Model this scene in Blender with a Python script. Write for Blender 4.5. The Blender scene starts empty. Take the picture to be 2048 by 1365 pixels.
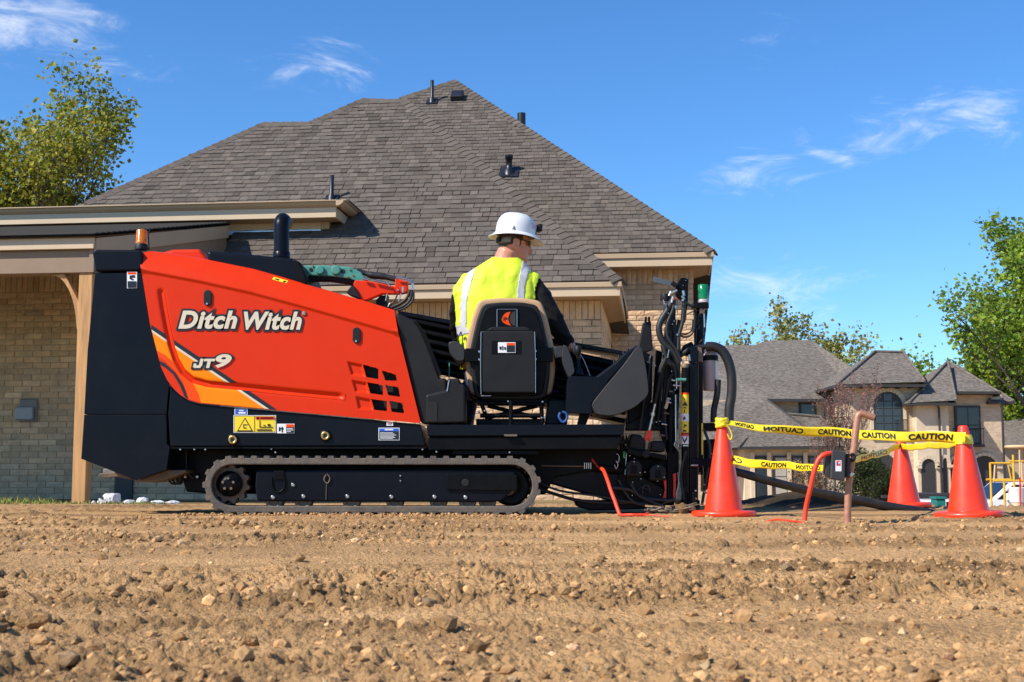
import bpy, bmesh, math, random
import numpy as np
from mathutils import Vector, Matrix

random.seed(7)
rng = np.random.default_rng(11)
S = bpy.context.scene
COL = S.collection
# ------------------------------------------------------------------ camera
FPX = 2600.0                      # focal length in pixels of the 2048 px wide frame
CAMZ = 0.235
PITCH = math.atan(267.5 / FPX)
cam_d = bpy.data.cameras.new('camera')
cam = bpy.data.objects.new('camera', cam_d)
COL.objects.link(cam)
cam.location = (0, 0, CAMZ)
cam.rotation_euler = (math.pi / 2 + PITCH, 0, 0)
cam_d.sensor_width = 36
cam_d.lens = FPX / 2048 * 36
cam_d.clip_start = 0.05
cam_d.clip_end = 3000
cam_d.dof.use_dof = True
cam_d.dof.focus_distance = 7.8
cam_d.dof.aperture_fstop = 18.0
S.camera = cam
# ------------------------------------------------------------------ light
SUN = Vector((1.0, 0.60, -1.0)).normalized()         # direction the light travels
sun_d = bpy.data.lights.new('sun', 'SUN')
sun = bpy.data.objects.new('sun', sun_d)
COL.objects.link(sun)
sun_d.energy = 5.0
sun_d.angle = math.radians(0.53)
sun_d.color = (1.0, 0.94, 0.85)
sun.rotation_euler = (-SUN).to_track_quat('Z', 'Y').to_euler()
sun.location = (-20, -12, 22)
world = bpy.data.worlds.new('World')
S.world = world
world.use_nodes = True
wn = world.node_tree
wn.nodes.clear()
def N(nt, t, **kw):
    n = nt.nodes.new(t)
    for k, v in kw.items():
        if k.startswith('i_'):
            key = k[2:]
            n.inputs[int(key) if key.isdigit() else key.replace('_', ' ')].default_value = v
        else:
            setattr(n, k, v)
    return n
sky = N(wn, 'ShaderNodeTexSky', sky_type='NISHITA', sun_disc=False)
sky.sun_elevation = math.asin(-SUN.z)
sky.sun_rotation = math.atan2(-SUN.x, -SUN.y)
sky.altitude = 200
sky.air_density = 1.0
sky.dust_density = 0.0
sky.ozone_density = 1.6
hsv = N(wn, 'ShaderNodeHueSaturation', i_Saturation=1.08, i_Value=1.0)
tint = N(wn, 'ShaderNodeVectorMath', operation='MULTIPLY'); tint.inputs[1].default_value = (.62, .87, 1.17)
wn.links.new(sky.outputs[0], tint.inputs[0]); wn.links.new(tint.outputs[0], hsv.inputs['Color'])
# wispy cirrus, all round the sky and a little denser where the photograph has it
tc = N(wn, 'ShaderNodeTexCoord')
mp = N(wn, 'ShaderNodeMapping')
mp.inputs['Scale'].default_value = (3.0, 3.0, 9.5)
mp.inputs['Rotation'].default_value = (0, 0.2, 0)
wn.links.new(tc.outputs['Generated'], mp.inputs[0])
nz = N(wn, 'ShaderNodeTexNoise', i_Scale=4.2, i_Detail=10.0, i_Roughness=0.66, i_Distortion=0.9)
wn.links.new(mp.outputs[0], nz.inputs['Vector'])
def ray(px, py):
    x = (px - 1024) / FPX; y = -(py - 682.5) / FPX
    c, s = math.cos(PITCH), math.sin(PITCH)
    return Vector((x, c - y * s, s + y * c))
acc = None
for (px, py, w, amp) in [(60, 45, .10, .39), (190, 100, .07, .28), (310, 138, .045, .24), (600, 145, .075, .30), (1930, 225, .08, .33), (1730, 285, .08, .26),
                         (1500, 345, .075, .28), (1550, 585, .10, .33), (1590, 65, .06, .2), (640, 95, .05, .2)]:
    d = ray(px, py).normalized()
    sub = N(wn, 'ShaderNodeVectorMath', operation='SUBTRACT'); sub.inputs[1].default_value = d
    wn.links.new(tc.outputs['Generated'], sub.inputs[0])
    mul = N(wn, 'ShaderNodeVectorMath', operation='MULTIPLY'); mul.inputs[1].default_value = (1, 1, 2.6)
    wn.links.new(sub.outputs[0], mul.inputs[0])
    ln = N(wn, 'ShaderNodeVectorMath', operation='LENGTH'); wn.links.new(mul.outputs[0], ln.inputs[0])
    mr = N(wn, 'ShaderNodeMapRange', interpolation_type='SMOOTHSTEP')
    mr.inputs[1].default_value = 0; mr.inputs[2].default_value = w * 1.35; mr.inputs[3].default_value = amp; mr.inputs[4].default_value = 0
    wn.links.new(ln.outputs['Value'], mr.inputs[0])
    if acc is None: acc = mr.outputs[0]
    else:
        a = N(wn, 'ShaderNodeMath', operation='MAXIMUM'); wn.links.new(acc, a.inputs[0]); wn.links.new(mr.outputs[0], a.inputs[1]); acc = a.outputs[0]
ad = N(wn, 'ShaderNodeMath', operation='ADD'); wn.links.new(nz.outputs[0], ad.inputs[0]); wn.links.new(acc, ad.inputs[1])
cm = N(wn, 'ShaderNodeMapRange', interpolation_type='SMOOTHERSTEP')
cm.inputs[1].default_value = 0.64; cm.inputs[2].default_value = 1.12; cm.inputs[3].default_value = 0; cm.inputs[4].default_value = 0.62
wn.links.new(ad.outputs[0], cm.inputs[0])
mixc = N(wn, 'ShaderNodeMix', data_type='RGBA'); mixc.inputs['B'].default_value = (7.2, 7.4, 7.8, 1)
wn.links.new(cm.outputs[0], mixc.inputs['Factor']); wn.links.new(hsv.outputs[0], mixc.inputs['A'])
bg = N(wn, 'ShaderNodeBackground', i_Strength=0.12)
wn.links.new(mixc.outputs['Result'], bg.inputs[0])
wo = N(wn, 'ShaderNodeOutputWorld'); wn.links.new(bg.outputs[0], wo.inputs[0])
S.view_settings.view_transform = 'Standard'
S.view_settings.look = 'None'
S.view_settings.exposure = 0.42
S.view_settings.gamma = 1.0
S.view_settings.use_curve_mapping = False
S.cycles.max_bounces = 6
S.cycles.use_denoising = True

# ------------------------------------------------------------------ helpers
C0 = Vector((0, 0, CAMZ))
def W(px, py, Y):
    """point at distance Y in front of the camera that the photograph shows at (px, py)"""
    r = ray(px, py)
    return C0 + r * (Y / r.y)
def G(px, Y, z=0.0):
    """ground-level point"""
    return Vector(((px - 1024) / FPX * Y * 1.0, Y, z))

MATS = {}
def mat(name, col, rough=0.6, metal=0.0, var=0.12, scale=6.0, bump=0.0, bscale=60.0, coat=0.0, spec=0.5, col2=None, c2lo=0.5, c2hi=0.7, attr=None,
        trans=0.0, dirt=0.0, dcol=(.30, .20, .11), rvar=0.08, emit=None, subs=0.0, stretch=None):
    m = bpy.data.materials.new(name); m.use_nodes = True
    nt = m.node_tree; b = nt.nodes['Principled BSDF']
    L = nt.links.new
    pos = N(nt, 'ShaderNodeNewGeometry').outputs['Position']
    if stretch:
        sm_ = N(nt, 'ShaderNodeMapping'); sm_.inputs['Scale'].default_value = stretch; L(pos, sm_.inputs[0]); pos = sm_.outputs[0]
    n1 = N(nt, 'ShaderNodeTexNoise', i_Scale=scale, i_Detail=6.0, i_Roughness=0.6); L(pos, n1.inputs['Vector'])
    mr = N(nt, 'ShaderNodeMapRange'); mr.inputs[1].default_value = 0.25; mr.inputs[2].default_value = 0.75
    mr.inputs[3].default_value = 1 - var; mr.inputs[4].default_value = 1 + var
    L(n1.outputs[0], mr.inputs[0])
    base = N(nt, 'ShaderNodeRGB'); base.outputs[0].default_value = (*col, 1)
    src = base.outputs[0]
    if col2 is not None:
        n2 = N(nt, 'ShaderNodeTexNoise', i_Scale=scale * 0.37, i_Detail=8.0, i_Roughness=0.65); L(pos, n2.inputs['Vector'])
        r2 = N(nt, 'ShaderNodeMapRange', interpolation_type='SMOOTHSTEP'); r2.inputs[1].default_value = c2lo; r2.inputs[2].default_value = c2hi
        L(n2.outputs[0], r2.inputs[0])
        mx = N(nt, 'ShaderNodeMix', data_type='RGBA'); mx.inputs['B'].default_value = (*col2, 1)
        L(r2.outputs[0], mx.inputs['Factor']); L(src, mx.inputs['A']); src = mx.outputs['Result']
    mul = N(nt, 'ShaderNodeVectorMath', operation='SCALE'); L(src, mul.inputs[0]); L(mr.outputs[0], mul.inputs['Scale'])
    src = mul.outputs[0]
    if attr:
        if attr == 'object':
            oi = N(nt, 'ShaderNodeObjectInfo'); ac = oi.outputs['Color']
        else:
            an = N(nt, 'ShaderNodeAttribute', attribute_name=attr); ac = an.outputs['Color']
        am = N(nt, 'ShaderNodeVectorMath', operation='MULTIPLY'); L(src, am.inputs[0]); L(ac, am.inputs[1]); src = am.outputs[0]
    if dirt > 0:
        n3 = N(nt, 'ShaderNodeTexNoise', i_Scale=9.0, i_Detail=10.0, i_Roughness=0.72); L(pos, n3.inputs['Vector'])
        r3 = N(nt, 'ShaderNodeMapRange', interpolation_type='SMOOTHSTEP'); r3.inputs[1].default_value = 0.42; r3.inputs[2].default_value = 0.8
        r3.inputs[4].default_value = dirt
        L(n3.outputs[0], r3.inputs[0])
        mx = N(nt, 'ShaderNodeMix', data_type='RGBA'); mx.inputs['B'].default_value = (*dcol, 1)
        L(r3.outputs[0], mx.inputs['Factor']); L(src, mx.inputs['A']); src = mx.outputs['Result']
    L(src, b.inputs['Base Color'])
    rr = N(nt, 'ShaderNodeMapRange'); rr.inputs[1].default_value = 0.3; rr.inputs[2].default_value = 0.7
    rr.inputs[3].default_value = max(0.02, rough - rvar); rr.inputs[4].default_value = min(1, rough + rvar)
    L(n1.outputs[0], rr.inputs[0]); L(rr.outputs[0], b.inputs['Roughness'])
    b.inputs['Metallic'].default_value = metal
    b.inputs['Specular IOR Level'].default_value = spec
    if coat: b.inputs['Coat Weight'].default_value = coat; b.inputs['Coat Roughness'].default_value = 0.08
    if trans: b.inputs['Transmission Weight'].default_value = trans
    if subs: b.inputs['Subsurface Weight'].default_value = subs; b.inputs['Subsurface Radius'].default_value = (.01, .004, .002)
    if bump:
        n4 = N(nt, 'ShaderNodeTexNoise', i_Scale=bscale, i_Detail=6.0, i_Roughness=0.6); L(pos, n4.inputs['Vector'])
        bm = N(nt, 'ShaderNodeBump', i_Strength=1.0, i_Distance=bump); L(n4.outputs[0], bm.inputs['Height']); L(bm.outputs[0], b.inputs['Normal'])
    if emit: b.inputs['Emission Color'].default_value = (*emit, 1); b.inputs['Emission Strength'].default_value = 1.0
    MATS[name] = m
    return m

def tag(o, label=None, cat=None, group=None, kind=None):
    if label: o['label'] = label
    if cat: o['category'] = cat
    if group: o['group'] = group
    if kind: o['kind'] = kind
    return o
def empty(name, loc, rz=0):
    o = bpy.data.objects.new(name, None); COL.objects.link(o)
    o.location = loc; o.rotation_euler = (0, 0, rz); o.empty_display_size = 0.1
    return o
def adopt(o, parent):
    if parent is None: return o
    o.parent = parent
    if parent.type == 'EMPTY' and not parent.get('local'):
        o.matrix_parent_inverse = Matrix.Translation(parent.location).inverted()
    return o

class MB:
    def __init__(s): s.v = []; s.f = []; s.m = []; s.s = []
    def add(s, verts, faces, mi=0, smooth=False):
        o = len(s.v); s.v += [tuple(p) for p in verts]
        for f in faces: s.f.append([i + o for i in f]); s.m.append(mi); s.s.append(smooth)
        return s
    def box(s, a, b, mi=0):
        (x0, y0, z0), (x1, y1, z1) = a, b
        if x0 > x1: x0, x1 = x1, x0
        if y0 > y1: y0, y1 = y1, y0
        if z0 > z1: z0, z1 = z1, z0
        v = [(x0, y0, z0), (x1, y0, z0), (x1, y1, z0), (x0, y1, z0), (x0, y0, z1), (x1, y0, z1), (x1, y1, z1), (x0, y1, z1)]
        return s.add(v, [(0, 3, 2, 1), (4, 5, 6, 7), (0, 1, 5, 4), (1, 2, 6, 5), (2, 3, 7, 6), (3, 0, 4, 7)], mi)
    def prism(s, pts, d, mi=0, smooth=False):
        n = len(pts); d = Vector(d); pts = [Vector(p) for p in pts]
        nrm = Vector((0, 0, 0))
        for i in range(n): nrm += pts[i].cross(pts[(i + 1) % n])
        if nrm.dot(d) > 0: pts = pts[::-1]
        v = pts + [p + d for p in pts]
        f = [list(range(n)), list(range(2 * n - 1, n - 1, -1))]
        f += [(i, i + n, (i + 1) % n + n, (i + 1) % n) for i in range(n)]
        o = len(s.v); s.add(v, f, mi)
        if smooth:
            for k in range(len(s.f) - n, len(s.f)): s.s[k] = True
        return s
    def pp(s, out, Y, depth, mi=0):
        """plate whose front outline is seen at these pixels at distance Y, going back by depth"""
        return s.prism([W(x, y, Y) for x, y in out], (0, depth, 0), mi)
    def pr(s, x0, y0, x1, y1, Y, depth, mi=0):
        return s.pp([(x0, y0), (x1, y0), (x1, y1), (x0, y1)], Y, depth, mi)
    def tube(s, pts, r, n=8, mi=0, caps=True):
        pts = [Vector(p) for p in pts]; m = len(pts)
        rs = r if isinstance(r, (list, tuple)) else [r] * m
        rings = []; up = None
        for i in range(m):
            t = (pts[min(i + 1, m - 1)] - pts[max(i - 1, 0)])
            if t.length < 1e-9: t = Vector((0, 0, 1))
            t.normalize()
            if up is None:
                up = Vector((0, 0, 1)) if abs(t.z) < 0.9 else Vector((1, 0, 0))
            a = t.cross(up)
            if a.length < 1e-6: a = t.orthogonal()
            a.normalize(); b = a.cross(t).normalized(); up = b
            rings.append([pts[i] + (a * math.cos(2 * math.pi * k / n) + b * math.sin(2 * math.pi * k / n)) * rs[i] for k in range(n)])
        v = [p for rg in rings for p in rg]; f = []
        for i in range(m - 1):
            for k in range(n):
                f.append((i * n + k, i * n + (k + 1) % n, (i + 1) * n + (k + 1) % n, (i + 1) * n + k))
        s.add(v, f, mi, True)
        if caps:
            o = len(s.v)
            s.add(rings[0], [list(range(n))], mi); s.add(rings[-1], [list(range(n - 1, -1, -1))], mi)
        return s
    def lathe(s, prof, c, axis='z', n=24, mi=0, smooth=True, caps=True):
        c = Vector(c)
        def pt(r, h, a):
            ca, sa = math.cos(a) * r, math.sin(a) * r
            return c + (Vector((ca, sa, h)) if axis == 'z' else Vector((ca, h, sa)) if axis == 'y' else Vector((h, ca, sa)))
        v = [pt(r, h, 2 * math.pi * k / n) for r, h in prof for k in range(n)]
        f = []
        for i in range(len(prof) - 1):
            for k in range(n):
                q = (i * n + k, i * n + (k + 1) % n, (i + 1) * n + (k + 1) % n, (i + 1) * n + k)
                f.append(q if axis != 'y' else q[::-1])
        s.add(v, f, mi, smooth)
        if caps:
            m = len(prof) - 1
            s.add([pt(*prof[0], 2 * math.pi * k / n) for k in range(n)], [list(range(n))[::-1]], mi)
            s.add([pt(*prof[m], 2 * math.pi * k / n) for k in range(n)], [list(range(n))], mi)
        return s
    def mesh(s, name, mats):
        me = bpy.data.meshes.new(name)
        me.from_pydata(s.v, [], s.f)
        for m in (mats if isinstance(mats, (list, tuple)) else [mats]): me.materials.append(m)
        me.polygons.foreach_set('material_index', s.m)
        me.polygons.foreach_set('use_smooth', s.s)
        me.update()
        return me
    def build(s, name, mats, parent=None, bevel=0, seg=2, fix=False):
        me = s.mesh(name, mats)
        if fix:
            bm = bmesh.new(); bm.from_mesh(me); bmesh.ops.recalc_face_normals(bm, faces=bm.faces); bm.to_mesh(me); bm.free()
        o = bpy.data.objects.new(name, me); COL.objects.link(o)
        if bevel:
            b = o.modifiers.new('Bevel', 'BEVEL'); b.width = bevel; b.segments = seg; b.limit_method = 'ANGLE'; b.angle_limit = math.radians(35); b.harden_normals = False
        return adopt(o, parent)

def npmesh(name, V, Fq, mats, parent=None, smooth=True, attr=None):
    """fast mesh from numpy arrays; Fq is (n,3) or (n,4)"""
    me = bpy.data.meshes.new(name)
    V = np.asarray(V, np.float32); Fq = np.asarray(Fq, np.int32)
    k = Fq.shape[1]
    me.vertices.add(len(V)); me.vertices.foreach_set('co', V.ravel())
    me.loops.add(Fq.size); me.loops.foreach_set('vertex_index', Fq.ravel())
    me.polygons.add(len(Fq)); me.polygons.foreach_set('loop_start', np.arange(len(Fq), dtype=np.int32) * k)
    me.polygons.foreach_set('use_smooth', np.full(len(Fq), smooth))
    for m in (mats if isinstance(mats, (list, tuple)) else [mats]): me.materials.append(m)
    if attr is not None:
        ca = me.color_attributes.new('tone', 'FLOAT_COLOR', 'POINT')
        ca.data.foreach_set('color', np.asarray(attr, np.float32).ravel())
    me.update(); me.validate()
    o = bpy.data.objects.new(name, me); COL.objects.link(o)
    return adopt(o, parent)

# numpy gradient noise
_perm = rng.permutation(512).astype(np.int64)
_perm = np.concatenate([_perm, _perm, _perm])
_ang = rng.random(512) * 2 * np.pi
_gx, _gy = np.cos(_ang), np.sin(_ang)
def pnoise(x, y):
    xi = np.floor(x).astype(np.int64); yi = np.floor(y).astype(np.int64)
    xf = x - xi; yf = y - yi
    u = xf * xf * xf * (xf * (xf * 6 - 15) + 10); v = yf * yf * yf * (yf * (yf * 6 - 15) + 10)
    def g(a, b, dx, dy):
        h = _perm[(_perm[a & 511] + b) & 511]
        return _gx[h] * dx + _gy[h] * dy
    n00 = g(xi, yi, xf, yf); n10 = g(xi + 1, yi, xf - 1, yf); n01 = g(xi, yi + 1, xf, yf - 1); n11 = g(xi + 1, yi + 1, xf - 1, yf - 1)
    return (n00 * (1 - u) + n10 * u) * (1 - v) + (n01 * (1 - u) + n11 * u) * v
def sstep(a, b, x):
    t = np.clip((x - a) / (b - a), 0, 1); return t * t * (3 - 2 * t)
def interp(pts, x):
    return np.interp(x, [p[0] for p in pts], [p[1] for p in pts])
def catmull(pts, k=6):
    P = [Vector(p) for p in pts]; out = []
    for i in range(len(P) - 1):
        p0 = P[max(i - 1, 0)]; p1 = P[i]; p2 = P[i + 1]; p3 = P[min(i + 2, len(P) - 1)]
        for j in range(k):
            t = j / k
            out.append(0.5 * ((2 * p1) + (p2 - p0) * t + (2 * p0 - 5 * p1 + 4 * p2 - p3) * t * t + (3 * p1 - p0 - 3 * p2 + p3) * t ** 3))
    out.append(P[-1]); return out
def hose(px, r, Y, k=5):
    """pixel path (x,y[,distance]) -> smooth world path"""
    return catmull([W(p[0], p[1], p[2] if len(p) > 2 else Y) for p in px], k)

_text_cache = {}
def text_geo(s, shear=0.0, offset=0.0):
    key = (s, shear, offset)
    if key in _text_cache: return _text_cache[key]
    cu = bpy.data.curves.new('text', 'FONT'); cu.body = s; cu.shear = shear; cu.offset = offset; cu.resolution_u = 4; cu.space_character = 1.08 if offset > .03 or s in ('Ditch', 'Witch') else 1.0
    o = bpy.data.objects.new('text', cu)
    me = bpy.data.meshes.new_from_object(o)
    vs = [(v.co.x, v.co.y) for v in me.vertices]; fs = [list(p.vertices) for p in me.polygons]
    bpy.data.objects.remove(o); bpy.data.curves.remove(cu); bpy.data.meshes.remove(me)
    _text_cache[key] = (vs, fs)
    return vs, fs
def text_map(s, fn, shear=0.0, offset=0.0, ref=0.0):
    """lettering mapped by fn(u, v): u, v in 0..1 across the box of the plain letters; front faces kept towards the viewer"""
    rv, _ = text_geo(s, shear, ref)
    x0 = min(p[0] for p in rv); x1 = max(p[0] for p in rv); y0 = min(p[1] for p in rv); y1 = max(p[1] for p in rv)
    vs, fs = text_geo(s, shear, offset)
    return [fn((x - x0) / (x1 - x0), (y - y0) / (y1 - y0)) for x, y in vs], fs
# ------------------------------------------------------------------ materials
mat('soil', (.55, .325, .148), .95, var=.22, scale=3.0, bump=.018, bscale=95, col2=(.40, .232, .105), c2lo=.5, c2hi=.75, spec=.1, attr='tone')
mat('clod', (.44, .255, .112), .95, var=.3, scale=30, bump=.004, bscale=160, spec=.1, attr='tone')
mat('dark_soil', (.085, .066, .052), .95, var=.3, scale=8, bump=.012, bscale=50, spec=.15)
mat('white_rock', (.62, .62, .62), .9, var=.2, scale=14, bump=.006, bscale=40, spec=.2)
mat('grass', (.16, .20, .05), .8, var=.3, scale=8, spec=.2, attr='tone')
BR = (.64, .435, .262)
mat('brick', BR, .92, var=.2, scale=9, bump=.007, bscale=38, spec=.15, attr='object', col2=(.48, .34, .22), c2lo=.45, c2hi=.75)
mat('brick_mass', BR, .92, var=.2, scale=9, bump=.007, bscale=38, spec=.15, attr='tone', col2=(.48, .34, .22), c2lo=.45, c2hi=.75)
mat('mortar', (.44, .325, .22), .95, var=.12, scale=20, bump=.003, bscale=120, spec=.1)
SHC = (.122, .101, .083)
mat('shingle', SHC, .95, var=.16, scale=14, bump=.003, bscale=240, spec=.12, attr='object')
mat('shingle_mass', SHC, .95, var=.16, scale=14, bump=.003, bscale=240, spec=.12, attr='tone')
mat('roof_felt', (.05, .045, .04), .95, var=.1)
mat('tan_paint', (.44, .31, .19), .55, var=.05, scale=2, bump=.0012, bscale=30)
mat('pale_paint', (.56, .42, .27), .5, var=.05, scale=2, bump=.001, bscale=30)
mat('brown_paint', (.25, .165, .10), .6, var=.1, scale=2, bump=.001, bscale=30)
mat('flashing', (.55, .60, .66), .35, metal=.8, var=.1)
mat('timber', (.50, .265, .10), .75, var=.35, scale=26, stretch=(1, 1, .07), bump=.003, bscale=50, col2=(.36, .19, .075), c2lo=.5, c2hi=.7)
mat('vent_black', (.012, .013, .017), .45, var=.15)
mat('grey_plastic', (.20, .185, .175), .55, var=.1)

# ------------------------------------------------------------------ ground
def zbase(x, y):
    """large shape of the site: a flat pad, dropping gently behind it and away to the neighbour's house on the right"""
    r = sstep(0.8, 3.5, x)
    z = -0.085 * sstep(9.5, 15.5, y) * (1 - r)
    z = z + r * (-0.05 * sstep(9.3, 10.6, y) - 0.35 * sstep(10.5, 20, y) - 1.3 * sstep(16, 40, y))
    z = z - (1 - r) * 1.6 * sstep(24, 45, y)
    return z
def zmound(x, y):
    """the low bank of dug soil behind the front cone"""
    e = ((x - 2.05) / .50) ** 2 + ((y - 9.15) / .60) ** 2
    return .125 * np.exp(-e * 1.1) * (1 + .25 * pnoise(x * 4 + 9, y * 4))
def zground(x, y, fine=True):
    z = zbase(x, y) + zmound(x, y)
    pad = 1 - sstep(9.0, 13.0, y)
    z = z + .010 * pnoise(x * .55 + 3, y * 2.1) * (1 - sstep(12, 20, y)) + .020 * sstep(18, 30, y) * pnoise(x * .3, y * .3)
    under = sstep(-2.7, -2.3, x) * (1 - sstep(2.6, 3.0, x)) * sstep(6.9, 7.3, y) * (1 - sstep(8.6, 9.0, y))   # trodden flat under the machine
    if fine:
        rough = .30 + 1.0 * sstep(-.10, .38, pnoise(x * .5 + 20, y * 2.6 + 5)) + .9 * np.exp(-((y - 2.85 - .15 * pnoise(x, x * 0)) / .16) ** 2) + .1 * (1 - sstep(1.6, 2.35, y))
        rough = rough * (1 - .5 * under)
        a = .006 * pnoise(x * 7, y * 9) + .0055 * (0.5 - np.abs(pnoise(x * 16 + 4, y * 19))) + .0095 * np.maximum(0, pnoise(x * 33, y * 36 + 7)) * 1.6 + .0072 * pnoise(x * 62, y * 66) + .0050 * pnoise(x * 120, y * 118)
        a = a + .010 * np.maximum(0, pnoise(x * 11 + 30, y * 12 + 8) - .18) * 2.2
        z = z + a * 1.75 * rough * pad * (1 - .4 * under)
        # shallow wheel ruts running across the view
        for yc, wd, dp in ((3.6, .18, .012), (5.1, .2, .012), (2.25, .12, .010)):
            z = z - dp * np.exp(-((y - yc - .12 * pnoise(x * .6 + yc, y * 0 + yc)) / wd) ** 2) * (1 + .5 * pnoise(x * 3, y * 3))
    return z
py = np.concatenate([np.linspace(2500, 1420, 24)[:-1], np.linspace(1420, 1010, 470), np.linspace(1009, 966, 60)])
ys = CAMZ * FPX / (py - 950)
ys = np.concatenate([[-30, -8, -3, -1, -.2], ys, [46, 56, 70, 95, 140, 250, 600, 1500]])
t = np.linspace(-1, 1, 1240)
s_ = np.sign(t) * np.abs(t) ** 1.35
hw = 1.7 + .66 * np.maximum(ys, 0) + np.where(ys > 12, (ys - 12) * .9, 0) + np.where(ys < .4, 12, 0)
X = s_[None, :] * hw[:, None]; Yg = np.repeat(ys[:, None], len(t), 1)
Z = zground(X, Yg)
nr, nc = X.shape
idx = np.arange(nr * nc).reshape(nr, nc)
Fq = np.stack([idx[:-1, :-1], idx[:-1, 1:], idx[1:, 1:], idx[1:, :-1]], -1).reshape(-1, 4)
bank_shade = np.clip((zmound(X, Yg) - .006) / .03, 0, 1)  # mask for the machine's shadow on the bank, painted into the ground tone
pale = 1 + .34 * pnoise(X * .6, Yg * 2.8) + .22 * pnoise(X * 4, Yg * 9) - .30 * sstep(-.10, .38, pnoise(X * .5 + 20, Yg * 2.6 + 5))
tone = np.stack([pale * (1 - .88 * bank_shade), pale * (1 - .86 * bank_shade), pale * (.98 - .80 * bank_shade), np.ones_like(pale)], -1)
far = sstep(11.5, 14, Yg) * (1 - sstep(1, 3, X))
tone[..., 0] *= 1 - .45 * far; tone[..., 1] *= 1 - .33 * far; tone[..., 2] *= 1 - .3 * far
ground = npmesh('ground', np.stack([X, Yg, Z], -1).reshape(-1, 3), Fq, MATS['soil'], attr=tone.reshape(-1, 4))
tag(ground, 'bare tan dirt with stones and clods', None, None, 'structure')

def ico(level):
    bm = bmesh.new(); bmesh.ops.create_icosphere(bm, subdivisions=level, radius=1)
    V = np.array([v.co[:] for v in bm.verts]); Fa = np.array([[v.index for v in f.verts] for f in bm.faces]); bm.free()
    return V, Fa
def rock_verts(V, seed, flat=.7, amp=.28):
    r = np.random.default_rng(seed)
    o = r.random(3) * 50
    d = 1 + amp * 2 * pnoise(V[:, 0] * 1.4 + o[0] + V[:, 2], V[:, 1] * 1.4 + o[1]) + amp * pnoise(V[:, 2] * 3.1 + o[2], V[:, 0] * 3.1 - V[:, 1] * 2 + o[0])
    P = V * d[:, None]
    n = r.normal(size=(7, 3)); n /= np.linalg.norm(n, axis=1)[:, None]
    for k in range(7):      # flat facets
        c = .62 + .25 * r.random(); h = P @ n[k]; P = P - np.maximum(0, h - c)[:, None] * n[k]
    P[:, 2] *= flat
    return P
# loose pebbles and crumbs (uncountable)
V1, F1 = ico(1)
bank = [rock_verts(V1, k, .75) for k in range(24)]
npb = 19000
yy = 1.25 + 6.2 * rng.random(npb * 3) ** 2.4
xx = (rng.random(npb * 3) * 2 - 1) * (1.0 + .52 * yy)
den = sstep(-.05, .35, pnoise(xx * .8 + 7, yy * 3.4)) * .95 + .06 + .8 * np.exp(-((yy - 2.85) / .2) ** 2) + .5 * (1 - sstep(1.7, 2.3, yy))
keep = rng.random(npb * 3) < den * .55
xx, yy = xx[keep][:npb], yy[keep][:npb]
y2 = 2.3 + 5.0 * rng.random(30000) ** 1.3; x2 = (rng.random(30000) * 2 - 1) * (.8 + .5 * y2)
k2 = rng.random(30000) < sstep(.0, .4, pnoise(x2 * .5 + 20, y2 * 2.6 + 5)) * .9 + .04
x2, y2 = x2[k2][:9500], y2[k2][:9500]
xx = np.concatenate([xx, x2]); yy = np.concatenate([yy, y2])
sz = np.clip(.0036 * np.exp(rng.normal(0, .66, len(xx))), .002, .019) * (.85 + .06 * yy)
zz = zground(xx, yy) + sz * .15
PV, PF, PT = [], [], []
for k in range(len(xx)):
    b = bank[k % 24]; a = rng.random() * 6.28; c, s = math.cos(a), math.sin(a)
    q = b * sz[k] * (.8 + .4 * rng.random(3))
    PV.append(np.stack([q[:, 0] * c - q[:, 1] * s + xx[k], q[:, 0] * s + q[:, 1] * c + yy[k], q[:, 2] + zz[k]], -1))
    PF.append(F1 + k * len(V1))
    g = rng.random()
    tn = (1.0 + .25 * rng.normal()) * (np.array([1.0, 1.0, 1.0]) if g < .86 else np.array([1.2, 1.4, 1.7]) if g < .90 else np.array([.55, .6, .7]))
    PT.append(np.repeat(np.append(np.clip(tn, .25, 2.6), 1)[None], len(V1), 0))
pb = npmesh('pebbles', np.concatenate(PV), np.concatenate(PF), MATS['clod'], smooth=False, attr=np.concatenate(PT))
tag(pb, 'small stones and crumbs of soil strewn over the dirt', 'pebbles', None, 'stuff')
# the larger clods that can be picked out one by one
V3, F3 = ico(3)
def rock(name, px, pyb, wpx, hpx, m, label, cat, group, seed, tone=(1, 1, 1), z0=None, smooth=False, Y=None):
    if Y is None: Y = CAMZ * FPX / (pyb - 950)
    w = wpx * Y / FPX / 2; h = hpx * Y / FPX
    x = (px - 1024) / FPX * Y
    P = rock_verts(V3, seed, 1.0, .30)
    P[:, 2] *= (1 + .0 * P[:, 2])
    P = P / np.abs(P).max(0)
    P = P + .05 * np.stack([pnoise(P[:, 0] * 6 + seed, P[:, 1] * 6), pnoise(P[:, 1] * 6, P[:, 2] * 6 + seed), pnoise(P[:, 2] * 6 + seed, P[:, 0] * 6)], -1)
    zg = float(zground(np.array([x]), np.array([Y]))[0]) if z0 is None else z0
    q = P * np.array([w, w * .85, h * .62])
    o = npmesh(name, q, F3, m, smooth=smooth, attr=np.repeat(np.array([[*tone, 1]]), len(V3), 0))
    o.location = (x, Y, zg + h * .34); o.rotation_euler = (0, 0, 0)
    tag(o, label, cat, group)
    return o
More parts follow.
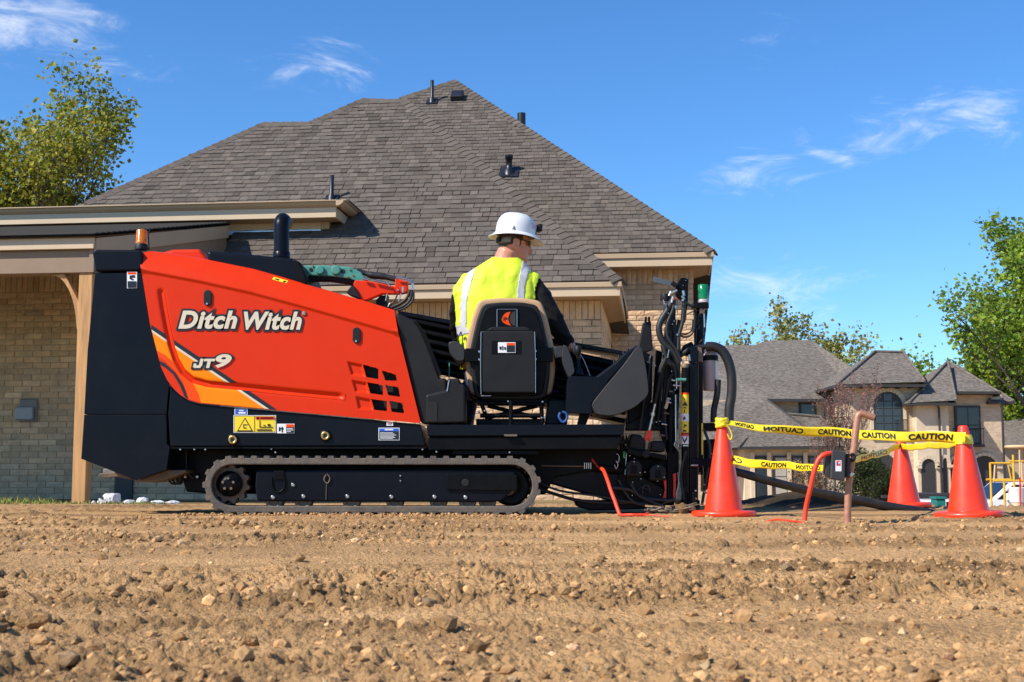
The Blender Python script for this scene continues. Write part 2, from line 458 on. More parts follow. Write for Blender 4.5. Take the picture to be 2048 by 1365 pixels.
clods = [(88, 1258, 72, 46, 'largest brown clod of earth at the lower edge of the picture', .8), (100, 1282, 46, 22, 'pale brown clod just in front of the largest clod', 1.05),
         (205, 1297, 40, 28, 'rounded tan clod second to the right of the largest clod', .95), (15, 1258, 40, 22, 'dark flat clod cut by the lower left picture edge', .6),
         (1362, 1322, 58, 34, 'dark brown clod in the foreground below the front cone', .55), (1395, 1318, 34, 22, 'small brown clod touching the dark one below the front cone', .75),
         (1838, 1362, 54, 34, 'brown clod cut by the bottom edge below the tilted pipe', .8), (1105, 1310, 26, 14, 'small white stone lying low in the middle foreground', 2.0),
         (1147, 1300, 34, 18, 'larger pale stone beside the small white stone', 1.7), (1835, 1140, 32, 20, 'grey brown clod below the cone nearest the picture edge', .8),
         (1722, 1160, 30, 14, 'grey flat stone below the rust coloured pipe', .85), (604, 1115, 24, 20, 'grey stone alone in front of the track', .8),
         (215, 1114, 22, 14, 'brown clod in front of the rear cover of the machine', .75), (335, 1148, 24, 16, 'dark clod in front of the track end', .6),
         (388, 1142, 26, 14, 'brown clod right beside the dark clod before the track', .7), (245, 1195, 40, 20, 'crumbly brown clod between the largest clod and the track', .8),
         (1425, 1168, 44, 24, 'rough earth lump straight below the front cone', .8), (510, 1286, 44, 26, 'brown earth lump in the row of lumps low in the picture', .8),
         (370, 1275, 34, 20, 'brown lump second in the row of lumps low in the picture', .7), (970, 1290, 34, 22, 'tan lump in the middle of the foreground', 1.0),
         (330, 1310, 26, 18, 'dark cube shaped crumb low in the picture', .5), (15, 1195, 34, 24, 'grey lump at the picture edge behind the largest clod', .9),
         (1880, 1315, 30, 18, 'pinkish grey stone low under the cone nearest the picture edge', 1.2), (1215, 1250, 26, 18, 'grey brown lump half way down the dirt below the seat', .75)]
for k, (px, pb_, w, h, lab, tn) in enumerate(clods):
    t3 = (tn, tn, tn * (1.25 if tn > 1.1 else 1))
    rock('earth_clod' if tn < 1.5 else 'stone', px, pb_, w, h, MATS['clod'], lab, 'clod' if tn < 1.5 else 'stone', 'clods and stones in the foreground', 40 + k, t3)
for k, (px, w, h, lab) in enumerate([(232, 44, 27, 'largest white rock, standing upright by the timber post'), (208, 14, 12, 'small white rock beside the timber post'), (193, 10, 8, 'smallest white rock at the foot of the timber post'),
                                 (262, 26, 10, 'flat white rock right of the largest white rock'), (288, 30, 15, 'low peaked white rock under the hitch of the machine'), (322, 34, 9, 'flat slab of white rock between the peaked rock and the track'),
                                 (350, 30, 8, 'flat white rock nearest the track')]):
    rock('white_rock', px, 1000, w, h, MATS['white_rock'], lab, 'rock', 'white rocks along the house wall', 90 + k, z0=float(zground(np.array([(px - 1024) / FPX * 12.4]), np.array([12.4]))[0]), Y=12.4)
# grass at the foot of the wall
gv, gf, gt = [], [], []
for k in range(2600):
    Y = 10.6 + 3.4 * rng.random()
    px = 10 + 330 * rng.random() ** 1.5
    if pnoise(np.array([px * .02]), np.array([Y * 1.3]))[0] < -.05 - .0006 * (120 - px): continue
    x = (px - 1024) / FPX * Y; z = float(zground(np.array([x]), np.array([Y]))[0]) - .005
    h = (.02 + .05 * rng.random() ** 2) * (1.15 if px < 120 else .7); a = rng.random() * 3.14; ww = .003 + .003 * rng.random()
    dx, dy = math.cos(a) * ww, math.sin(a) * ww; lx, ly = rng.normal(0, .35, 2) * h
    o = len(gv); gv += [(x - dx, Y - dy, z), (x + dx, Y + dy, z), (x + lx * .5 + dx * .6, Y + ly * .5 + dy * .6, z + h * .6), (x + lx, Y + ly, z + h)]
    gf += [(o, o + 1, o + 2), (o, o + 2, o + 3)]
    dry = rng.random() < .45
    c = np.array([2.2, 1.35, 1.6]) if dry else np.array([.8, 1.0, .8]) * (.7 + .6 * rng.random())
    gt += [[*c, 1]] * 4
g = npmesh('grass', gv, gf, MATS['grass'], smooth=False, attr=gt)
tag(g, 'thin green and dry grass at the foot of the porch wall', 'grass', None, 'stuff')

# ------------------------------------------------------------------ the brick house
TH = math.radians(6.5); CT, ST = math.cos(TH), math.sin(TH)
UB, VB = -2.5, 16.5
house = empty('brick_house', (UB * CT + VB * ST, -UB * ST + VB * CT, -.085), -TH)
house['local'] = 1
HZ = -.085
tag(house, 'pale brick house with brown shingled hip roof behind the machine', 'house')
def hray(px, py_):
    r = ray(px, py_); return (r.x * CT - r.y * ST, r.x * ST + r.y * CT, r.z)
def H(px, py_, v):
    d = hray(px, py_); t = v / d[1]; return Vector((t * d[0] - UB, v - VB, CAMZ + t * d[2] - HZ))
def hu(px, v): return H(px, 900, v).x
class Roof:
    """tilted plane z = z0 + s (v - v0) in the house's own frame"""
    def __init__(s, px, py_, v0, slope):
        p = H(px, py_, v0); s.z0 = p.z; s.v0 = v0 - VB; s.k = slope
    def at(s, px, py_):
        d = hray(px, py_); t = (s.z0 + HZ - s.k * (s.v0 + VB) - CAMZ) / (d[2] - s.k * d[1])
        return Vector((t * d[0] - UB, t * d[1] - VB, CAMZ + t * d[2] - HZ))
    def frame(s):
        L = math.hypot(1, s.k)
        return Vector((0, 1 / L, s.k / L)), Vector((0, -s.k / L, 1 / L))     # up-slope, normal
RF = Roof(1243, 562, 16.05, .82)
RG = Roof(1427, 503, 19.5, .82)
shingle_jobs = []       # (matrix, width, thickness, tone, px, py, dist)
def shingles(roof, poly, e=.135):
    up, nr_ = roof.frame(); k = roof.k
    P = [roof.at(*p) if isinstance(p, tuple) else p for p in poly]
    sl = [(p.x, (p.y - roof.v0) * math.hypot(1, k)) for p in P]
    smax = max(q[1] for q in sl)
    org = Vector((0, roof.v0, roof.z0))
    j = 0
    while j * e < smax - .03:
        b = (j + .5) * e; xs = []
        for i in range(len(sl)):
            (x0, y0), (x1, y1) = sl[i], sl[(i + 1) % len(sl)]
            if (y0 - b) * (y1 - b) < 0: xs.append(x0 + (x1 - x0) * (b - y0) / (y1 - y0))
        if len(xs) >= 2:
            u, u1 = min(xs), max(xs)
            u -= random.random() * .05
            while u < u1 - .02:
                w = random.choice((.10, .12, .13, .15, .17, .20)) ; w = min(w, u1 - u)
                th = random.choice((.006, .006, .011, .013))
                tn = max(.6, random.gauss(1.0, .13)); wm = random.gauss(0, .012)
                shingle_jobs.append((org + Vector((u, 0, 0)) + up * (j * e), up, nr_, w - .005, th, (tn * (1 + wm), tn, tn * (1 - wm)), e))
                u += w
        j += 1
F_poly = [(1243, 562), (815, 203), (725, 200), (620, 247), (527, 248), (170, 408), (-330, 640)]
Fp = [RF.at(*p) for p in F_poly]
Fp[-1].y = RF.v0; Fp[-1].z = RF.z0
u_pw = H(187, 490, 12.7).x; z_tie = H(435, 452, 16.85).z + .02; v_tie = RF.v0 + (z_tie - RF.z0) / RF.k     # the porch roof ties in along this line
Fp[-1] = Vector((Fp[-2].x - (Fp[-2].z - z_tie) * 1.3, v_tie, z_tie)); Fp += [Vector((u_pw, v_tie, z_tie)), Vector((u_pw, RF.v0, RF.z0))]
G_poly = [(1427, 503), (910, 162), (800, 198), (560, 300)]
Gp = [RG.at(*p) for p in G_poly] + [Vector((RG.at(1000, 503).x - 4, RG.v0, RG.z0))]
roofo = MB()
dn = Vector((0, 0, -.012))
for P, bk in ((Fp, 5.0), (Gp, 6.0)):
    n = len(P)
    roofo.add([p + dn for p in P], [list(range(n))])
    for i in range(n - 1):      # the far slopes that close the roof behind its ridges and hips
        a, b = P[i] + dn, P[i + 1] + dn
        q = [a, b, b + Vector((0, bk, -max(0, min(b.z - 2.4, bk * .82)))), a + Vector((0, bk, -max(0, min(a.z - 2.4, bk * .82))))]
        roofo.add(q, [(0, 1, 2, 3)])
roof_part = roofo.build('roof', MATS['roof_felt'], house)
shingles(RF, Fp); shingles(RG, Gp)
# pick the 300 nearest ones in open view as single pieces
def local_px(p):
    w = Matrix.Rotation(-TH, 4, 'Z') @ Vector((p.x, p.y, p.z)) + house.location
    d = w - C0; c, s = math.cos(PITCH), math.sin(PITCH)
    f = d.y * c + d.z * s; return 1024 + FPX * d.x / f, 682.5 - FPX * (-d.y * s + d.z * c) / f, d.length
cand = []
for i, jb in enumerate(shingle_jobs):
    x, y, dist = local_px(jb[0])
    if jb[3] < .09: continue
    vis = 0 < x < 1400 and ((y < 470 and not 965 < x < 1090) or (y < 560 and (1095 < x < 1240 or 640 < x < 900))) and not (x < 715 and 395 < y < 470)
    if vis: cand.append((dist - jb[3] * 2, i))
cand.sort(); single = {i for _, i in cand[:300]}
def shingle_geo(w, th, e):
    return [(0, 0, 0), (w, 0, 0), (w, e + .03, -.004), (0, e + .03, -.004), (0, 0, th + .006), (w, 0, th + .006), (w, e + .03, .002), (0, e + .03, .002)]
SHF = [(4, 5, 6, 7), (0, 1, 5, 4), (1, 2, 6, 5), (3, 0, 4, 7)]
mesh_sh = {}
MV, MF, MT = [], [], []
for i, (o_, up, nr_, w, th, tn, e) in enumerate(shingle_jobs):
    if i in single:
        key = (round(w, 2), th)
        if key not in mesh_sh:
            mesh_sh[key] = MB().add(shingle_geo(key[0], th, e), SHF).mesh('shingle', MATS['shingle'])
        ob = bpy.data.objects.new('shingle', mesh_sh[key]); COL.objects.link(ob); ob.parent = roof_part
        R = Matrix(((1, up.x, nr_.x, o_.x), (0, up.y, nr_.y, o_.y), (0, up.z, nr_.z, o_.z), (0, 0, 0, 1)))
        ob.matrix_local = R; ob.color = (*tn, 1)
    else:
        b = len(MV)
        for q in shingle_geo(w, th, e):
            p = o_ + Vector((q[0], 0, 0)) + up * q[1] + nr_ * q[2]; MV.append(p[:]); MT.append([*tn, 1])
        MF += [[a + b for a in f] for f in SHF]
so = npmesh('shingles', MV, MF, MATS['shingle_mass'], roof_part, smooth=False, attr=MT)
so['kind'] = 'stuff'
# caps along hips and ridges
capm = {}
def caps(a, b, na, wd=.13, step=.145):
    """folded cap shingles from a up to b; na = normals of the two slopes"""
    d = (b - a); L = d.length; d.normalize()
    n1, n2 = na; t1 = n1.cross(d).normalized(); t2 = d.cross(n2).normalized()
    if t1.z > 0: t1 = -t1
    if t2.z > 0: t2 = -t2
    nn = (n1 + n2).normalized(); k = int(L / step)
    key = (round(a.x, 2), round(a.y, 2))
    for i in range(k):
        p = d * (L * i / k)
        if key not in capm:
            v = []
            for s_, hh in ((0, .024), (step * 1.25, .008)):
                v += [t1 * wd + d * s_ + nn * (hh - .004), nn * (hh + .012) + d * s_, t2 * wd + d * s_ + nn * (hh - .004), t1 * wd + d * s_ - nn * .01, d * s_ - nn * .004, t2 * wd + d * s_ - nn * .01]
            capm[key] = MB().add(v, [(0, 1, 7, 6), (1, 2, 8, 7), (0, 3, 4, 1), (1, 4, 5, 2), (0, 6, 9, 3), (2, 5, 11, 8)]).mesh('ridge_cap', MATS['shingle'])
        ob = bpy.data.objects.new('ridge_cap', capm[key]); COL.objects.link(ob); ob.parent = roof_part
        ob.location = a + p; tn = random.gauss(.95, .1); ob.color = (tn, tn, tn, 1)
upF, nF = RF.frame()
nR = Vector((.63, 0, .77)); nL = Vector((-.63, 0, .77)); nB = Vector((0, .63, .77))
caps(Fp[0], Fp[1], (nF, nR)); caps(Fp[2], Fp[1], (nF, nB)); caps(Fp[3], Fp[2], (nF, nL)); caps(Fp[4], Fp[3], (nF, nB)); caps(Fp[5], Fp[4], (nF, nL))
caps(Gp[0], Gp[1], (nF, nR)); caps(Gp[2], Gp[1], (nF, nL))
# walls
VF, VG = 16.5, 19.95
u_l, u_c = hu(-420, VF), hu(1203, VF)
u_r = hu(1391, VG)
zs_F = H(1240, 590, 16.05).z; zs_G = H(1420, 528, 19.5).z
brick_jobs = []
def brick_wall(name, p0, p1, z1, out, soldier=True):
    """mortar wall from p0 to p1 (house plan points) with its bricks laid on it; out = outward direction"""
    d = Vector((p1[0] - p0[0], p1[1] - p0[1], 0)); L = d.length; d.normalize(); o = Vector((out[0], out[1], 0))
    a = Vector((p0[0], p0[1], 0))
    m = MB(); m.prism([a + Vector((0, 0, -.3)), a + d * L + Vector((0, 0, -.3)), a + d * L + Vector((0, 0, z1)), a + Vector((0, 0, z1))], -o * .2)
    wall = m.build(name, MATS['mortar'], house)
    zt = z1 - (.26 if soldier else 0); row = 0; z = -.079
    while z < zt - .03:
        u = -.127 * (row % 2) - random.random() * .01
        while u < L - .03:
            s0 = max(u, 0); s1 = min(u + .244, L)
            if s1 - s0 > .05: brick_jobs.append((wall, a + d * s0 + Vector((0, 0, z)), d, o, s1 - s0, .069))
            u += .254
        z += .079; row += 1
    if soldier:
        u = 0
        while u < L - .05:
            brick_jobs.append((wall, a + d * u + Vector((0, 0, z + .005)), d, o, .069, min(.244, z1 - z - .012))); u += .079
    return wall
v_ = lambda v: v - VB
u_pw = H(187, 490, 12.7).x; zs_P = H(60, 546, VF).z
brick_wall('wall_porch', (u_l, v_(VF)), (u_pw, v_(VF)), zs_P, (0, -1))
brick_wall('wall_front', (u_pw + .01, v_(VF)), (u_c, v_(VF)), zs_F, (0, -1))
brick_wall('wall_return', (u_c, v_(VF)), (u_c, v_(VG)), zs_F, (1, 0))
brick_wall('wall_setback', (u_c + .02, v_(VG)), (u_r, v_(VG)), zs_G, (0, -1))
box = MB(); box.box((u_l, v_(VF) + .22, -.3), (u_c - .22, v_(VF) + 6, zs_F)); box.box((u_l + 2, v_(VG) + .22, -.3), (u_r - .01, v_(VG) + 7, zs_G))
box.build('wall_core', MATS['mortar'], house)
bl = []
for i, (wall, p, d, o, w, h) in enumerate(brick_jobs):
    x, y, dist = local_px(p)
    vis = (-20 < x < 175 and 535 < y < 1000) or (1140 < x < 1235 and 585 < y < 700) or (1215 < x < 1395 and 525 < y < 700) or (830 < x < 905 and 590 < y < 650) or (1085 < x < 1190 and 975 < y < 1010) or (180 < x < 370 and 970 < y < 1000)
    if vis: bl.append((-w * h / dist, i))
bl.sort(); bsingle = {i for _, i in bl[:300]}
bmesh_cache = {}
def brick_geo(w, h, seed):
    r = random.Random(seed); nx = 4 if w > .12 else 2; nz_ = 2
    g = lambda i, k: (w * i / nx, (-.012 if 0 < i < nx and 0 < k < nz_ else -.007) - .006 * r.random(), h * k / nz_)
    v = [g(i, k) for k in range(nz_ + 1) for i in range(nx + 1)]
    f = [(k * (nx + 1) + i, k * (nx + 1) + i + 1, (k + 1) * (nx + 1) + i + 1, (k + 1) * (nx + 1) + i) for k in range(nz_) for i in range(nx)]
    b = len(v); v += [(0, .01, 0), (w, .01, 0), (w, .01, h), (0, .01, h)]
    c = [0, nx, (nx + 1) * (nz_ + 1) - 1, (nx + 1) * nz_]
    f += [(c[0], b, b + 1, c[1]), (c[1], b + 1, b + 2, c[2]), (c[2], b + 2, b + 3, c[3]), (c[3], b + 3, b, c[0])]
    # the long edges have middle vertices: fan them in
    return v, f
MV, MF3, MT = [], [], []
for i, (wall, p, d, o, w, h) in enumerate(brick_jobs):
    tn = max(.6, random.gauss(1, .1)); wm = random.gauss(0, .025); col = (tn * (1 + wm), tn, tn * (1 - wm), 1)
    if i in bsingle:
        key = (round(w, 2), round(h, 3), i % 5)
        if key not in bmesh_cache:
            v, f = brick_geo(key[0] if abs(key[0] - w) > .004 else w, h, i); bmesh_cache[key] = MB().add(v, f).mesh('brick', MATS['brick'])
        ob = bpy.data.objects.new('brick', bmesh_cache[key]); COL.objects.link(ob); ob.parent = wall
        ob.matrix_local = Matrix(((d.x, -o.x, 0, p.x), (d.y, -o.y, 0, p.y), (0, 0, 1, p.z), (0, 0, 0, 1))); ob.color = col
    else:
        v, f = brick_geo(w, h, i); b = len(MV)
        for q in v: MV.append((p + d * q[0] - o * q[1] + Vector((0, 0, q[2])))[:]); MT.append(col)
        MF3 += [[a + b for a in ff] for ff in f]
bo = npmesh('brick_courses', MV, MF3, MATS['brick_mass'], house, smooth=False, attr=MT)
bo['kind'] = 'stuff'
# eaves: fascia boards, drip edge and soffits
ze = RF.z0; zg = RG.z0; ue = Fp[0].x; ug = Gp[0].x
ve, vg = RF.v0, RG.v0
def eave(name, ul, ur, vv, zt, zb, vw, vback):
    m = MB(); hgt = zt - zb
    m.box((ul, vv, zb), (ur, vv + .03, zt - hgt * .42)); m.box((ur - .03, vv + .031, zb), (ur, vback, zt - hgt * .42))
    m.build(name, MATS['pale_paint'], house, .004)
    m = MB(); m.box((ul, vv - .025, zt - hgt * .42 + .002), (ur + .025, vv + .03, zt - .012)); m.box((ur - .03, vv + .031, zt - hgt * .42 + .002), (ur + .025, vback, zt - .012))
    m.build('drip_board', MATS['tan_paint'], house, .006)
    m = MB(); m.box((ul, vv + .031, zb + .012), (ur - .031, vw, zb + .03)); m.box((ur - .45 if ur - .45 > ul else ul, vw + .001, zb + .012), (ur - .031, vback, zb + .03))
    m.build('soffit', MATS['tan_paint'], house)
eave('fascia', u_pw + .03, ue - .02, ve, ze, H(1240, 592, 16.05).z, v_(VF) + .0, v_(VG) - .5)
eave('fascia', u_c - 2.0, ug - .02, vg, zg, H(1420, 531, 19.5).z, v_(VG) + .0, v_(VG) + 5)
# upper flat roofed section standing on the front slope
vd = 17.22; p1 = H(657, 466, vd); p0 = H(-60, 470, vd)
zt = H(660, 434, vd).z
m = MB(); m.box((p0.x - 3, v_(vd), p1.z + .03), (p1.x, v_(vd) + 3, zt)); m.build('upper_wall', MATS['pale_paint'], house)
m = MB()
for k in range(3):
    z = p1.z + .03 + (zt - p1.z - .03) * k / 3; m.box((p0.x - 3, v_(vd) - .012, z), (p1.x - .1, v_(vd) - .001, z + (zt - p1.z) / 3 - .012))
m.build('siding_board', MATS['pale_paint'], house)
m = MB(); m.box((p1.x - .095, v_(vd) - .022, p1.z), (p1.x + .012, v_(vd) + .1, zt)); m.build('corner_board', MATS['tan_paint'], house, .003)
m = MB(); m.box((p0.x - 3, v_(vd) - .035, p1.z - .01), (p1.x - .1, v_(vd) - .013, p1.z + .045)); m.build('flashing', MATS['flashing'], house)
vo = 16.82; q1 = H(703, 402, vo); zb = H(660, 435, vo).z; zm = H(660, 415, vo).z
m = MB(); m.box((p0.x - 3, v_(vo), zb), (H(672, 430, vo).x, v_(vo) + .03, zm)); m.box((H(672, 430, vo).x - .03, v_(vo) + .031, zb), (H(672, 430, vo).x, v_(vd) + 2.5, zm)); m.build('fascia', MATS['pale_paint'], house, .004)
m = MB()
gx = q1.x; prof = [(0, zm + .002), (-.05, zm + .03), (-.07, zm + .07), (-.10, q1.z - .015), (-.10, q1.z), (.04, q1.z), (.04, zm + .002)]
m.prism([Vector((p0.x - 3, v_(vo) + a, b)) for a, b in prof], (gx - p0.x + 3 - .11, 0, 0))
m.prism([Vector((gx - .11, v_(vo) + .03, b)) if 0 else Vector((gx - .15 - a, v_(vo) - .10, b)) for a, b in prof], (0, 3, 0))
m.build('gutter', MATS['tan_paint'], house, .004)
m = MB(); m.box((p0.x - 3, v_(vo) + .031, zb + .01), (H(672, 430, vo).x - .031, v_(vd) + .0, zb + .03)); m.build('soffit', MATS['tan_paint'], house)
m = MB(); m.box((p0.x - 3, v_(vo) + .02, q1.z + .001), (gx - .04, v_(vd) + 3, q1.z + .02)); m.build('flat_roof', MATS['roof_felt'], house)
# plumbing vents on the roof
def vent(px, py0, py1, roof, r, cap=False):
    b = roof.at(px, py1); d_ = hray(px, py1); t_ = (b.y + VB) / d_[1]; h = (py1 - py0) * t_ / FPX
    m = MB(); m.lathe([(r * 1.9, -.1), (r * 1.7, h * .16), (r, h * .25), (r, h * .78 if cap else h)] + ([(r * 1.25, h * .78), (r * 1.25, h)] if cap else []), b, n=12)
    o = m.build('vent_pipe', MATS['vent_black'], house)
    up, nn = roof.frame(); f = MB(); f.prism([b + Vector((sx, 0, 0)) * r * 3 + up * r * sy + nn * .02 for sx, sy in ((-1, -3), (1, -3), (1, 4), (-1, 4))], nn * .012); f.build('vent_flashing', MATS['vent_black'], o)
vent(864, 160, 206, RG, .035); vent(1018, 310, 348, RG, .055, True); vent(663, 350, 402, RF, .032)
m = MB(); b = RG.at(1030, 262); b.y += .5; m.lathe([(.08, -.6), (.08, .62)], b + Vector((-.03, .9, .1)), n=12); m.build('vent_pipe', MATS['vent_black'], house)
b = RG.at(913, 204); up, nn = RG.frame(); m = MB()
m.prism([b + Vector((sx * .115, 0, 0)) + up * sy + nn * -.02 for sx, sy in ((-1, 0), (1, 0), (1, .3), (-1, .3))], nn * .14); m.build('box_vent', MATS['vent_black'], house, .015)
# porch on the left: beam, posts, shed roof
vp = 12.7
ur_ = hu(187, vp) if False else H(187, 490, vp).x
zf0, zf1, zb1 = H(100, 477, vp).z, H(100, 499, vp).z, H(100, 545, vp).z
zr = H(435, 452, VF + .35).z
ulp = H(-1500, 500, vp).x
m = MB(); m.box((ulp, v_(vp), zf1), (ur_, v_(vp) + .035, zf0)); m.build('porch_fascia', MATS['pale_paint'], house, .004)
m = MB(); m.box((ulp, v_(vp) + .06, zb1), (ur_ - .01, v_(vp) + .26, zf1 - .002)); m.build('porch_beam', MATS['brown_paint'], house, .006)
run = VF + .35 - vp
m = MB(); m.prism([Vector((ulp, v_(vp) - .05, zf0 + .002)), Vector((ulp, v_(vp) - .05, zf0 + .03)), Vector((ulp, v_(vp) + run, zr + .03)), Vector((ulp, v_(vp) + run, zr + .002))], (ur_ + .03 - ulp, 0, 0))
pr = m.build('porch_roof', MATS['shingle_mass'], house)
m = MB()
for k in range(30):
    f0 = k / 30; vv = v_(vp) - .05 + run * f0; zz_ = zf0 + .03 + (zr - zf0) * f0
    m.prism([Vector((ulp, vv, zz_)), Vector((ulp, vv, zz_ + .014)), Vector((ulp, vv + run / 30 + .02, zz_ + (zr - zf0) / 30 + .004)), Vector((ulp, vv + run / 30 + .02, zz_ + (zr - zf0) / 30))], (ur_ + .04 - ulp, 0, 0))
o = m.build('porch_shingle_course', MATS['roof_felt'], house); o['kind'] = 'stuff'
m = MB(); m.prism([Vector((ur_ - .06, v_(vp) + .04, zb1)), Vector((ur_ - .06, v_(vp) + .04, zf0)), Vector((ur_ - .06, v_(vp) + run, zr)), Vector((ur_ - .06, v_(vp) + run, zb1))], (.05, 0, 0)); m.build('porch_side', MATS['brown_paint'], house)
m = MB(); m.prism([Vector((ur_ - .008, v_(vp) + .036, zf0 - .17)), Vector((ur_ - .008, v_(vp) + .036, zf0)), Vector((ur_ - .008, v_(vp) + run, zr)), Vector((ur_ - .008, v_(vp) + run, zr - .17))], (.03, 0, 0)); m.build('rake_board', MATS['tan_paint'], house, .004)
m = MB(); m.box((u_l, v_(VF) - .03, zs_P + .002), (ur_ - .07, v_(VF) + .15, zr - .06)); m.build('frieze_board', MATS['tan_paint'], house)
pw = .145; ux = H(143, 990, vp + .08).x
def post(ux):
    m = MB(); m.box((ux, v_(vp) + .08, -.25), (ux + pw, v_(vp) + .08 + pw, zb1 - .001)); o = m.build('porch_post', MATS['timber'], house, .006)
    return o
po = post(ux); post(ux - 4.2)
out = [(0, -.02), (0, -.62)]
arc = [(-.34 * (1 - math.cos(a)) - .0 , -.62 + .62 * math.sin(a)) for a in np.linspace(0.15, 1.5, 9)]
inner = [(ux, zb1 - .62)] + [(ux - .02 - .30 * (1 - math.cos(a)), zb1 - .62 + .61 * math.sin(a)) for a in np.linspace(.1, 1.54, 9)]
outer = [(ux - .17, zb1 - .004), (ux, zb1 - .30)]
m = MB(); m.prism([Vector((x, v_(vp) + .10, z)) for x, z in inner + outer], (0, .09, 0)); m.build('curved_brace', MATS['timber'], house, .004)
# outdoor socket cover on the porch wall
a = H(37, 798, VF - .02); b = H(75, 845, VF - .02)
m = MB(); m.box((a.x + .03, a.y - .03, b.z + .0), (b.x, a.y + .008, a.z)); o = m.build('socket_cover', MATS['grey_plastic'], house, .02)
m = MB(); m.box((a.x, a.y - .09, b.z + .03), (b.x - .03, a.y - .031, a.z - .11)); m.build('socket_lid', mat('clear_grey', (.30, .30, .32), .3, var=.1), o, .015)
m = MB(); a = H(232, 925, VF - .02); b = H(266, 1000, VF - .02); m.box((a.x, a.y - .03, -.1), (b.x, a.y + .0, a.z)); m.build('crawl_door', MATS['vent_black'], house, .006)
# ------------------------------------------------------------------ the drilling machine
mat('orange_paint', (.66, .030, .0025), .40, var=.04, scale=3, coat=.06, rvar=.05, dirt=.03, spec=.16)
mat('navy_paint', (.0036, .0050, .0092), .36, var=.15, scale=3, coat=.05, dirt=.04, dcol=(.07, .06, .05), spec=.12)
mat('black_paint', (.003, .0034, .0042), .42, var=.2, scale=5, dirt=.08, dcol=(.07, .055, .04), spec=.12)
mat('black_plastic', (.0075, .0075, .008), .55, var=.15, scale=8, bump=.0006, bscale=500, dirt=.05, dcol=(.08, .07, .06), spec=.3)
mat('grey_console', (.026, .0245, .0235), .48, var=.12, scale=5, bump=.0004, bscale=500)
mat('rubber', (.10, .085, .07), .85, var=.35, scale=10, bump=.004, bscale=50, dirt=.7, dcol=(.22, .16, .10))
mat('hose_rubber', (.012, .012, .012), .55, var=.2, bump=.001, bscale=120)
mat('steel', (.55, .54, .52), .28, metal=1.0, var=.15)
mat('dirty_steel', (.16, .12, .09), .65, metal=.5, var=.3, bump=.003, bscale=60, dirt=.5)
mat('brass', (.62, .42, .16), .35, metal=1.0, var=.15)
mat('amber', (.95, .28, .01), .15, var=.05, trans=.55)
mat('green_lens', (.01, .33, .11), .12, var=.05, trans=.5)
mat('teal_paint', (.045, .25, .20), .5, var=.25, scale=18, col2=(.20, .26, .20), c2lo=.55, c2hi=.75, dirt=.35, dcol=(.20, .15, .08))
mat('tan_vinyl', (.50, .30, .15), .5, var=.1, scale=10)
mat('decal_black', (.010, .010, .012), .35, var=.05)
mat('decal_cream', (.66, .58, .43), .4, var=.03, spec=.2)
mat('decal_amber', (.92, .235, .004), .4, var=.03, spec=.15)
mat('decal_orange', (.80, .07, .005), .4, var=.03, spec=.15)
mat('decal_white', (.78, .78, .78), .4, var=.03)
mat('decal_yellow', (.85, .62, .02), .4, var=.03)
mat('decal_blue', (.02, .10, .50), .4, var=.03)
mat('decal_red', (.65, .03, .02), .4, var=.03)
mat('hole_black', (.004, .004, .004), .8, var=.1)
mat('milky_plastic', (.42, .36, .36), .35, var=.06)
mat('clear_plastic', (.25, .28, .30), .12, var=.05, trans=.75)
mat('copper_hose', (.80, .055, .018), .45, var=.08)
M = MATS
Y0 = 7.65
machine = empty('drilling_machine', (-.7, 8.2, 0))
tag(machine, 'orange and black tracked directional drilling machine with a seat', 'drill')
KM = machine
# rear covers and skirt
MB().pp([(190, 546), (284, 546), (300, 650), (322, 735), (338, 768), (333, 829), (168, 829), (175, 700)], Y0 + .010, 1.05).build('rear_cover', M['navy_paint'], KM, .003)
MB().pp([(168, 829.8), (333, 829.8), (334, 888), (340, 894), (333, 940), (300, 951), (272, 961), (162, 918), (163, 905)], Y0 + .008, 1.05).build('rear_panel', M['navy_paint'], KM, .003)
MB().pp([(184, 504), (190, 499), (279, 500), (284, 506), (287, 541), (190, 543)], Y0 - .002, 1.06).build('rear_cap', M['navy_paint'], KM, .02, 3)
MB().pp([(341, 771), (350, 784), (378, 803), (400, 809), (530, 821), (841, 849), (851, 892), (340, 893), (336, 829)], Y0 + .014, 1.0).build('side_skirt', M['navy_paint'], KM, .006)
MB().pr(338, 894, 852, 898, Y0 + .02, .4).build('skirt_lip', M['black_paint'], KM)
# --- the orange hood: one shaped panel with crease, pressed groove and scoops
top_c = [(278, 512), (283, 504), (292, 500), (320, 503), (400, 515), (500, 535), (560, 552), (640, 577), (720, 597), (787, 618), (797, 668), (841, 845.5)]
bot_c = [(278, 514), (283.5, 546), (300, 650), (322, 735), (334, 760), (345, 775), (360, 790), (378, 801), (400, 807), (530, 819), (841, 847)]
crease = [(270, 537), (283, 541), (400, 563), (500, 585), (600, 612), (700, 640), (797, 668), (850, 690)]
groove = [(322, 585), (326, 612), (333, 650), (342, 690), (352, 720), (366, 744), (386, 760), (415, 768), (500, 776), (600, 786), (690, 794)]
vents = [[(724, 728), (757, 737), (757, 760), (732, 755)], [(762, 740), (793, 749), (794, 763), (770, 762)],
         [(733, 764), (766, 770), (767, 792), (740, 788)], [(769, 769), (798, 774), (801, 795), (776, 792)],
         [(741, 797), (774, 802), (775, 824), (748, 821)], [(777, 801), (806, 806), (809, 828), (783, 825)]]
scoops = [[(693, 722), (725, 729), (731, 755), (702, 751)], [(702, 759), (734, 765), (739, 788), (710, 785)], [(710, 792), (742, 798), (747, 821), (716, 819)]]
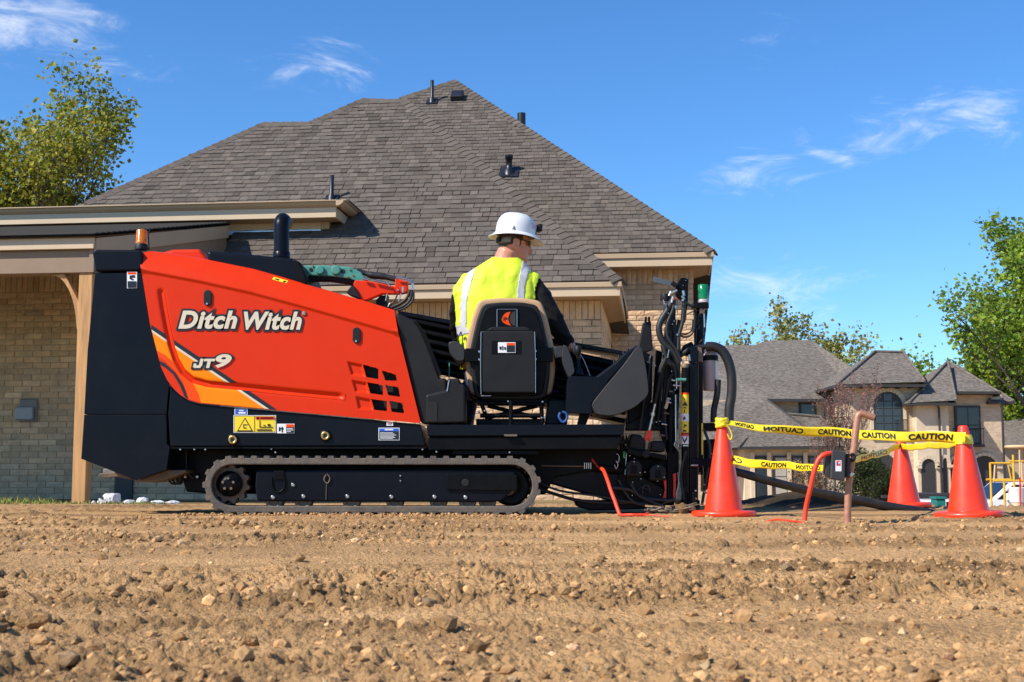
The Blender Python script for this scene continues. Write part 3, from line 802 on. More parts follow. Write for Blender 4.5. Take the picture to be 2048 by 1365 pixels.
def inpoly(P, x, y):
    r = np.zeros(x.shape, bool); n = len(P)
    for i in range(n):
        (x0, y0), (x1, y1) = P[i], P[(i + 1) % n]
        c = ((y0 > y) != (y1 > y)) & (x < (x1 - x0) * (y - y0) / (y1 - y0 + 1e-12) + x0); r ^= c
    return r
def pdist(P, x, y, closed=False):
    d = np.full(x.shape, 1e9); n = len(P)
    for i in range(n if closed else n - 1):
        (x0, y0), (x1, y1) = P[i], P[(i + 1) % n]
        dx, dy = x1 - x0, y1 - y0; tt = np.clip(((x - x0) * dx + (y - y0) * dy) / (dx * dx + dy * dy), 0, 1)
        d = np.minimum(d, np.hypot(x - x0 - tt * dx, y - y0 - tt * dy))
    return d
def hood_h(x, y):
    """relief of the hood side in metres towards the viewer"""
    c = interp(crease, x); k = 1 / 340.0
    d = (c - y) * k
    up = np.maximum(d - .006, 0)
    h = .011 * sstep(-.016, .006, d) - .30 * up - 2.0 * up ** 2
    fade = 1 - sstep(675, 692, x)
    h = h - .017 * np.exp(-(pdist(groove, x, y) / 5.0) ** 2) * np.where(x < 640, 1, fade)
    h = h - .0025 * sstep(0, 6, y - c) * 0
    for s in scoops:
        ins = inpoly(s, x, y); dd = pdist(s[:1] + s[3:], x, y)
        h = h - np.where(ins, .014 * sstep(0, 5, pdist(s, x, y, True) + 0 * dd) , 0)
    return h
NX, NY = 430, 190
hx = np.linspace(278.5, 840.5, NX)
tpx, bpx = interp(top_c, hx), interp(bot_c, hx)
q = np.linspace(0, 1, NY) ** 1.0
PX = np.repeat(hx[:, None], NY, 1); PY = tpx[:, None] + (bpx - tpx)[:, None] * q[None]
HH = hood_h(PX, PY)
def Wn(px, py_, Y):
    x = (px - 1024) / FPX; y = -(py_ - 682.5) / FPX; c, s = math.cos(PITCH), math.sin(PITCH)
    t = Y / (c - y * s); return np.stack([x * t, np.broadcast_to(Y, t.shape) + 0 * t, CAMZ + (s + y * c) * t], -1)
HV = Wn(PX, PY, Y0 + 0 * PX); HV[..., 1] -= HH
idx = np.arange(NX * NY).reshape(NX, NY)
cx = (PX[:-1, :-1] + PX[1:, 1:]) / 2; cy = (PY[:-1, :-1] + PY[1:, 1:]) / 2
hole = np.zeros(cx.shape, bool)
for v in vents: hole |= inpoly(v, cx, cy) & (pdist(v, cx, cy, True) > .8)
quads = np.stack([idx[:-1, :-1], idx[:-1, 1:], idx[1:, 1:], idx[1:, :-1]], -1)[~hole]
# top skin rolled over to the far side
rim = HV[:, 0, :]; NT = 10
extra = []
for k in range(1, NT):
    f = k / (NT - 1); e = rim.copy(); e[:, 1] = rim[:, 1] + f * (1.0 - (rim[:, 1] - Y0)); e[:, 2] += .035 * math.sin(math.pi * min(1, f * 1.0)) ** .6 * np.clip((790 - hx) / 150, 0, 1); extra.append(e)
b0 = NX * NY
allv = np.concatenate([HV.reshape(-1, 3)] + extra)
tq = []
lay = [idx[:, 0]] + [b0 + k * NX + np.arange(NX) for k in range(NT - 1)]
for k in range(NT - 1):
    a, b = lay[k], lay[k + 1]; tq.append(np.stack([a[:-1], a[1:], b[1:], b[:-1]], -1))
hood = npmesh('hood', allv, np.concatenate([quads] + tq), M['orange_paint'], KM)
m = MB(); m.pp([(700, 715), (800, 735), (822, 835), (715, 828)], Y0 + .05, .3); m.build('vent_interior', M['hole_black'], hood)
m = MB()
for v in vents[:6:1]:      # dim slats inside the openings
    pass
m.pp([(715, 778), (800, 786), (800, 789), (715, 781)], Y0 + .035, .01); m.pp([(715, 812), (812, 819), (812, 822), (715, 815)], Y0 + .035, .01); m.build('vent_slat', M['black_paint'], hood)
MB().pp([(318, 506), (345, 499), (399, 498), (412, 515), (414, 530), (318, 520)], Y0 + .35, .5).build('hood_crown', M['orange_paint'], KM, .02, 3)
MB().pp([(413, 501), (548, 513), (583, 516), (598, 524), (608, 545), (614, 572), (414, 524)], Y0 + .12, .7).build('engine_cover', M['navy_paint'], KM, .02, 3)
MB().pp([(583, 517), (600, 524), (611, 548), (616, 570), (603, 570), (590, 540)], Y0 + .10, .72).build('engine_cover_end', M['black_paint'], KM, .012)
# exhaust
pz = W(563, 515, Y0 + .3); topz = W(563, 453, Y0 + .3)
pts = [pz, topz] + [topz + Vector((0, .047 * (1 - math.cos(a)) * 1.3, .047 * math.sin(a))) for a in np.linspace(.2, 1.57, 6)] + [topz + Vector((0, .14, .047))]
ex = MB().tube(pts, .0475, 20).build('exhaust_pipe', M['navy_paint'], KM)
MB().lathe([(.053, 0), (.053, .03), (.049, .034)], pz, n=20).build('collar', M['navy_paint'], ex)
# amber beacon and whip aerial
bz = W(282.5, 500, Y0 + .25)
be = MB().lathe([(.040, 0), (.040, .02), (.034, .035)], bz, n=20).build('beacon', M['black_plastic'], KM)
MB().lathe([(.034, .036), (.035, .05), (.033, .052), (.033, .118), (.028, .124)], bz, n=24).build('amber_lens', M['amber'], be)
MB().tube([W(298, 500, Y0 + .25), W(297, 470, Y0 + .25), W(300, 458, Y0 + .25)], .0035, 6).build('aerial', M['black_plastic'], KM)
# stripes, all lying on the hood's relief
def on_hood(px, py_, off): 
    p = Wn(np.array(px, float), np.array(py_, float), Y0 + 0 * np.array(px, float)); p[..., 1] -= hood_h(np.array(px, float), np.array(py_, float)) + off; return p
def strip(name, A, B, m, off=.0016, nu=150, nv=24):
    """ruled patch between the pixel curves A and B, clipped to the hood"""
    def res(P, n):
        d = [0]
        for i in range(len(P) - 1): d.append(d[-1] + math.hypot(P[i + 1][0] - P[i][0], P[i + 1][1] - P[i][1]))
        tt = np.linspace(0, d[-1], n); return np.interp(tt, d, [p[0] for p in P]), np.interp(tt, d, [p[1] for p in P])
    ax, ay = res(A, nu); bx, by = res(B, nu); f = np.linspace(0, 1, nv)
    X_ = ax[:, None] + (bx - ax)[:, None] * f; Y_ = ay[:, None] + (by - ay)[:, None] * f
    Y_ = np.minimum(Y_, interp(bot_c, X_) - 1.2); 
    ii = np.arange(nu * nv).reshape(nu, nv)
    Q = np.stack([ii[:-1, :-1], ii[:-1, 1:], ii[1:, 1:], ii[1:, :-1]], -1).reshape(-1, 4)
    npmesh(name, on_hood(X_, Y_, off).reshape(-1, 3), Q, m, hood)
s1 = lambda x: 650 + (x - 303) * (168.5 / 249.0)          # upper edge of the black stripe, falling to the right
xs = np.linspace(302.5, 552, 60)
strip('black_stripe', [(x, s1(x)) for x in xs], [(x, s1(x) + 9.5) for x in xs], M['decal_black'], .0022)
xs2 = np.linspace(303.5, 541, 60)
strip('cream_stripe', [(x, s1(x) + 9.5) for x in xs2], [(x, s1(x) + 14.5) for x in xs2], M['decal_cream'], .0022)
strip('amber_patch', [(x, s1(x) + 14.5) for x in np.linspace(305.5, 533, 80)], [(306, 690)] + [(x, y) for x, y in ((312, 704), (330, 712), (360, 738), (385, 765), (398, 790), (402, 806))] + [(460, 812), (533, 818)], M['decal_amber'])
# orange swoosh below it
strip('orange_patch', [(311, 700), (330, 710), (360, 737), (385, 764), (398, 790), (402, 806)], [(313, 712), (330, 722), (350, 742), (365, 765), (373, 785), (376, 799)], M['decal_orange'], .0018)
strip('black_swoosh', [(318, 722), (330, 727), (350, 745), (365, 768), (374, 790), (377.5, 800)], [(320, 730), (330, 735), (347, 750), (359, 770), (367, 788), (370, 796)], M['decal_black'], .0024)
gl_ = []; gr_ = []
for i in range(len(groove)):
    (x0, y0), (x1, y1) = groove[max(i - 1, 0)], groove[min(i + 1, len(groove) - 1)]; L_ = math.hypot(x1 - x0, y1 - y0); nx_, ny_ = -(y1 - y0) / L_, (x1 - x0) / L_
    gl_.append((groove[i][0] + nx_ * 6.5, groove[i][1] + ny_ * 6.5)); gr_.append((groove[i][0] - nx_ * 6.5, groove[i][1] - ny_ * 6.5))
strip('groove_paint', gr_, gl_, M['orange_paint'], .0030, 260, 12)
# lettering
def letters(name, s, box, shear, off, m, z, ref=0.0, parent=None):
    x0, y0, x1, y1 = box
    def fn(u, v):
        p = on_hood(np.array([x0 + (x1 - x0) * u]), np.array([y1 + (y0 - y1) * v]), 0)[0]; p[1] = Y0 - z; return p
    vs, fs = text_map(s, fn, shear, off, ref)
    return MB().add(vs, fs).build(name, m, parent or hood)
letters('lettering_outline', 'Ditch', (357, 622, 475, 658.5), .27, .125, M['decal_black'], .0045, .038)
letters('lettering', 'Ditch', (357, 622, 475, 658.5), .27, .038, M['decal_cream'], .0065, .038)
letters('lettering_outline', 'Witch', (488, 624, 604, 660.5), .27, .125, M['decal_black'], .0045, .038)
letters('lettering', 'Witch', (488, 624, 604, 660.5), .27, .038, M['decal_cream'], .0065, .038)
0 and letters('lettering_outline', 'JT', (387, 718, 431, 736), .25, .15, M['decal_black'], .0045, .045)
0 and letters('lettering', 'JT', (387, 718, 431, 736), .25, .045, M['decal_cream'], .0085, .045)
letters('lettering_outline', '9', (431, 709, 464, 736.5), .22, .11, M['decal_black'], .0046, .04)
letters('lettering', '9', (431, 709, 464, 736.5), .22, .04, M['decal_cream'], .0085, .04)
sh = lambda x, y: (x + (736 - y) * .24, y)
def slab(name, R, grow, m, z):
    mb = MB()
    for k, (x0, y0, x1, y1) in enumerate(R):
        mb.pp([sh(x0 - grow, y0 - grow), sh(x1 + grow, y0 - grow), sh(x1 + grow, y1 + grow), sh(x0 - grow, y1 + grow)], Y0 - z - .0003 * k, .003)
    return mb.build(name, m, hood)
for R in ([(396.5, 718, 403, 733), (388, 731, 401, 736.5), (385.5, 727.5, 391, 735)], [(404.5, 718, 426.5, 723), (412, 722, 418.5, 736.5)]):
    slab('lettering_outline', R, 3.6, M['decal_black'], .0050); slab('lettering', R, 0, M['decal_cream'], .0090)
rc = W(608, 627, Y0); MB().lathe([(.0135, 0), (.0135, .004)], rc + Vector((0, -.006, 0)), 'y', 18).build('trademark_disc', M['decal_black'], hood)
letters('lettering', 'R', (605.5, 624, 610.5, 630), 0, .0, M['decal_cream'], .0075)
ring = [rc + Vector((math.cos(a) * .0095, -.0075, math.sin(a) * .0095)) for a in np.linspace(0, 2 * math.pi, 17)]
MB().tube(ring, .001, 4, caps=False).build('trademark_ring', M['decal_cream'], hood)
# latches
def latch(cx_, cy_):
    m = MB(); pts = [(cx_ + 8 * math.cos(a), cy_ + (8 if math.sin(a) > 0 else -8) + 8 * math.sin(a)) for a in np.linspace(0, 2 * math.pi, 25)[:-1]]
    m.prism([W(x, y, Y0 - .010) for x, y in pts], (0, .02, 0)); o = m.build('latch', M['black_plastic'], hood, .003)
    MB().lathe([(.006, -.004), (.006, .01)], W(cx_ - 1, cy_ + 12, Y0 - .010), 'y', 10).build('latch_screw', M['steel'], o)
latch(415, 596); latch(713, 671)
# small decals
def decal(name, x0, y0, x1, y1, Y, parent, base, parts, skew=0.0):
    o = MB().pp([(x0, y0), (x1, y0 + skew), (x1, y1 + skew), (x0, y1)], Y, .004).build(name, base, parent)
    by = {}
    for n_, (a, b, c, d, mm) in enumerate(parts):
        f = lambda u, v: W(x0 + (x1 - x0) * u, y0 + (y1 - y0) * v + skew * u, Y - .0008 - .0004 * n_)
        by.setdefault(mm, MB()).add([f(a, b), f(c, b), f(c, d), f(a, d)], [(0, 3, 2, 1)])
    for mm, mb in by.items(): mb.build(name + '_print', M[mm], o)
    return o
def lines(a, c, y0, y1, n, mm='decal_black', fill=.5):
    r = random.Random(n + int(y0 * 100)); return [(a, y0 + (y1 - y0) * k / n, a + (c - a) * (.65 + .35 * r.random()), y0 + (y1 - y0) * (k + fill) / n, mm) for k in range(n)]
decal('warning_decal', 254, 544, 274, 577, Y0 + .008, KM, M['decal_white'], [(.08, .03, .92, .16, 'decal_orange'), (.25, .22, .5, .45, 'decal_black'), (.5, .2, .8, .36, 'decal_black'), (.4, .42, .65, .5, 'decal_black'), (.06, .57, .94, .97, 'decal_black')] + [])
decal('service_decal', 469, 818, 495, 830, Y0 + .010, KM, M['decal_white'], [(.05, .08, .95, .92, 'decal_blue'), (.35, .22, .7, .38, 'decal_white'), (.3, .55, .85, .8, 'decal_white')])
dz = decal('hazard_decal', 467, 831, 552, 866, Y0 + .010, KM, M['decal_white'], [(.015, .03, .985, .97, 'decal_black'), (.025, .06, .49, .94, 'decal_yellow'), (.51, .06, .98, .94, 'decal_yellow')])
m = MB()
f = lambda u, v, o=.0030: W(467 + 85 * u, 831 + 35 * v, Y0 + .010 - o)
tri = lambda r, o: [f(.27 + r * .19 * dx, .60 + r * .43 * dy, o) for dx, dy in ((0, -1.1), (1, .75), (-1, .75))]
m.add(tri(1, .0030), [(0, 2, 1)], 0); m.add(tri(.80, .0038), [(0, 2, 1)], 1)
for a, b, c, d, k in ((.23, .50, .25, .75, 0), (.25, .52, .33, .58, 0), (.24, .70, .31, .76, 0), (.52, .08, .97, .24, 2), (.55, .10, .60, .22, 0), (.63, .12, .94, .20, 3), (.61, .30, .63, .72, 0), (.63, .66, .93, .71, 0), (.70, .55, .75, .61, 0), (.80, .50, .87, .62, 0), (.55, .80, .9, .88, 0)):
    m.add([f(a, b, .0048), f(c, b, .0048), f(c, d, .0048), f(a, d, .0048)], [(0, 3, 2, 1)], k)
m.build('hazard_print', [M['decal_black'], M['decal_yellow'], M['decal_red'], M['decal_white']], dz)
decal('warning_decal', 554, 848, 589, 867, Y0 + .010, KM, M['decal_white'], [(.1, .35, .2, .8, 'decal_black'), (.2, .45, .38, .6, 'decal_black'), (.26, .3, .33, .9, 'decal_black'), (.52, .05, .97, .36, 'decal_orange'), (.52, .36, .97, .95, 'decal_black')] + [(.55, .47, .9, .53, 'decal_white'), (.55, .62, .94, .68, 'decal_white'), (.55, .77, .8, .83, 'decal_white')])
decal('notice_decal', 773, 844, 786, 852, Y0 + .010, KM, M['decal_white'], [(.15, .25, .6, .5, 'decal_red'), (.65, .25, .85, .5, 'decal_black'), (.2, .65, .8, .75, 'decal_black')])
nd = decal('instruction_decal', 757, 856, 799, 881, Y0 + .010, KM, M['decal_white'], [(.03, .05, .97, .28, 'decal_blue'), (.03, .28, .97, .95, 'decal_black'), (.3, .10, .7, .2, 'decal_white')] )
m = MB()
for k in range(6):
    a, b = W(760, 865.5 + k * 2.4, Y0 + .010 - .003), W(760 + 26 + 8 * ((k * 37) % 5) / 5, 866.4 + k * 2.4, Y0 + .010 - .003); m.add([(a.x, a.y, a.z), (b.x, a.y, a.z), (b.x, a.y, b.z), (a.x, a.y, b.z)], [(0, 1, 2, 3)])
m.build('instruction_print', M['decal_white'], nd)
strip('hood_decal', [(544, 551), (573, 559)], [(541.5, 557), (570, 565)], M['decal_yellow'], .002, 12, 6); strip('hood_decal_print', [(548, 554.5), (556, 556.5)], [(547, 557), (555, 559.2)], M['decal_black'], .003, 6, 4); strip('hood_decal_print', [(565, 559), (570, 560.3)], [(563, 562.5), (567, 563.6)], M['decal_black'], .003, 6, 4)
# plugs in the skirt
for x, y in ((466, 880), (651, 872)):
    c = W(x, y, Y0 + .012); o = MB().lathe([(.034, .003), (.034, -.006), (.026, -.004)], c, 'y', 24).build('plug_ring', M['steel' if False else 'black_paint'], KM)
    MB().lathe([(.026, -.003), (.026, -.012), (.021, -.016), (.012, -.013), (.011, -.006)], c, 'y', 24).build('brass_plug', M['brass'], o)
    MB().lathe([(.0105, -.011), (.0105, -.0125)], c, 'y', 12).build('plug_socket', M['hole_black'], o)
# --- black plastic shield behind the hood, fender box
MB().pp([(791, 626), (806, 631), (828, 641), (843, 660), (858, 696), (873, 738), (880, 757), (893, 757), (893, 849), (843, 848), (797, 668)], Y0 + .02, .10).build('side_shield', M['black_plastic'], KM, .014, 3)
MB().pp([(830, 641), (847, 660), (864, 700), (884, 750), (878, 752), (858, 704), (842, 666)], Y0 + .005, .03).build('shield_rail', M['black_paint'], KM, .004)
fb = MB().pp([(894, 757), (919, 757), (921, 768), (930, 770), (931, 846), (852, 848), (851, 790), (880, 783), (894, 780)], Y0 + .005, .30).build('fender_box', M['black_plastic'], KM, .014, 3)
MB().pr(853, 804, 875, 844, Y0 + .001, .004).build('fender_recess', M['hole_black'], fb, .002)
MB().pp([(897, 760), (899, 760), (895, 783), (893, 783)], Y0 - .0, .01).build('hand_grip', M['steel'], KM)
MB().tube([W(898, 757, 7.95), W(899, 726, 7.95)], .0045, 6).build('lever', M['teal_paint'], KM)
# deck and chassis
MB().pp([(853, 850), (1250, 849), (1247, 871), (855, 873)], Y0 - .0, .62).build('deck_rail', M['navy_paint'], KM, .006)
MB().pp([(855, 874.5), (1246, 872.5), (1234, 899), (857, 901)], Y0 + .012, .60).build('deck_beam', M['black_paint'], KM, .006)
MB().pr(905, 902, 1078, 909, Y0 + .05, .4).build('deck_channel', M['black_paint'], KM)
MB().pp([(362, 898), (1238, 898), (1236, 934), (1110, 955), (1090, 990), (415, 988), (372, 984), (366, 965)], Y0 + .30, .42).build('chassis', M['black_paint'], KM, .01)
MB().pp([(1085, 925), (1238, 925), (1346, 985), (1350, 1012), (1240, 1008), (1078, 962)], Y0 + .34, .3).build('drill_frame', M['navy_paint'], KM, .012)
m = MB(); m.tube(hose([(1078, 965), (1120, 982), (1200, 993), (1250, 1003), (1330, 1012)], 0, Y0 + .25), .008, 6); m.tube(hose([(1078, 978), (1150, 1000), (1220, 1006), (1300, 1005)], 0, Y0 + .3), .012, 6); m.build('lower_hose', M['hose_rubber'], KM)
MB().pp([(1148, 1000), (1260, 1003), (1300, 1018), (1180, 1022), (1155, 1014)], Y0 + .3, .2).build('foot_plate', M['black_paint'], KM, .008)
m = MB(); m.tube([W(1082, 932, Y0 + .28), W(1170, 933, Y0 + .28)], .006, 8); m.build('spindle', M['dirty_steel'], KM)
for k in range(4): MB().tube([W(1169 + k * 4.2, 926, Y0 + .275), W(1169 + k * 4.2, 938, Y0 + .275)], .004, 6).build('spindle_fin', M['steel'], KM)
m = MB(); m.tube([W(1180, 932, Y0 + .33), W(1245, 940, Y0 + .33)], .035, 14); m.build('spindle_drive', M['black_paint'], KM)
# hitch and loose bits under the rear
m = MB(); m.pp([(196, 952), (200, 947), (235, 945), (262, 950), (262, 960), (235, 954), (205, 957)], Y0 + .4, .05); m.build('tow_hook', M['dirty_steel'], KM, .004)
MB().pp([(206, 938), (250, 936), (262, 960), (206, 947)], Y0 + .42, .3).build('hitch_plate', M['grey_plastic'], KM, .006)
MB().pp([(265, 962), (290, 941), (372, 940), (372, 945), (330, 960), (285, 966)], Y0 + .1, .5).build('belly_plate', M['tan_vinyl' if False else 'dirty_steel'], KM, .006)
m = MB()
for k in range(3): m.tube(hose([(338 + k * 8, 944), (338 + k * 8, 960), (345 + k * 6, 968), (356 + k * 4, 965), (364, 950)], 0, Y0 + .25 + k * .02), .007, 6)
m.build('hose_loop', M['hose_rubber'], KM)
MB().pp([(338, 894), (372, 894), (372, 940), (345, 940)], Y0 + .25, .3).build('rear_bracket', M['black_paint'], KM)
MB().tube(hose([(372, 898), (373, 930), (378, 948), (386, 957)], 0, Y0 + .2), .006, 6).build('drain_hose', M['hose_rubber'], KM)
def bolts(name, pts, Y, r, parent, m='steel'):
    me = None
    for x, y in pts:
        if me is None: me = MB().lathe([(r, .004), (r, -.005), (r * .6, -.009)], (0, 0, 0), 'y', 8).mesh(name, M[m])
        o = bpy.data.objects.new(name, me); COL.objects.link(o); adopt(o, parent); o.location = W(x, y, Y)
bolts('bolt', [(371, 954), (395, 954)], Y0 + .28, .013, KM)
bolts('bolt', [(361, 899), (389, 899), (411, 899), (543, 898), (551, 905), (845, 899), (873, 904), (1019, 905)], Y0 + .03, .008, KM)
# --- tracks
def track(Yt, near=True):
    cl, cr, R = (464, 971), (1023, 971.5), 54.5
    def loop(r, n=22):
        L = [(cl[0] + r * math.cos(a), cl[1] - r * math.sin(a)) for a in np.linspace(math.pi / 2, 3 * math.pi / 2, n)]
        Rr = [(cr[0] + r * math.cos(a), cr[1] - r * math.sin(a)) for a in np.linspace(-math.pi / 2, math.pi / 2, n)]
        return L + Rr
    root = MB(); wd = .24
    O = [W(x, y, Yt) for x, y in loop(R)]; I = [W(x, y, Yt) for x, y in loop(R - 13)]; n = len(O); B = Vector((0, wd, 0))
    v = O + I + [p + B for p in O] + [p + B for p in I]
    f = []
    for i in range(n):
        j = (i + 1) % n
        f += [(i, j, n + j, n + i), (2 * n + j, 2 * n + i, 3 * n + i, 3 * n + j), (j, i, 2 * n + i, 2 * n + j), (n + i, n + j, 3 * n + j, 3 * n + i)]
    belt = MB().add(v, f, 0, False).build('track_belt', M['rubber'], KM, .006)
    # lugs round the belt
    lm = MB(); k = 1 / 340.0; w2, h2 = 7.0 * k, 4.6 * k
    lm.prism([(-w2, 0, -.004), (w2, 0, -.004), (w2 * .7, 0, h2), (-w2 * .7, 0, h2)], (0, wd, 0))
    lme = lm.mesh('track_lug', M['rubber'])
    P = loop(R, 60); d = [0]
    for i in range(len(P)): d.append(d[-1] + math.dist(P[i], P[(i + 1) % len(P)]))
    nl = int(d[-1] / 25.2)
    for q_ in range(nl):
        s = (q_ + .3) * d[-1] / nl; i = max(j for j in range(len(P)) if d[j] <= s); a, b = P[i], P[(i + 1) % len(P)]; t_ = (s - d[i]) / max(1e-6, d[i + 1] - d[i])
        c = (a[0] + (b[0] - a[0]) * t_, a[1] + (b[1] - a[1]) * t_)
        tx, ty = b[0] - a[0], b[1] - a[1]
        o = bpy.data.objects.new('track_lug', lme); COL.objects.link(o); adopt(o, belt); o.location = W(c[0], c[1], Yt)
        nx_, nz_ = -ty, -tx      # outward for this winding (pixel y is down)
        o.rotation_euler = (0, math.atan2(ty * -1, -tx) * 1.0 + math.pi * 0, 0) if False else (0, math.atan2(*( (c[0] - min(max(c[0], cl[0]), cr[0])), -(c[1] - 971.3) )) if (c[0] < cl[0] or c[0] > cr[0]) else (0 if c[1] < 971 else math.pi), 0)
    tm = MB()
    for q_ in range(nl):          # guide teeth inside
        s = (q_ + .5) * d[-1] / nl; i = max(j for j in range(len(P)) if d[j] <= s); c = P[i]
        ax, ay = min(max(c[0], cl[0]), cr[0]), 971; r_ = math.hypot(c[0] - ax, c[1] - ay)
        x, y = ax + (c[0] - ax) * (R - 19) / r_, ay + (c[1] - ay) * (R - 19) / r_
        p = W(x, y, Yt + .09); tm.box((p.x - .012, p.y, p.z - .014), (p.x + .012, p.y + .05, p.z + .014))
    tm.build('guide_teeth', M['rubber'], belt, .004)['kind'] = 'stuff'
    if not near: return
    # sprocket
    c = W(460, 968, Yt + .06); prof = []
    tp = []
    for k in range(44):
        a = 2 * math.pi * k / 44; r = .118 if (k // 2) % 2 else .098; tp.append(c + Vector((math.cos(a) * r, 0, math.sin(a) * r)))
    sp = MB().prism(tp, (0, .08, 0)).build('sprocket', M['dirty_steel'], KM, .004)
    MB().lathe([(.075, .0), (.075, -.03), (.045, -.035), (.040, -.05), (.022, -.052)], c, 'y', 24).build('hub', M['black_paint'], sp)
    for k in range(5):
        a = k * 1.257 + .3; MB().lathe([(.008, -.036), (.008, -.046)], c + Vector((math.cos(a) * .032, -.012, math.sin(a) * .032)), 'y', 8).build('hub_bolt', M['dirty_steel'], sp)
    # side frame
    fr = MB().pp([(512, 941), (890, 939), (1030, 941), (1030, 975), (1005, 1002), (980, 1005), (514, 1003), (510, 975)], Yt + .03, .10).build('track_frame', M['navy_paint'], KM, .01)
    MB().pp([(893, 949), (1034, 950), (1034, 982), (893, 980)], Yt + .015, .02).build('tension_cover', M['black_paint'], fr, .004)
    MB().lathe([(.022, .002), (.022, -.003), (.018, -.003)], W(931, 966, Yt + .015), 'y', 20).build('grease_port', M['hole_black'], fr)
    bolts('frame_bolt', [(546, 995), (607, 993), (695, 993), (783, 994), (869, 994), (931, 995), (586, 970)], Yt + .03, .014, fr)
    m = MB(); m.tube(hose([(544, 955), (545, 975), (557, 985), (569, 975), (569, 955)], 0, Yt + .024), .006, 6); m.build('lifting_eye', M['black_paint'], fr)
    MB().pr(548, 942, 568, 960, Yt + .02, .01).build('eye_plate', M['black_paint'], fr, .003)
    m = MB(); m.tube(hose([(652, 950), (648, 960), (655, 967), (660, 957), (654, 948)], 0, Yt + .022), .004, 5); m.tube(hose([(653, 966), (652, 1000)], 0, Yt + .026), .002, 5); m.build('tie_wire', M['dirty_steel'], fr)
    for x in (801,): bolts('frame_bolt', [(x, 952), (x, 962)], Yt + .03, .007, fr)
    MB().lathe([(.012, 0), (.06, -.01), (.06, -.05)], W(1012, 972, Yt + .13), 'y', 20).build('idler_rim', M['dirty_steel'], KM)
    MB().lathe([(.115, .0), (.115, -.04), (.095, -.05), (.05, -.03)], W(1021, 973, Yt + .12), 'y', 28).build('idler', M['black_paint'], KM)
    for x in (549, 607, 703, 790, 877, 935, 975):
        o = MB().lathe([(.052, .06), (.052, .0), (.046, -.012), (.03, -.012), (.028, -.004)], W(x, 1003, Yt + .06), 'y', 20).build('roller', M['dirty_steel'], KM)
track(7.60); track(8.42, False)
# --- rod box: rows of black drill rods sloping down to the front
rb = MB()
def rod(x0, y0, x1, y1, Y, r, parent=None):
    return MB().tube([W(x0, y0, Y), W(x1, y1, Y)], r, 12).build('drill_rod', M['black_paint'], KM)
for k in range(6): rod(812, 640 + k * 17.5, 1290, 742 + k * 17.5, 8.38 + .004 * (k % 2), .021)
for k in range(4): rod(812, 648 + k * 24, 1290, 750 + k * 24, 8.50, .024)
MB().pp([(800, 622), (1300, 712), (1300, 720), (800, 631)], 8.36, .3).build('rod_box_rail', M['navy_paint'], KM, .004)
MB().pp([(800, 740), (1270, 842), (1270, 852), (800, 752)], 8.36, .3).build('rod_box_floor', M['black_paint'], KM, .004)
MB().pp([(796, 622), (870, 640), (870, 760), (820, 760)], 8.55, .06).build('rod_box_back', M['black_paint'], KM)
MB().pp([(860, 640), (1290, 735), (1290, 840), (860, 745)], 8.58, .04).build('rod_box_back', M['black_paint'], KM)
# --- pipe loader arm (teal casting on an orange bracket) above the hood
tl = MB().pp([(604, 533), (612, 531), (650, 531), (700, 534), (722, 545), (735, 562), (722, 566), (700, 558), (660, 553), (610, 551)], Y0 + .30, .14).build('loader_casting', M['teal_paint'], KM, .008)
for x, y, r in ((640, 541, .028), (672, 541, .030)): MB().lathe([(r, .01), (r, -.012), (r * .8, -.016)], W(x, y, Y0 + .30), 'y', 20).build('casting_boss', M['teal_paint'], tl)
for x, y, r in ((622, 540, .012), (686, 543, .013)): MB().lathe([(r, -.001), (r, -.003)], W(x, y, Y0 + .30), 'y', 14).build('casting_port', M['hole_black'], tl)
bolts('casting_bolt', [(639, 534), (639, 548), (700, 540), (706, 551), (696, 554), (626, 533), (617, 550)], Y0 + .30, .006, tl, 'brass')
MB().pp([(607, 553), (660, 555), (705, 562), (720, 568), (700, 566), (655, 560), (612, 560)], Y0 + .32, .1).build('loader_plate', M['hole_black'], KM)
MB().pp([(706, 569), (710, 561), (735, 562), (790, 573), (790, 558), (800, 560), (815, 563), (816, 585), (800, 588), (765, 588), (735, 600), (722, 602)], Y0 + .27, .06).build('loader_arm', M['orange_paint'], KM, .006)
MB().pp([(692, 585), (702, 572), (708, 572), (722, 598), (700, 590)], Y0 + .25, .1).build('loader_guard', M['black_plastic'], KM, .004)
m = MB(); m.tube(hose([(714, 541), (740, 550), (765, 553), (795, 560)], 0, Y0 + .36), [.016] * 5 + [.022] * 6 + [.018] * 5, 10); m.build('loader_cylinder', M['hose_rubber'], KM)
m = MB(); m.tube([W(726, 558, Y0 + .25), W(737, 560, Y0 + .25)], .008, 8); m.tube([W(748, 561, Y0 + .25), W(772, 567, Y0 + .25)], .007, 8)
m.tube(hose([(792, 556), (806, 557), (818, 560), (825, 566), (822, 580)], 0, Y0 + .25), .006, 6); m.tube(hose([(815, 562), (826, 567), (827, 580)], 0, Y0 + .22), .006, 6); m.tube([W(805, 574, Y0 + .25), W(806, 586, Y0 + .25)], .007, 6); m.tube([W(775, 566, Y0 + .25), W(780, 574, Y0 + .25)], .006, 6)
m.tube([W(774, 588, Y0 + .25), W(771, 602, Y0 + .25)], .004, 6); m.tube([W(802, 588, Y0 + .25), W(797, 604, Y0 + .25)], .005, 6); m.tube(hose([(776, 614), (780, 607), (786, 606)], 0, Y0 + .2), .004, 6)
m.build('hydraulic_fitting', M['steel'], KM)
m = MB()
for a, r in (([(824, 582), (820, 600), (808, 612), (788, 620)], .009), ([(820, 580), (814, 596), (800, 608), (782, 616)], .010), ([(795, 588), (790, 600), (778, 612)], .005), ([(827, 584), (826, 600), (812, 615), (795, 622)], .007)): m.tube(hose(a, 0, Y0 + .25), r, 8)
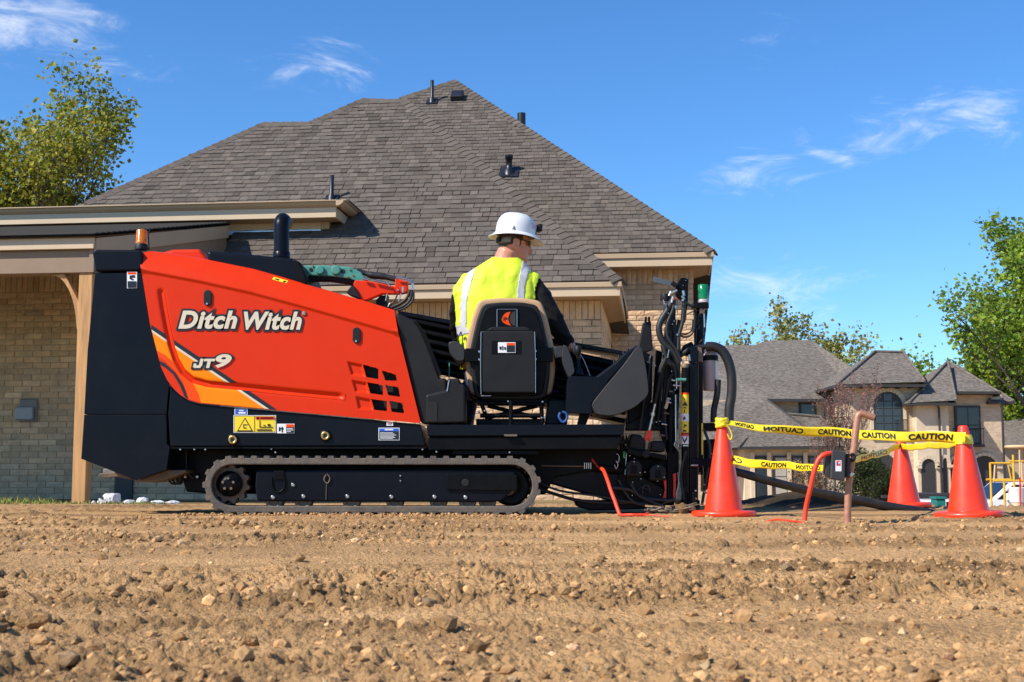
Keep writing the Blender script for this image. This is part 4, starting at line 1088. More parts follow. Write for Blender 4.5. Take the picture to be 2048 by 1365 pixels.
m.build('hydraulic_hose', M['hose_rubber'], KM)
MB().pp([(752, 600), (760, 592), (776, 590), (772, 606), (790, 612), (786, 622), (752, 612)], Y0 + .3, .1).build('hose_bracket', M['black_paint'], KM, .004)
bolts('arm_bolt', [(796, 581)], Y0 + .27, .008, KM)
# ------------------------------------------------------------------ seat and controls
def rounded(out, k=5, r=.35):
    """round the corners of a pixel outline"""
    n = len(out); res = []
    for i in range(n):
        p0, p1, p2 = out[i - 1], out[i], out[(i + 1) % n]
        a = (p1[0] + (p0[0] - p1[0]) * r, p1[1] + (p0[1] - p1[1]) * r); b = (p1[0] + (p2[0] - p1[0]) * r, p1[1] + (p2[1] - p1[1]) * r)
        for j in range(k):
            t = j / (k - 1); res.append(((1 - t) ** 2 * a[0] + 2 * t * (1 - t) * p1[0] + t * t * b[0], (1 - t) ** 2 * a[1] + 2 * t * (1 - t) * p1[1] + t * t * b[1]))
    return res
YS = 7.86
shell_out = rounded([(950, 635), (962, 605), (1000, 601), (1045, 601), (1078, 607), (1090, 640), (1103, 700), (1105, 745), (1098, 793), (1080, 800), (965, 800), (945, 793), (937, 745), (935, 700)], 5, .3)
cush_out = [(1020 + (x - 1020) * 1.075, 700 + (y - 700) * (1.055 if y < 700 else .93)) for x, y in shell_out]
shell0 = shell_out; shell_out = [(1020 + (x - 1020) * .945, 702 + (y - 702) * (.965 if y < 702 else 1)) for x, y in shell0]
seat = MB().pp(shell_out, YS + .05, .05).build('seat_shell', M['black_plastic'], KM, .01)
inner = [(1020 + (x - 1020) * .90, 700 + (y - 700) * .93) for x, y in shell_out]
MB().pp(inner, YS + .035, .016).build('seat_back_panel', M['black_paint'], seat, .006)
MB().pp(cush_out, YS + .101, .07).build('seat_cushion', M['tan_vinyl'], seat, .018, 3)
MB().pp(rounded([(945, 770), (1098, 770), (1102, 800), (940, 800)]), YS + .172, .42).build('seat_pan', M['black_plastic'], seat, .02)
# document box on the seat back
dbx = MB().pp(rounded([(960, 662), (1070, 662), (1072, 786), (962, 786)], 4, .06), YS - .055, .09).build('document_box', M['black_plastic'], seat, .008)
MB().pp(rounded([(970, 662), (985, 654), (1052, 654), (1064, 662)], 3, .2), YS - .05, .08).build('box_lid', M['black_plastic'], seat, .006)
MB().pr(983, 682, 1043, 709, YS - .057, .004).build('box_recess', M['black_paint'], seat, .002)
decal('seat_decal', 996, 685, 1031, 706, YS - .0585, seat, M['decal_white'], [(.5, .06, .97, .3, 'decal_orange'), (.5, .3, .97, .94, 'decal_black'), (.08, .4, .2, .7, 'decal_black'), (.24, .35, .3, .75, 'decal_black'), (.35, .45, .45, .7, 'decal_black')])
m = MB(); m.tube(hose([(962, 664), (961, 725), (962, 788), (965, 792), (982, 792)], 0, YS - .06, 3), .0028, 5); m.tube(hose([(1069, 664), (1071, 725), (1071, 786)], 0, YS - .06, 3), .0022, 5); m.build('box_wire', M['steel'], seat)
# emblem plate
e = MB().pr(994, 619, 1034, 656, YS + .028, .008).build('emblem_plate', M['black_paint'], seat)
m = MB()
for a, b in (((994, 619), (1034, 619)), ((1034, 619), (1034, 656)), ((994, 619), (994, 656)), ((994, 656), (1034, 656))): m.tube([W(*a, YS + .027), W(*b, YS + .027)], .0022, 5)
m.build('emblem_frame', M['steel'], e)
cres = [(1021, 624), (1012, 626), (1006, 632), (1003, 640), (1006, 645), (1012, 649), (1022, 652), (1018, 645), (1016, 638), (1018, 631)]
MB().pp(cres, YS + .0265, .002).build('emblem_crescent', M['decal_orange'], e)
m = MB()
for a, b in (((1006, 634), (1014, 640)), ((1006, 641), (1014, 635)), ((1005, 638), (1015, 638)), ((1010, 633), (1010, 643))): m.tube([W(*a, YS + .0255), W(*b, YS + .0255)], .0016, 4)
m.build('emblem_spokes', M['decal_black'], e)
MB().pp([(1022, 627), (1031, 622), (1031, 653), (1024, 650), (1019, 640)], YS + .0262, .002).build('emblem_grey', M['grey_console'], e)  # grey piece of the emblem next to the crescent
MB().pp([(931, 697), (961, 697), (961, 724), (931, 724)], YS + .02, .03).build('arm_bracket', M['black_paint'], seat, .004)
MB().pp([(1071, 695), (1106, 695), (1106, 724), (1071, 724)], YS + .02, .03).build('arm_bracket', M['black_paint'], seat, .004)
bolts('seat_bolt', [(959, 704), (959, 720), (1071, 703), (1071, 719)], YS + .0, .010, seat)
# armrests
MB().pp(rounded([(896, 684), (912, 682), (930, 694), (930, 722), (914, 724), (899, 708)], 4, .3), YS + .03, .30).build('armrest', M['grey_console'], seat, .018, 3)
MB().pp(rounded([(1108, 694), (1126, 691), (1128, 714), (1110, 717)], 4, .2), YS + .02, .06).build('armrest_mount', M['grey_console'], seat, .008)
MB().pp(rounded([(1126, 690), (1134, 692), (1145, 720), (1150, 745), (1138, 757), (1126, 730), (1123, 712)], 4, .25), YS + .0, .28).build('armrest', M['grey_console'], seat, .016, 3)
# suspension under the seat
m = MB()
for x0, y0, x1, y1, Y in ((955, 806, 1090, 809, 7.9), (960, 832, 1085, 832, 7.88), (962, 806, 975, 840, 7.9), (1082, 806, 1085, 846, 7.88), (975, 836, 1075, 812, 7.95), (975, 812, 1075, 836, 7.98), (1022, 802, 1021, 872, 7.78)):
    m.tube([W(x0, y0, Y), W(x1, y1, Y)], .013, 8)
m.build('seat_suspension', M['black_paint'], KM)
MB().pr(950, 800, 1095, 806, YS + .05, .4).build('seat_rail', M['black_paint'], KM, .004)
MB().pr(952, 838, 1088, 850, YS + .03, .4).build('seat_base', M['black_paint'], KM, .006)
bolts('suspension_bolt', [(958, 824), (969, 822), (1085, 804), (1083, 836), (1089, 836), (1016, 803), (1021, 872)], 7.85, .008, KM)
MB().pp([(1008, 869), (1034, 869), (1034, 873), (1008, 873)], 7.63, .03).build('step_latch', M['dirty_steel'], KM)
MB().pp([(1112, 800), (1135, 800), (1135, 850), (1090, 850), (1096, 800)], 7.95, .3).build('foot_well', M['navy_paint'], KM, .01)
m = MB(); m.tube(hose([(1121, 826), (1118, 834), (1126, 845), (1134, 838), (1133, 828), (1124, 824)], 0, 7.8), .008, 8); m.build('blue_strap', mat('blue_strap', (.02, .08, .28), .7), KM)
# operator console
con = MB().pp(rounded([(1276, 691), (1284, 697), (1293, 742), (1298, 790), (1268, 816), (1226, 832), (1192, 829), (1183, 808), (1212, 772), (1246, 732)], 5, .28), 7.64, .36).build('console', M['grey_console'], KM, .075, 6)
MB().pp(rounded([(1136, 752), (1212, 755), (1216, 766), (1182, 808), (1186, 829), (1132, 826)], 4, .12), 7.72, .34).build('console_base', M['navy_paint'], KM, .02, 3)
MB().pp([(1188, 756), (1226, 728), (1250, 705), (1276, 690), (1282, 698), (1240, 740), (1212, 770)], 7.72, .3).build('console_face', M['navy_paint'], KM, .012)
MB().pp([(1160, 829), (1180, 829), (1172, 850), (1155, 850)], 7.8, .1).build('console_leg', M['black_paint'], KM)
m = MB(); m.tube(hose([(1157, 704), (1168, 722), (1180, 752)], 0, 8.0), .0025, 5); m.build('cable_guide', M['steel'], KM)
jb = W(1156, 750, 7.96); m = MB(); m.lathe([(.035, 0), (.028, .03), (.014, .05), (.012, .12), (.020, .13), (.022, .165), (.012, .18)], jb, n=14); m.build('joystick', M['black_plastic'], KM)
m = MB()
for x, y in ((1228, 728), (1238, 720), (1247, 712), (1256, 706)): m.lathe([(.006, 0), (.006, .025), (.003, .03)], W(x, y, 7.8), n=8)
m.build('toggle_switch', M['black_plastic'], con)
# ------------------------------------------------------------------ drill mast, vises and hoses at the front
MB().pp([(1286, 646), (1302, 642), (1306, 700), (1290, 706), (1276, 700)], 8.05, .04).build('guard_plate', M['black_plastic'], KM, .006)
m = MB(); m.tube([W(1291, 645, 8.04), W(1292, 634, 8.04)], .008, 6); m.tube([W(1298, 643, 8.04), W(1298, 634, 8.04)], .008, 6); m.build('guard_hook', M['black_paint'], KM)
MB().pp([(1282, 700), (1306, 712), (1304, 800), (1290, 830), (1255, 850), (1255, 820), (1290, 790)], 8.0, .12).build('carriage_plate', M['black_paint'], KM, .008)
bolts('carriage_bolt', [(1296, 725), (1297, 738), (1297, 750), (1300, 715)], 8.0, .006, KM)
MB().pp([(1255, 815), (1330, 800), (1340, 862), (1250, 862)], 8.05, .15).build('carriage_box', M['navy_paint'], KM, .008)
# tall columns
def col(name, x0, y0, x1, y1, Y, r, m='black_paint', n=14): return MB().tube([W(x0, y0, Y), W(x1, y1, Y)], r, n).build(name, M[m], KM)
Ya = 7.93
ac = MB().pp([(1378, 726), (1397, 726), (1397, 1024), (1378, 1024)], Ya, .10).build('anchor_column', M['navy_paint'], KM, .012, 3)
MB().pp([(1398, 727), (1406, 727), (1406, 950), (1398, 950)], Ya + .03, .08).build('anchor_flange', M['black_paint'], ac, .003)
MB().pr(1403, 847, 1406, 910, Ya + .028, .003).build('wear_strip', M['decal_yellow'], ac)
MB().pp([(1381, 697), (1395, 697), (1396, 725), (1380, 725)], Ya + .02, .07).build('column_head', M['navy_paint'], ac, .004)
col('upper_column', 1401, 612, 1399, 712, Ya + .16, .025, 'navy_paint')
MB().pr(1386, 606, 1418, 617, Ya + .12, .09).build('beacon_bracket', M['black_paint'], KM, .003)
gb = W(1406.5, 606, Ya + .16)
bs = MB().lathe([(.036, 0), (.036, .012), (.032, .02)], gb, n=20).build('beacon', M['milky_plastic'], KM)
MB().lathe([(.032, .021), (.033, .03), (.032, .11), (.027, .115)], gb, n=24).build('green_lens', M['green_lens'], bs)
MB().pp([(1352, 571), (1361, 556), (1377, 556), (1376, 604), (1371, 645), (1362, 648), (1366, 604), (1352, 590)], Ya + .1, .05).build('mast_head', M['black_paint'], KM, .004)
bolts('head_bolt', [(1374, 558), (1366, 572), (1371, 562)], Ya + .10, .004, KM)
MB().pp([(1306, 553), (1320, 557), (1344, 563), (1352, 569), (1350, 576), (1336, 570), (1305, 563)], Ya + .1, .006).build('view_shield', M['clear_plastic'], KM)
m = MB(); m.tube([W(1344, 565, Ya + .09), W(1352, 572, Ya + .09)], .014, 8); m.build('shield_clamp', M['black_plastic'], KM)
# mast rails behind
MB().pp([(1333, 640), (1342, 600), (1352, 600), (1350, 720), (1344, 860), (1326, 860), (1330, 740)], Ya + .2, .06).build('mast_rail', M['navy_paint'], KM, .004)
MB().pp([(1351, 652), (1361, 640), (1362, 720), (1356, 860), (1346, 860)], Ya + .19, .05).build('mast_rail', M['black_plastic'], KM, .004)
MB().pp([(1313, 700), (1326, 705), (1322, 770), (1312, 860), (1300, 860), (1308, 780)], Ya + .22, .05).build('mast_brace', M['black_paint'], KM, .004)
# hydraulic cylinders
yl = col('cylinder', 1370, 735, 1370, 1018, Ya - .01, .022, 'black_paint', 18)
m = MB()
def wrap(y0, y1, mm, off=.0012):
    a, b = W(1370, y1, Ya - .01), W(1370, y0, Ya - .01)
    mb = MB(); vs = []; r = .022 + off
    for p in (a, b):
        for k in range(11): an = -math.pi * .95 + math.pi * .9 * k / 10; vs.append((p.x + math.cos(an) * r, p.y + math.sin(an) * r, p.z))
    mb.add(vs, [(k, k + 1, 12 + k, 11 + k) for k in range(10)], 0, True); mb.build('cylinder_decal', M[mm], yl)
wrap(786, 790, 'decal_orange'); wrap(790, 866, 'decal_yellow'); wrap(828, 843, 'decal_white', .0016); wrap(868, 889, 'decal_white'); wrap(868, 873, 'decal_red', .002); wrap(891, 893, 'steel')
m = MB(); f_ = lambda x, y: W(x, y, Ya - .034)
for q_ in ([(1370, 803), (1376, 812), (1364, 812)], [(1368, 797), (1369.5, 797), (1369.5, 801), (1368, 801)], [(1367, 815), (1373, 815), (1373, 817), (1367, 817)], [(1368, 820), (1370, 820), (1370, 826), (1368, 826)], [(1369, 848), (1375, 853), (1371, 853), (1367, 857)], [(1366, 860), (1373, 861), (1373, 864), (1366, 864)], [(1364, 873), (1369, 882), (1375, 872), (1374, 880), (1369, 887), (1365, 880)], [(1366, 836), (1369, 833), (1372, 838), (1367, 841)]):
    m.pp(q_, Ya - .0352, .002)
m.build('cylinder_print', M['decal_black'], yl)
MB().lathe([(.024, 0), (.024, .02), (.018, .025)], W(1370, 736, Ya - .01), n=16).build('cylinder_cap', M['dirty_steel'], yl)
col('valve_grip', 1355, 760, 1372, 760, Ya - .05, .010, 'teal_paint', 10)
m = MB(); m.tube([W(1353, 757, Ya - .05), W(1353, 778, Ya - .05)], .004, 6); m.tube([W(1346, 771, Ya - .05), W(1362, 772, Ya - .05)], .006, 6); m.build('valve_lever', M['steel'], KM)
cy2 = col('lift_cylinder', 1343, 790, 1341, 905, Ya + .06, .030, 'black_paint', 16)
col('lift_rod', 1351, 790, 1352, 888, Ya + .03, .008, 'steel', 10)
m = MB(); m.tube(hose([(1349, 893), (1349, 886), (1353, 884), (1357, 887), (1357, 894)], 0, Ya + .0, 4), .004, 6); m.build('lifting_eye', M['steel'], KM)
# slanted wrench cylinder with chrome rod and orange clevis
wc = MB().tube([W(1333, 716, 7.9), W(1322, 740, 7.9), W(1309, 808, 7.9)], .014, 12).build('wrench_cylinder', M['black_plastic'], KM)
MB().tube([W(1310, 806, 7.9), W(1298, 862, 7.9)], .009, 10).build('wrench_rod', M['steel'], wc)
MB().tube([W(1304, 832, 7.9), W(1305, 826, 7.9)], .017, 10).build('rod_nut', M['steel'], wc)
MB().pp([(1293, 862), (1301, 860), (1304, 866), (1304, 880), (1299, 884), (1296, 878), (1291, 884), (1288, 877)], 7.88, .04).build('clevis', M['copper_hose'], wc, .003)
MB().tube([W(1337, 796, 7.93), W(1331, 818, 7.93)], .010, 8).build('grease_tag', M['decal_cream'], wc)
# vise blocks
vb = MB().pp([(1262, 868), (1282, 870), (1292, 884), (1290, 905), (1256, 898)], 7.86, .2).build('vise_cap', M['black_plastic'], KM, .012, 3)
MB().pp([(1303, 882), (1325, 882), (1331, 890), (1330, 905), (1300, 903)], 7.86, .2).build('vise_cap', M['black_plastic'], KM, .012, 3)
MB().pp([(1255, 895), (1286, 902), (1290, 912), (1280, 915), (1253, 906)], 7.84, .2).build('vise_arm', M['black_paint'], KM, .006)
MB().pp([(1302, 905), (1333, 911), (1333, 922), (1300, 914)], 7.84, .2).build('vise_arm', M['black_paint'], KM, .006)
MB().lathe([(.026, .1), (.026, -.01), (.020, -.014)], W(1292, 908, 7.85), 'y', 18).build('vise_pivot', M['black_plastic'], KM)
for x, y in ((1268, 936), (1316, 945)):
    c = W(x, y, 7.86); pr_ = [(c.x + math.cos(a) * .052, c.z + math.sin(a) * .052) for a in np.linspace(-.3, math.pi + .3, 16)]
    m = MB(); m.prism([Vector((a, c.y, b)) for a, b in pr_] + [Vector((c.x - .05, c.y, c.z - .05)), Vector((c.x + .05, c.y, c.z - .055))][::-1] if False else [Vector((a, c.y, b)) for a, b in pr_] + [Vector((c.x - .052, c.y, c.z - .05)), Vector((c.x + .052, c.y, c.z - .05))], (0, .14, 0)); o = m.build('vise_jaw', M['dirty_steel'] if False else M['black_plastic'], KM, .012, 3)
    MB().box((c.x - .016, c.y - .008, c.z - .035), (c.x + .016, c.y + .01, c.z + .01)).build('jaw_key', M['black_paint'], o, .004)
    bolts('jaw_bolt', [(x, y - 12), (x + 12, y + 10)], 7.855, .005, o)
MB().pp([(1250, 898), (1262, 912), (1340, 920), (1345, 1000), (1255, 998), (1240, 960)], 8.02, .2).build('vise_body', M['black_paint'], KM, .01)
MB().pp([(1240, 880), (1256, 896), (1252, 995), (1236, 990)], 7.96, .15).build('vise_side', M['black_paint'], KM, .006)
for k in range(3): MB().pp([(1236 + k * 7, 888), (1241 + k * 6, 868), (1246 + k * 6, 889)], 7.92, .05).build('vise_fin', M['black_plastic'], KM, .003)
MB().pr(1246, 903, 1251, 916, 7.9, .02).build('green_tab', mat('green_tab', (.05, .40, .14), .5), KM, .003)
m = MB()
for a in ([(1233, 908), (1238, 912), (1237, 925), (1232, 922)], [(1232, 922), (1236, 930), (1232, 938), (1229, 930)], [(1254, 895), (1250, 950)]): m.tube(hose(a, 0, 7.88, 3), .003, 5)
m.build('chain_link', M['steel'], KM)
m = MB(); m.tube(hose([(1225, 975), (1260, 980), (1290, 996), (1330, 1001), (1352, 1000)], 0, 7.88), .012, 8); m.tube(hose([(1250, 972), (1270, 985), (1282, 975), (1295, 980)], 0, 7.9), .005, 6); m.tube(hose([(1284, 996), (1286, 975), (1296, 972), (1300, 985)], 0, 7.9), .006, 6); m.build('vise_hose', M['hose_rubber'], KM)
# rack column in front, orange paddles, base
MB().pp([(1334, 896), (1352, 896), (1358, 905), (1358, 960), (1348, 1005), (1334, 1005)], 7.98, .12).build('stake_plate', M['black_paint'], KM, .006)
for pts in ([(1346, 948), (1353, 946), (1352, 975), (1352, 1000), (1346, 1002), (1347, 970)], [(1327, 960), (1333, 958), (1333, 997), (1325, 999), (1330, 980)]): MB().pp(pts, 7.95, .02).build('orange_paddle', M['copper_hose'], KM, .003)
m = MB(); m.tube(hose([(1356, 945), (1357, 970), (1354, 985), (1354, 997)], 0, 7.93), .003, 5); m.build('cable', M['steel'], KM)
MB().pr(1362, 1000, 1400, 1026, Ya - .02, .3).build('anchor_foot', M['black_paint'], KM, .008)
MB().pr(1385, 985, 1396, 1022, Ya - .05, .04).build('foot_block', M['black_paint'], KM, .006)
bolts('foot_bolt', [(1391, 982), (1392, 998), (1408, 984), (1412, 986)], Ya - .05, .007, KM)
MB().pr(1384, 917, 1424, 935, Ya - .03, .05).build('guide_collar', M['navy_paint'], KM, .006)
MB().tube([W(1382, 931, Ya - .04), W(1396, 931, Ya - .04)], .006, 8).build('collar_pin', M['steel'], KM)
MB().pp([(1408, 880), (1436, 878), (1438, 960), (1408, 985)], Ya + .1, .15).build('tank_frame', M['black_paint'], KM, .008)
MB().pr(1404, 846, 1440, 862, Ya + .1, .15).build('tank_shelf', M['black_paint'], KM, .008)
# grease canister with lid
cb = W(1421, 782, Ya + .14); ch = (782 - 722) / FPX * (Ya + .14)
cn = MB().lathe([(.042, 0), (.046, .004), (.047, ch)], cb, n=28).build('canister', M['milky_plastic'], KM)
MB().lathe([(.051, ch), (.051, ch + .03), (.048, ch + .032)], cb, n=28).build('canister_ring', M['black_plastic'], cn)
MB().lathe([(.049, ch + .033), (.049, ch + .044), (.040, ch + .050), (.038, ch + .075)], cb, n=28).build('canister_lid', M['milky_plastic'], cn)
vs = []
for z in (.028, ch - .004):
    for k in range(5): a = -.75 + .55 * k / 4 - .25; vs.append((cb.x + math.cos(a) * .0478, cb.y + math.sin(a) * .0478, cb.z + z))
MB().add(vs, [(k, k + 1, 6 + k, 5 + k) for k in range(4)], 0, True).build('canister_label', M['decal_white'], cn)
MB().pp([(1396, 694), (1404, 696), (1406, 724), (1396, 724)], Ya + .04, .04).build('brass_block', M['dirty_steel'], KM, .003)
# hoses: sleeved bundles
def hoses(name, L, m='hose_rubber'):
    for px, r, Y in L: MB().tube(hose(px, 0, Y, 6), r, 10).build(name, M[m], KM)
hoses('sleeved_hose', [([(1412, 694), (1428, 694), (1444, 702), (1456, 722), (1463, 752), (1463, 790), (1459, 815), (1458, 845)], .030, Ya + .05),
                       ([(1436, 760), (1434, 790), (1428, 820), (1427, 845)], .020, Ya + .1),
                       ([(1346, 600), (1338, 616), (1322, 642), (1318, 662), (1326, 684), (1346, 704), (1358, 726)], .020, Ya + .02),
                       ([(1336, 606), (1332, 630), (1330, 648)], .022, Ya + .08)])
hoses('hydraulic_hose', [([(1349, 604), (1345, 622), (1334, 650), (1336, 676), (1352, 700), (1362, 722)], .010, Ya), ([(1368, 602), (1366, 640), (1358, 672), (1357, 700)], .012, Ya),
                         ([(1326, 690), (1334, 720), (1348, 735), (1352, 756)], .018, Ya + .02), ([(1342, 700), (1330, 716), (1318, 745), (1312, 790)], .010, Ya + .05),
                         ([(1358, 660), (1362, 672), (1376, 674), (1386, 664), (1389, 640), (1388, 625)], .006, Ya + .02), ([(1362, 668), (1374, 668), (1384, 660), (1386, 645)], .005, Ya + .05),
                         ([(1372, 606), (1380, 611), (1388, 611)], .009, Ya + .08), ([(1409, 624), (1411, 660), (1404, 680), (1392, 692)], .004, Ya + .1),
                         ([(1360, 712), (1378, 700), (1392, 694), (1412, 694)], .016, Ya + .06), ([(1366, 634), (1378, 627), (1392, 622), (1408, 619)], .003, Ya + .1),
                         ([(1350, 640), (1347, 690), (1344, 740), (1336, 800)], .010, Ya + .12), ([(1357, 640), (1353, 690), (1349, 760), (1345, 790)], .009, Ya + .14)])
m = MB()
for a, b, r in (((1366, 582), (1368, 592), .009), ((1364, 592), (1368, 600), .010), ((1365, 600), (1365, 603), .008), ((1340, 588), (1354, 581), .008), ((1338, 592), (1342, 584), .007), ((1346, 594), (1343, 606), .008), ((1351, 612), (1352, 618), .007), ((1330, 610), (1326, 600), .006), ((1408, 628), (1409, 655), .004), ((1365, 720), (1367, 728), .006), ((1378, 710), (1380, 722), .006), ((1354, 668), (1355, 672), .006), ((1338, 700), (1335, 716), .003)):
    m.tube([W(*a, Ya - .01), W(*b, Ya - .01)], r, 8)
m.build('hydraulic_fitting', M['steel'], KM)
m = MB(); m.tube([W(1345, 598, Ya), W(1352, 598, Ya)], .008, 6); m.build('red_cap', M['copper_hose'], KM)
MB().lathe([(.03, 0), (.034, .02), (.03, .04)], W(1331, 602, Ya + .08), n=12).build('hose_guide', M['black_plastic'], KM)
MB().pr(1400, 618, 1410, 628, Ya + .12, .06).build('clamp_band', M['dirty_steel'], KM, .003)
MB().pp([(1368, 690), (1384, 683), (1393, 700), (1378, 712), (1362, 708)], Ya + .14, .08).build('manifold', M['black_paint'], KM, .006)
MB().pp([(1318, 860), (1345, 860), (1346, 898), (1330, 898)], 7.98, .1).build('mast_foot', M['black_paint'], KM, .006)
rnd = random.Random(12)
hoses('hydraulic_hose', [([(1331 + k * 4, 655 + k * 3), (1328 + k * 5, 700), (1318 + k * 6, 760), (1306 + k * 9, 850)], .007 + .002 * (k % 3), Ya + .06 + .02 * k) for k in range(4)] +
      [([(1350, 742), (1336, 770), (1330, 830), (1334, 880)], .008, Ya + .02), ([(1300, 716), (1296, 760), (1288, 800), (1280, 860)], .008, 7.95), ([(1372, 902), (1362, 950), (1368, 1000)], .008, Ya - .03),
       ([(1262, 968), (1276, 990), (1302, 1003), (1330, 1014)], .009, 7.87), ([(1236, 960), (1262, 1000), (1290, 1012)], .010, 7.9), ([(1408, 860), (1420, 900), (1412, 960), (1404, 1010)], .009, Ya + .05), ([(1385, 640), (1392, 660), (1391, 690)], .005, Ya + .1)])
spots = [(rnd.uniform(1300, 1372), rnd.uniform(600, 900)) for _ in range(26)] + [(rnd.uniform(1248, 1345), rnd.uniform(885, 1000)) for _ in range(20)] + [(rnd.uniform(1398, 1430), rnd.uniform(860, 1000)) for _ in range(8)]
bolts('fastener', spots, Ya - .02, .0045, KM)
for k in range(6): MB().tube([W(1318 + k * 5, 870 - k * 22, 7.89), W(1330 + k * 4, 872 - k * 22, 7.89)], .006, 7).build('hose_clamp', M['steel' if k % 2 else 'dirty_steel'], KM)
# ------------------------------------------------------------------ the operator
mat('skin', (.58, .245, .15), .5, var=.12, scale=25, bump=.0006, bscale=300, subs=.15, col2=(.50, .19, .12), c2lo=.5, c2hi=.7)
mat('hair', (.055, .032, .020), .7, var=.4, scale=60, bump=.001, bscale=400)
mat('black_shirt', (.007, .0065, .007), .75, spec=.2, var=.25, scale=12, bump=.004, bscale=28)
mat('jeans', (.025, .06, .16), .85, var=.25, scale=20, bump=.002, bscale=90)
mat('boot', (.06, .035, .02), .7)
mat('hi_vis', (.66, .82, .03), .6, var=.06, scale=6, bump=.006, bscale=14)
mat('reflective', (.52, .52, .53), .4, var=.1, scale=30)
mat('hat_white', (.72, .72, .71), .28, var=.02, coat=.25)
mat('lens_black', (.006, .006, .007), .12, var=.05)
person = empty('person', (0, 8.2, .75))
tag(person, 'seated worker in yellow safety vest and white hard hat, seen from behind', 'person')
PY_ = 8.17; SC = PY_ / FPX
def pp3(px, py_, dy=0.0): p = W(px, py_, PY_); return Vector((p.x, p.y + dy, p.z))
raw = MB()
def ellipsoid(c, ax, radii, nu=20, nv=12):
    X_, Y_, Z_ = ax
    v = []; f = []
    for i in range(nv + 1):
        th = math.pi * i / nv
        for j in range(nu):
            ph = 2 * math.pi * j / nu
            v.append(c + X_ * (radii[0] * math.sin(th) * math.cos(ph)) + Y_ * (radii[1] * math.sin(th) * math.sin(ph)) + Z_ * (radii[2] * math.cos(th)))
    for i in range(nv):
        for j in range(nu): f.append((i * nu + j, (i + 1) * nu + j, (i + 1) * nu + (j + 1) % nu, i * nu + (j + 1) % nu))
    raw.add(v, f)
E3 = (Vector((1, 0, 0)), Vector((0, 1, 0)), Vector((0, 0, 1)))
def caps_(pts, rs, n=16):
    P = [pp3(*p) for p in pts]; raw.tube(catmull(P, 4) if len(P) > 2 else P, list(np.interp(np.linspace(0, 1, (len(P) - 1) * 4 + 1 if len(P) > 2 else len(P)), np.linspace(0, 1, len(rs)), rs)), n)
    for p, r in ((P[0], rs[0]), (P[-1], rs[-1])): ellipsoid(p, E3, (r, r, r), 14, 8)
rings = [(795, 1008, 62, .12), (770, 1008, 76, .145), (735, 1006, 82, .15), (690, 1003, 83, .15), (645, 999, 83, .15), (600, 996, 84, .145), (575, 996, 80, .13), (558, 998, 72, .115), (545, 1002, 58, .10), (532, 1008, 40, .085), (522, 1012, 26, .07)]
v = []; n = 32
for (y, cx_, hw_, hd) in rings:
    c = pp3(cx_, y, -.01 if y < 560 else 0)
    for k in range(n):
        a = 2 * math.pi * k / n; ca, sa = math.cos(a), math.sin(a)
        e_ = lambda t: math.copysign(abs(t) ** .82, t)
        v.append(c + Vector((e_(ca) * hw_ * SC, e_(sa) * hd, 0)))
f = [(i * n + k, i * n + (k + 1) % n, (i + 1) * n + (k + 1) % n, (i + 1) * n + k) for i in range(len(rings) - 1) for k in range(n)]
f += [list(range(n))[::-1], [(len(rings) - 1) * n + k for k in range(n)]]
raw.add(v, f)
# neck and head, turned to the front of the machine
FD = Vector((math.sin(math.radians(74)), math.cos(math.radians(74)), -.10)).normalized()
SD = Vector((math.cos(math.radians(74)), -math.sin(math.radians(74)), 0)).normalized()
UD = SD.cross(FD).normalized()
if UD.z < 0: UD = -UD
HC = pp3(1031, 487)
hp = lambda f_, s_, u_: HC + FD * f_ + SD * s_ + UD * u_
raw.tube([pp3(1006, 550), pp3(1010, 525), hp(-.035, 0, -.05)], [.085, .078, .072], 18)
ax = (FD, SD, UD)
ellipsoid(hp(-.012, 0, .015), ax, (.100, .078, .105))
ellipsoid(hp(.018, 0, -.045), ax, (.072, .066, .085))
ellipsoid(hp(.040, 0, -.085), ax, (.050, .050, .045))      # jaw
ellipsoid(hp(.068, 0, -.108), ax, (.022, .026, .020), 12, 8)  # chin
ellipsoid(hp(.070, 0, -.020), ax, (.022, .055, .030), 14, 8)  # cheekbones
raw.tube([hp(.080, 0, .012), hp(.098, 0, -.022), hp(.108, 0, -.044)], [.010, .012, .015], 10); ellipsoid(hp(.102, 0, -.047), ax, (.016, .018, .011), 12, 8)
ellipsoid(hp(.083, 0, -.072), ax, (.012, .024, .008), 12, 6); ellipsoid(hp(.082, 0, -.083), ax, (.011, .022, .008), 12, 6)   # lips
ellipsoid(hp(.082, 0, .024), ax, (.014, .055, .012), 12, 6)     # brow
for sgn in (1, -1):   # ears
    for k in range(10):
        a = math.radians(-110 + 290 * k / 9); ellipsoid(hp(-.006 - .016 * math.cos(a) * 1.0 - .006, sgn * (.079 + .010 * (1 - math.cos(a)) * .3), -.018 + .030 * math.sin(a)), ax, (.0075, .008, .0085), 8, 6)
    ellipsoid(hp(-.004, sgn * .074, -.02), ax, (.012, .009, .022), 10, 6)
# arms
caps_([(934, 572, -.01), (921, 610, .02), (916, 655, .15), (928, 690, .26), (945, 705, .33)], [.068, .066, .056, .050, .042])
caps_([(1062, 570, -.01), (1084, 602, -.02), (1108, 645, -.02), (1126, 672, .02), (1140, 692, .05)], [.070, .070, .066, .052, .040])
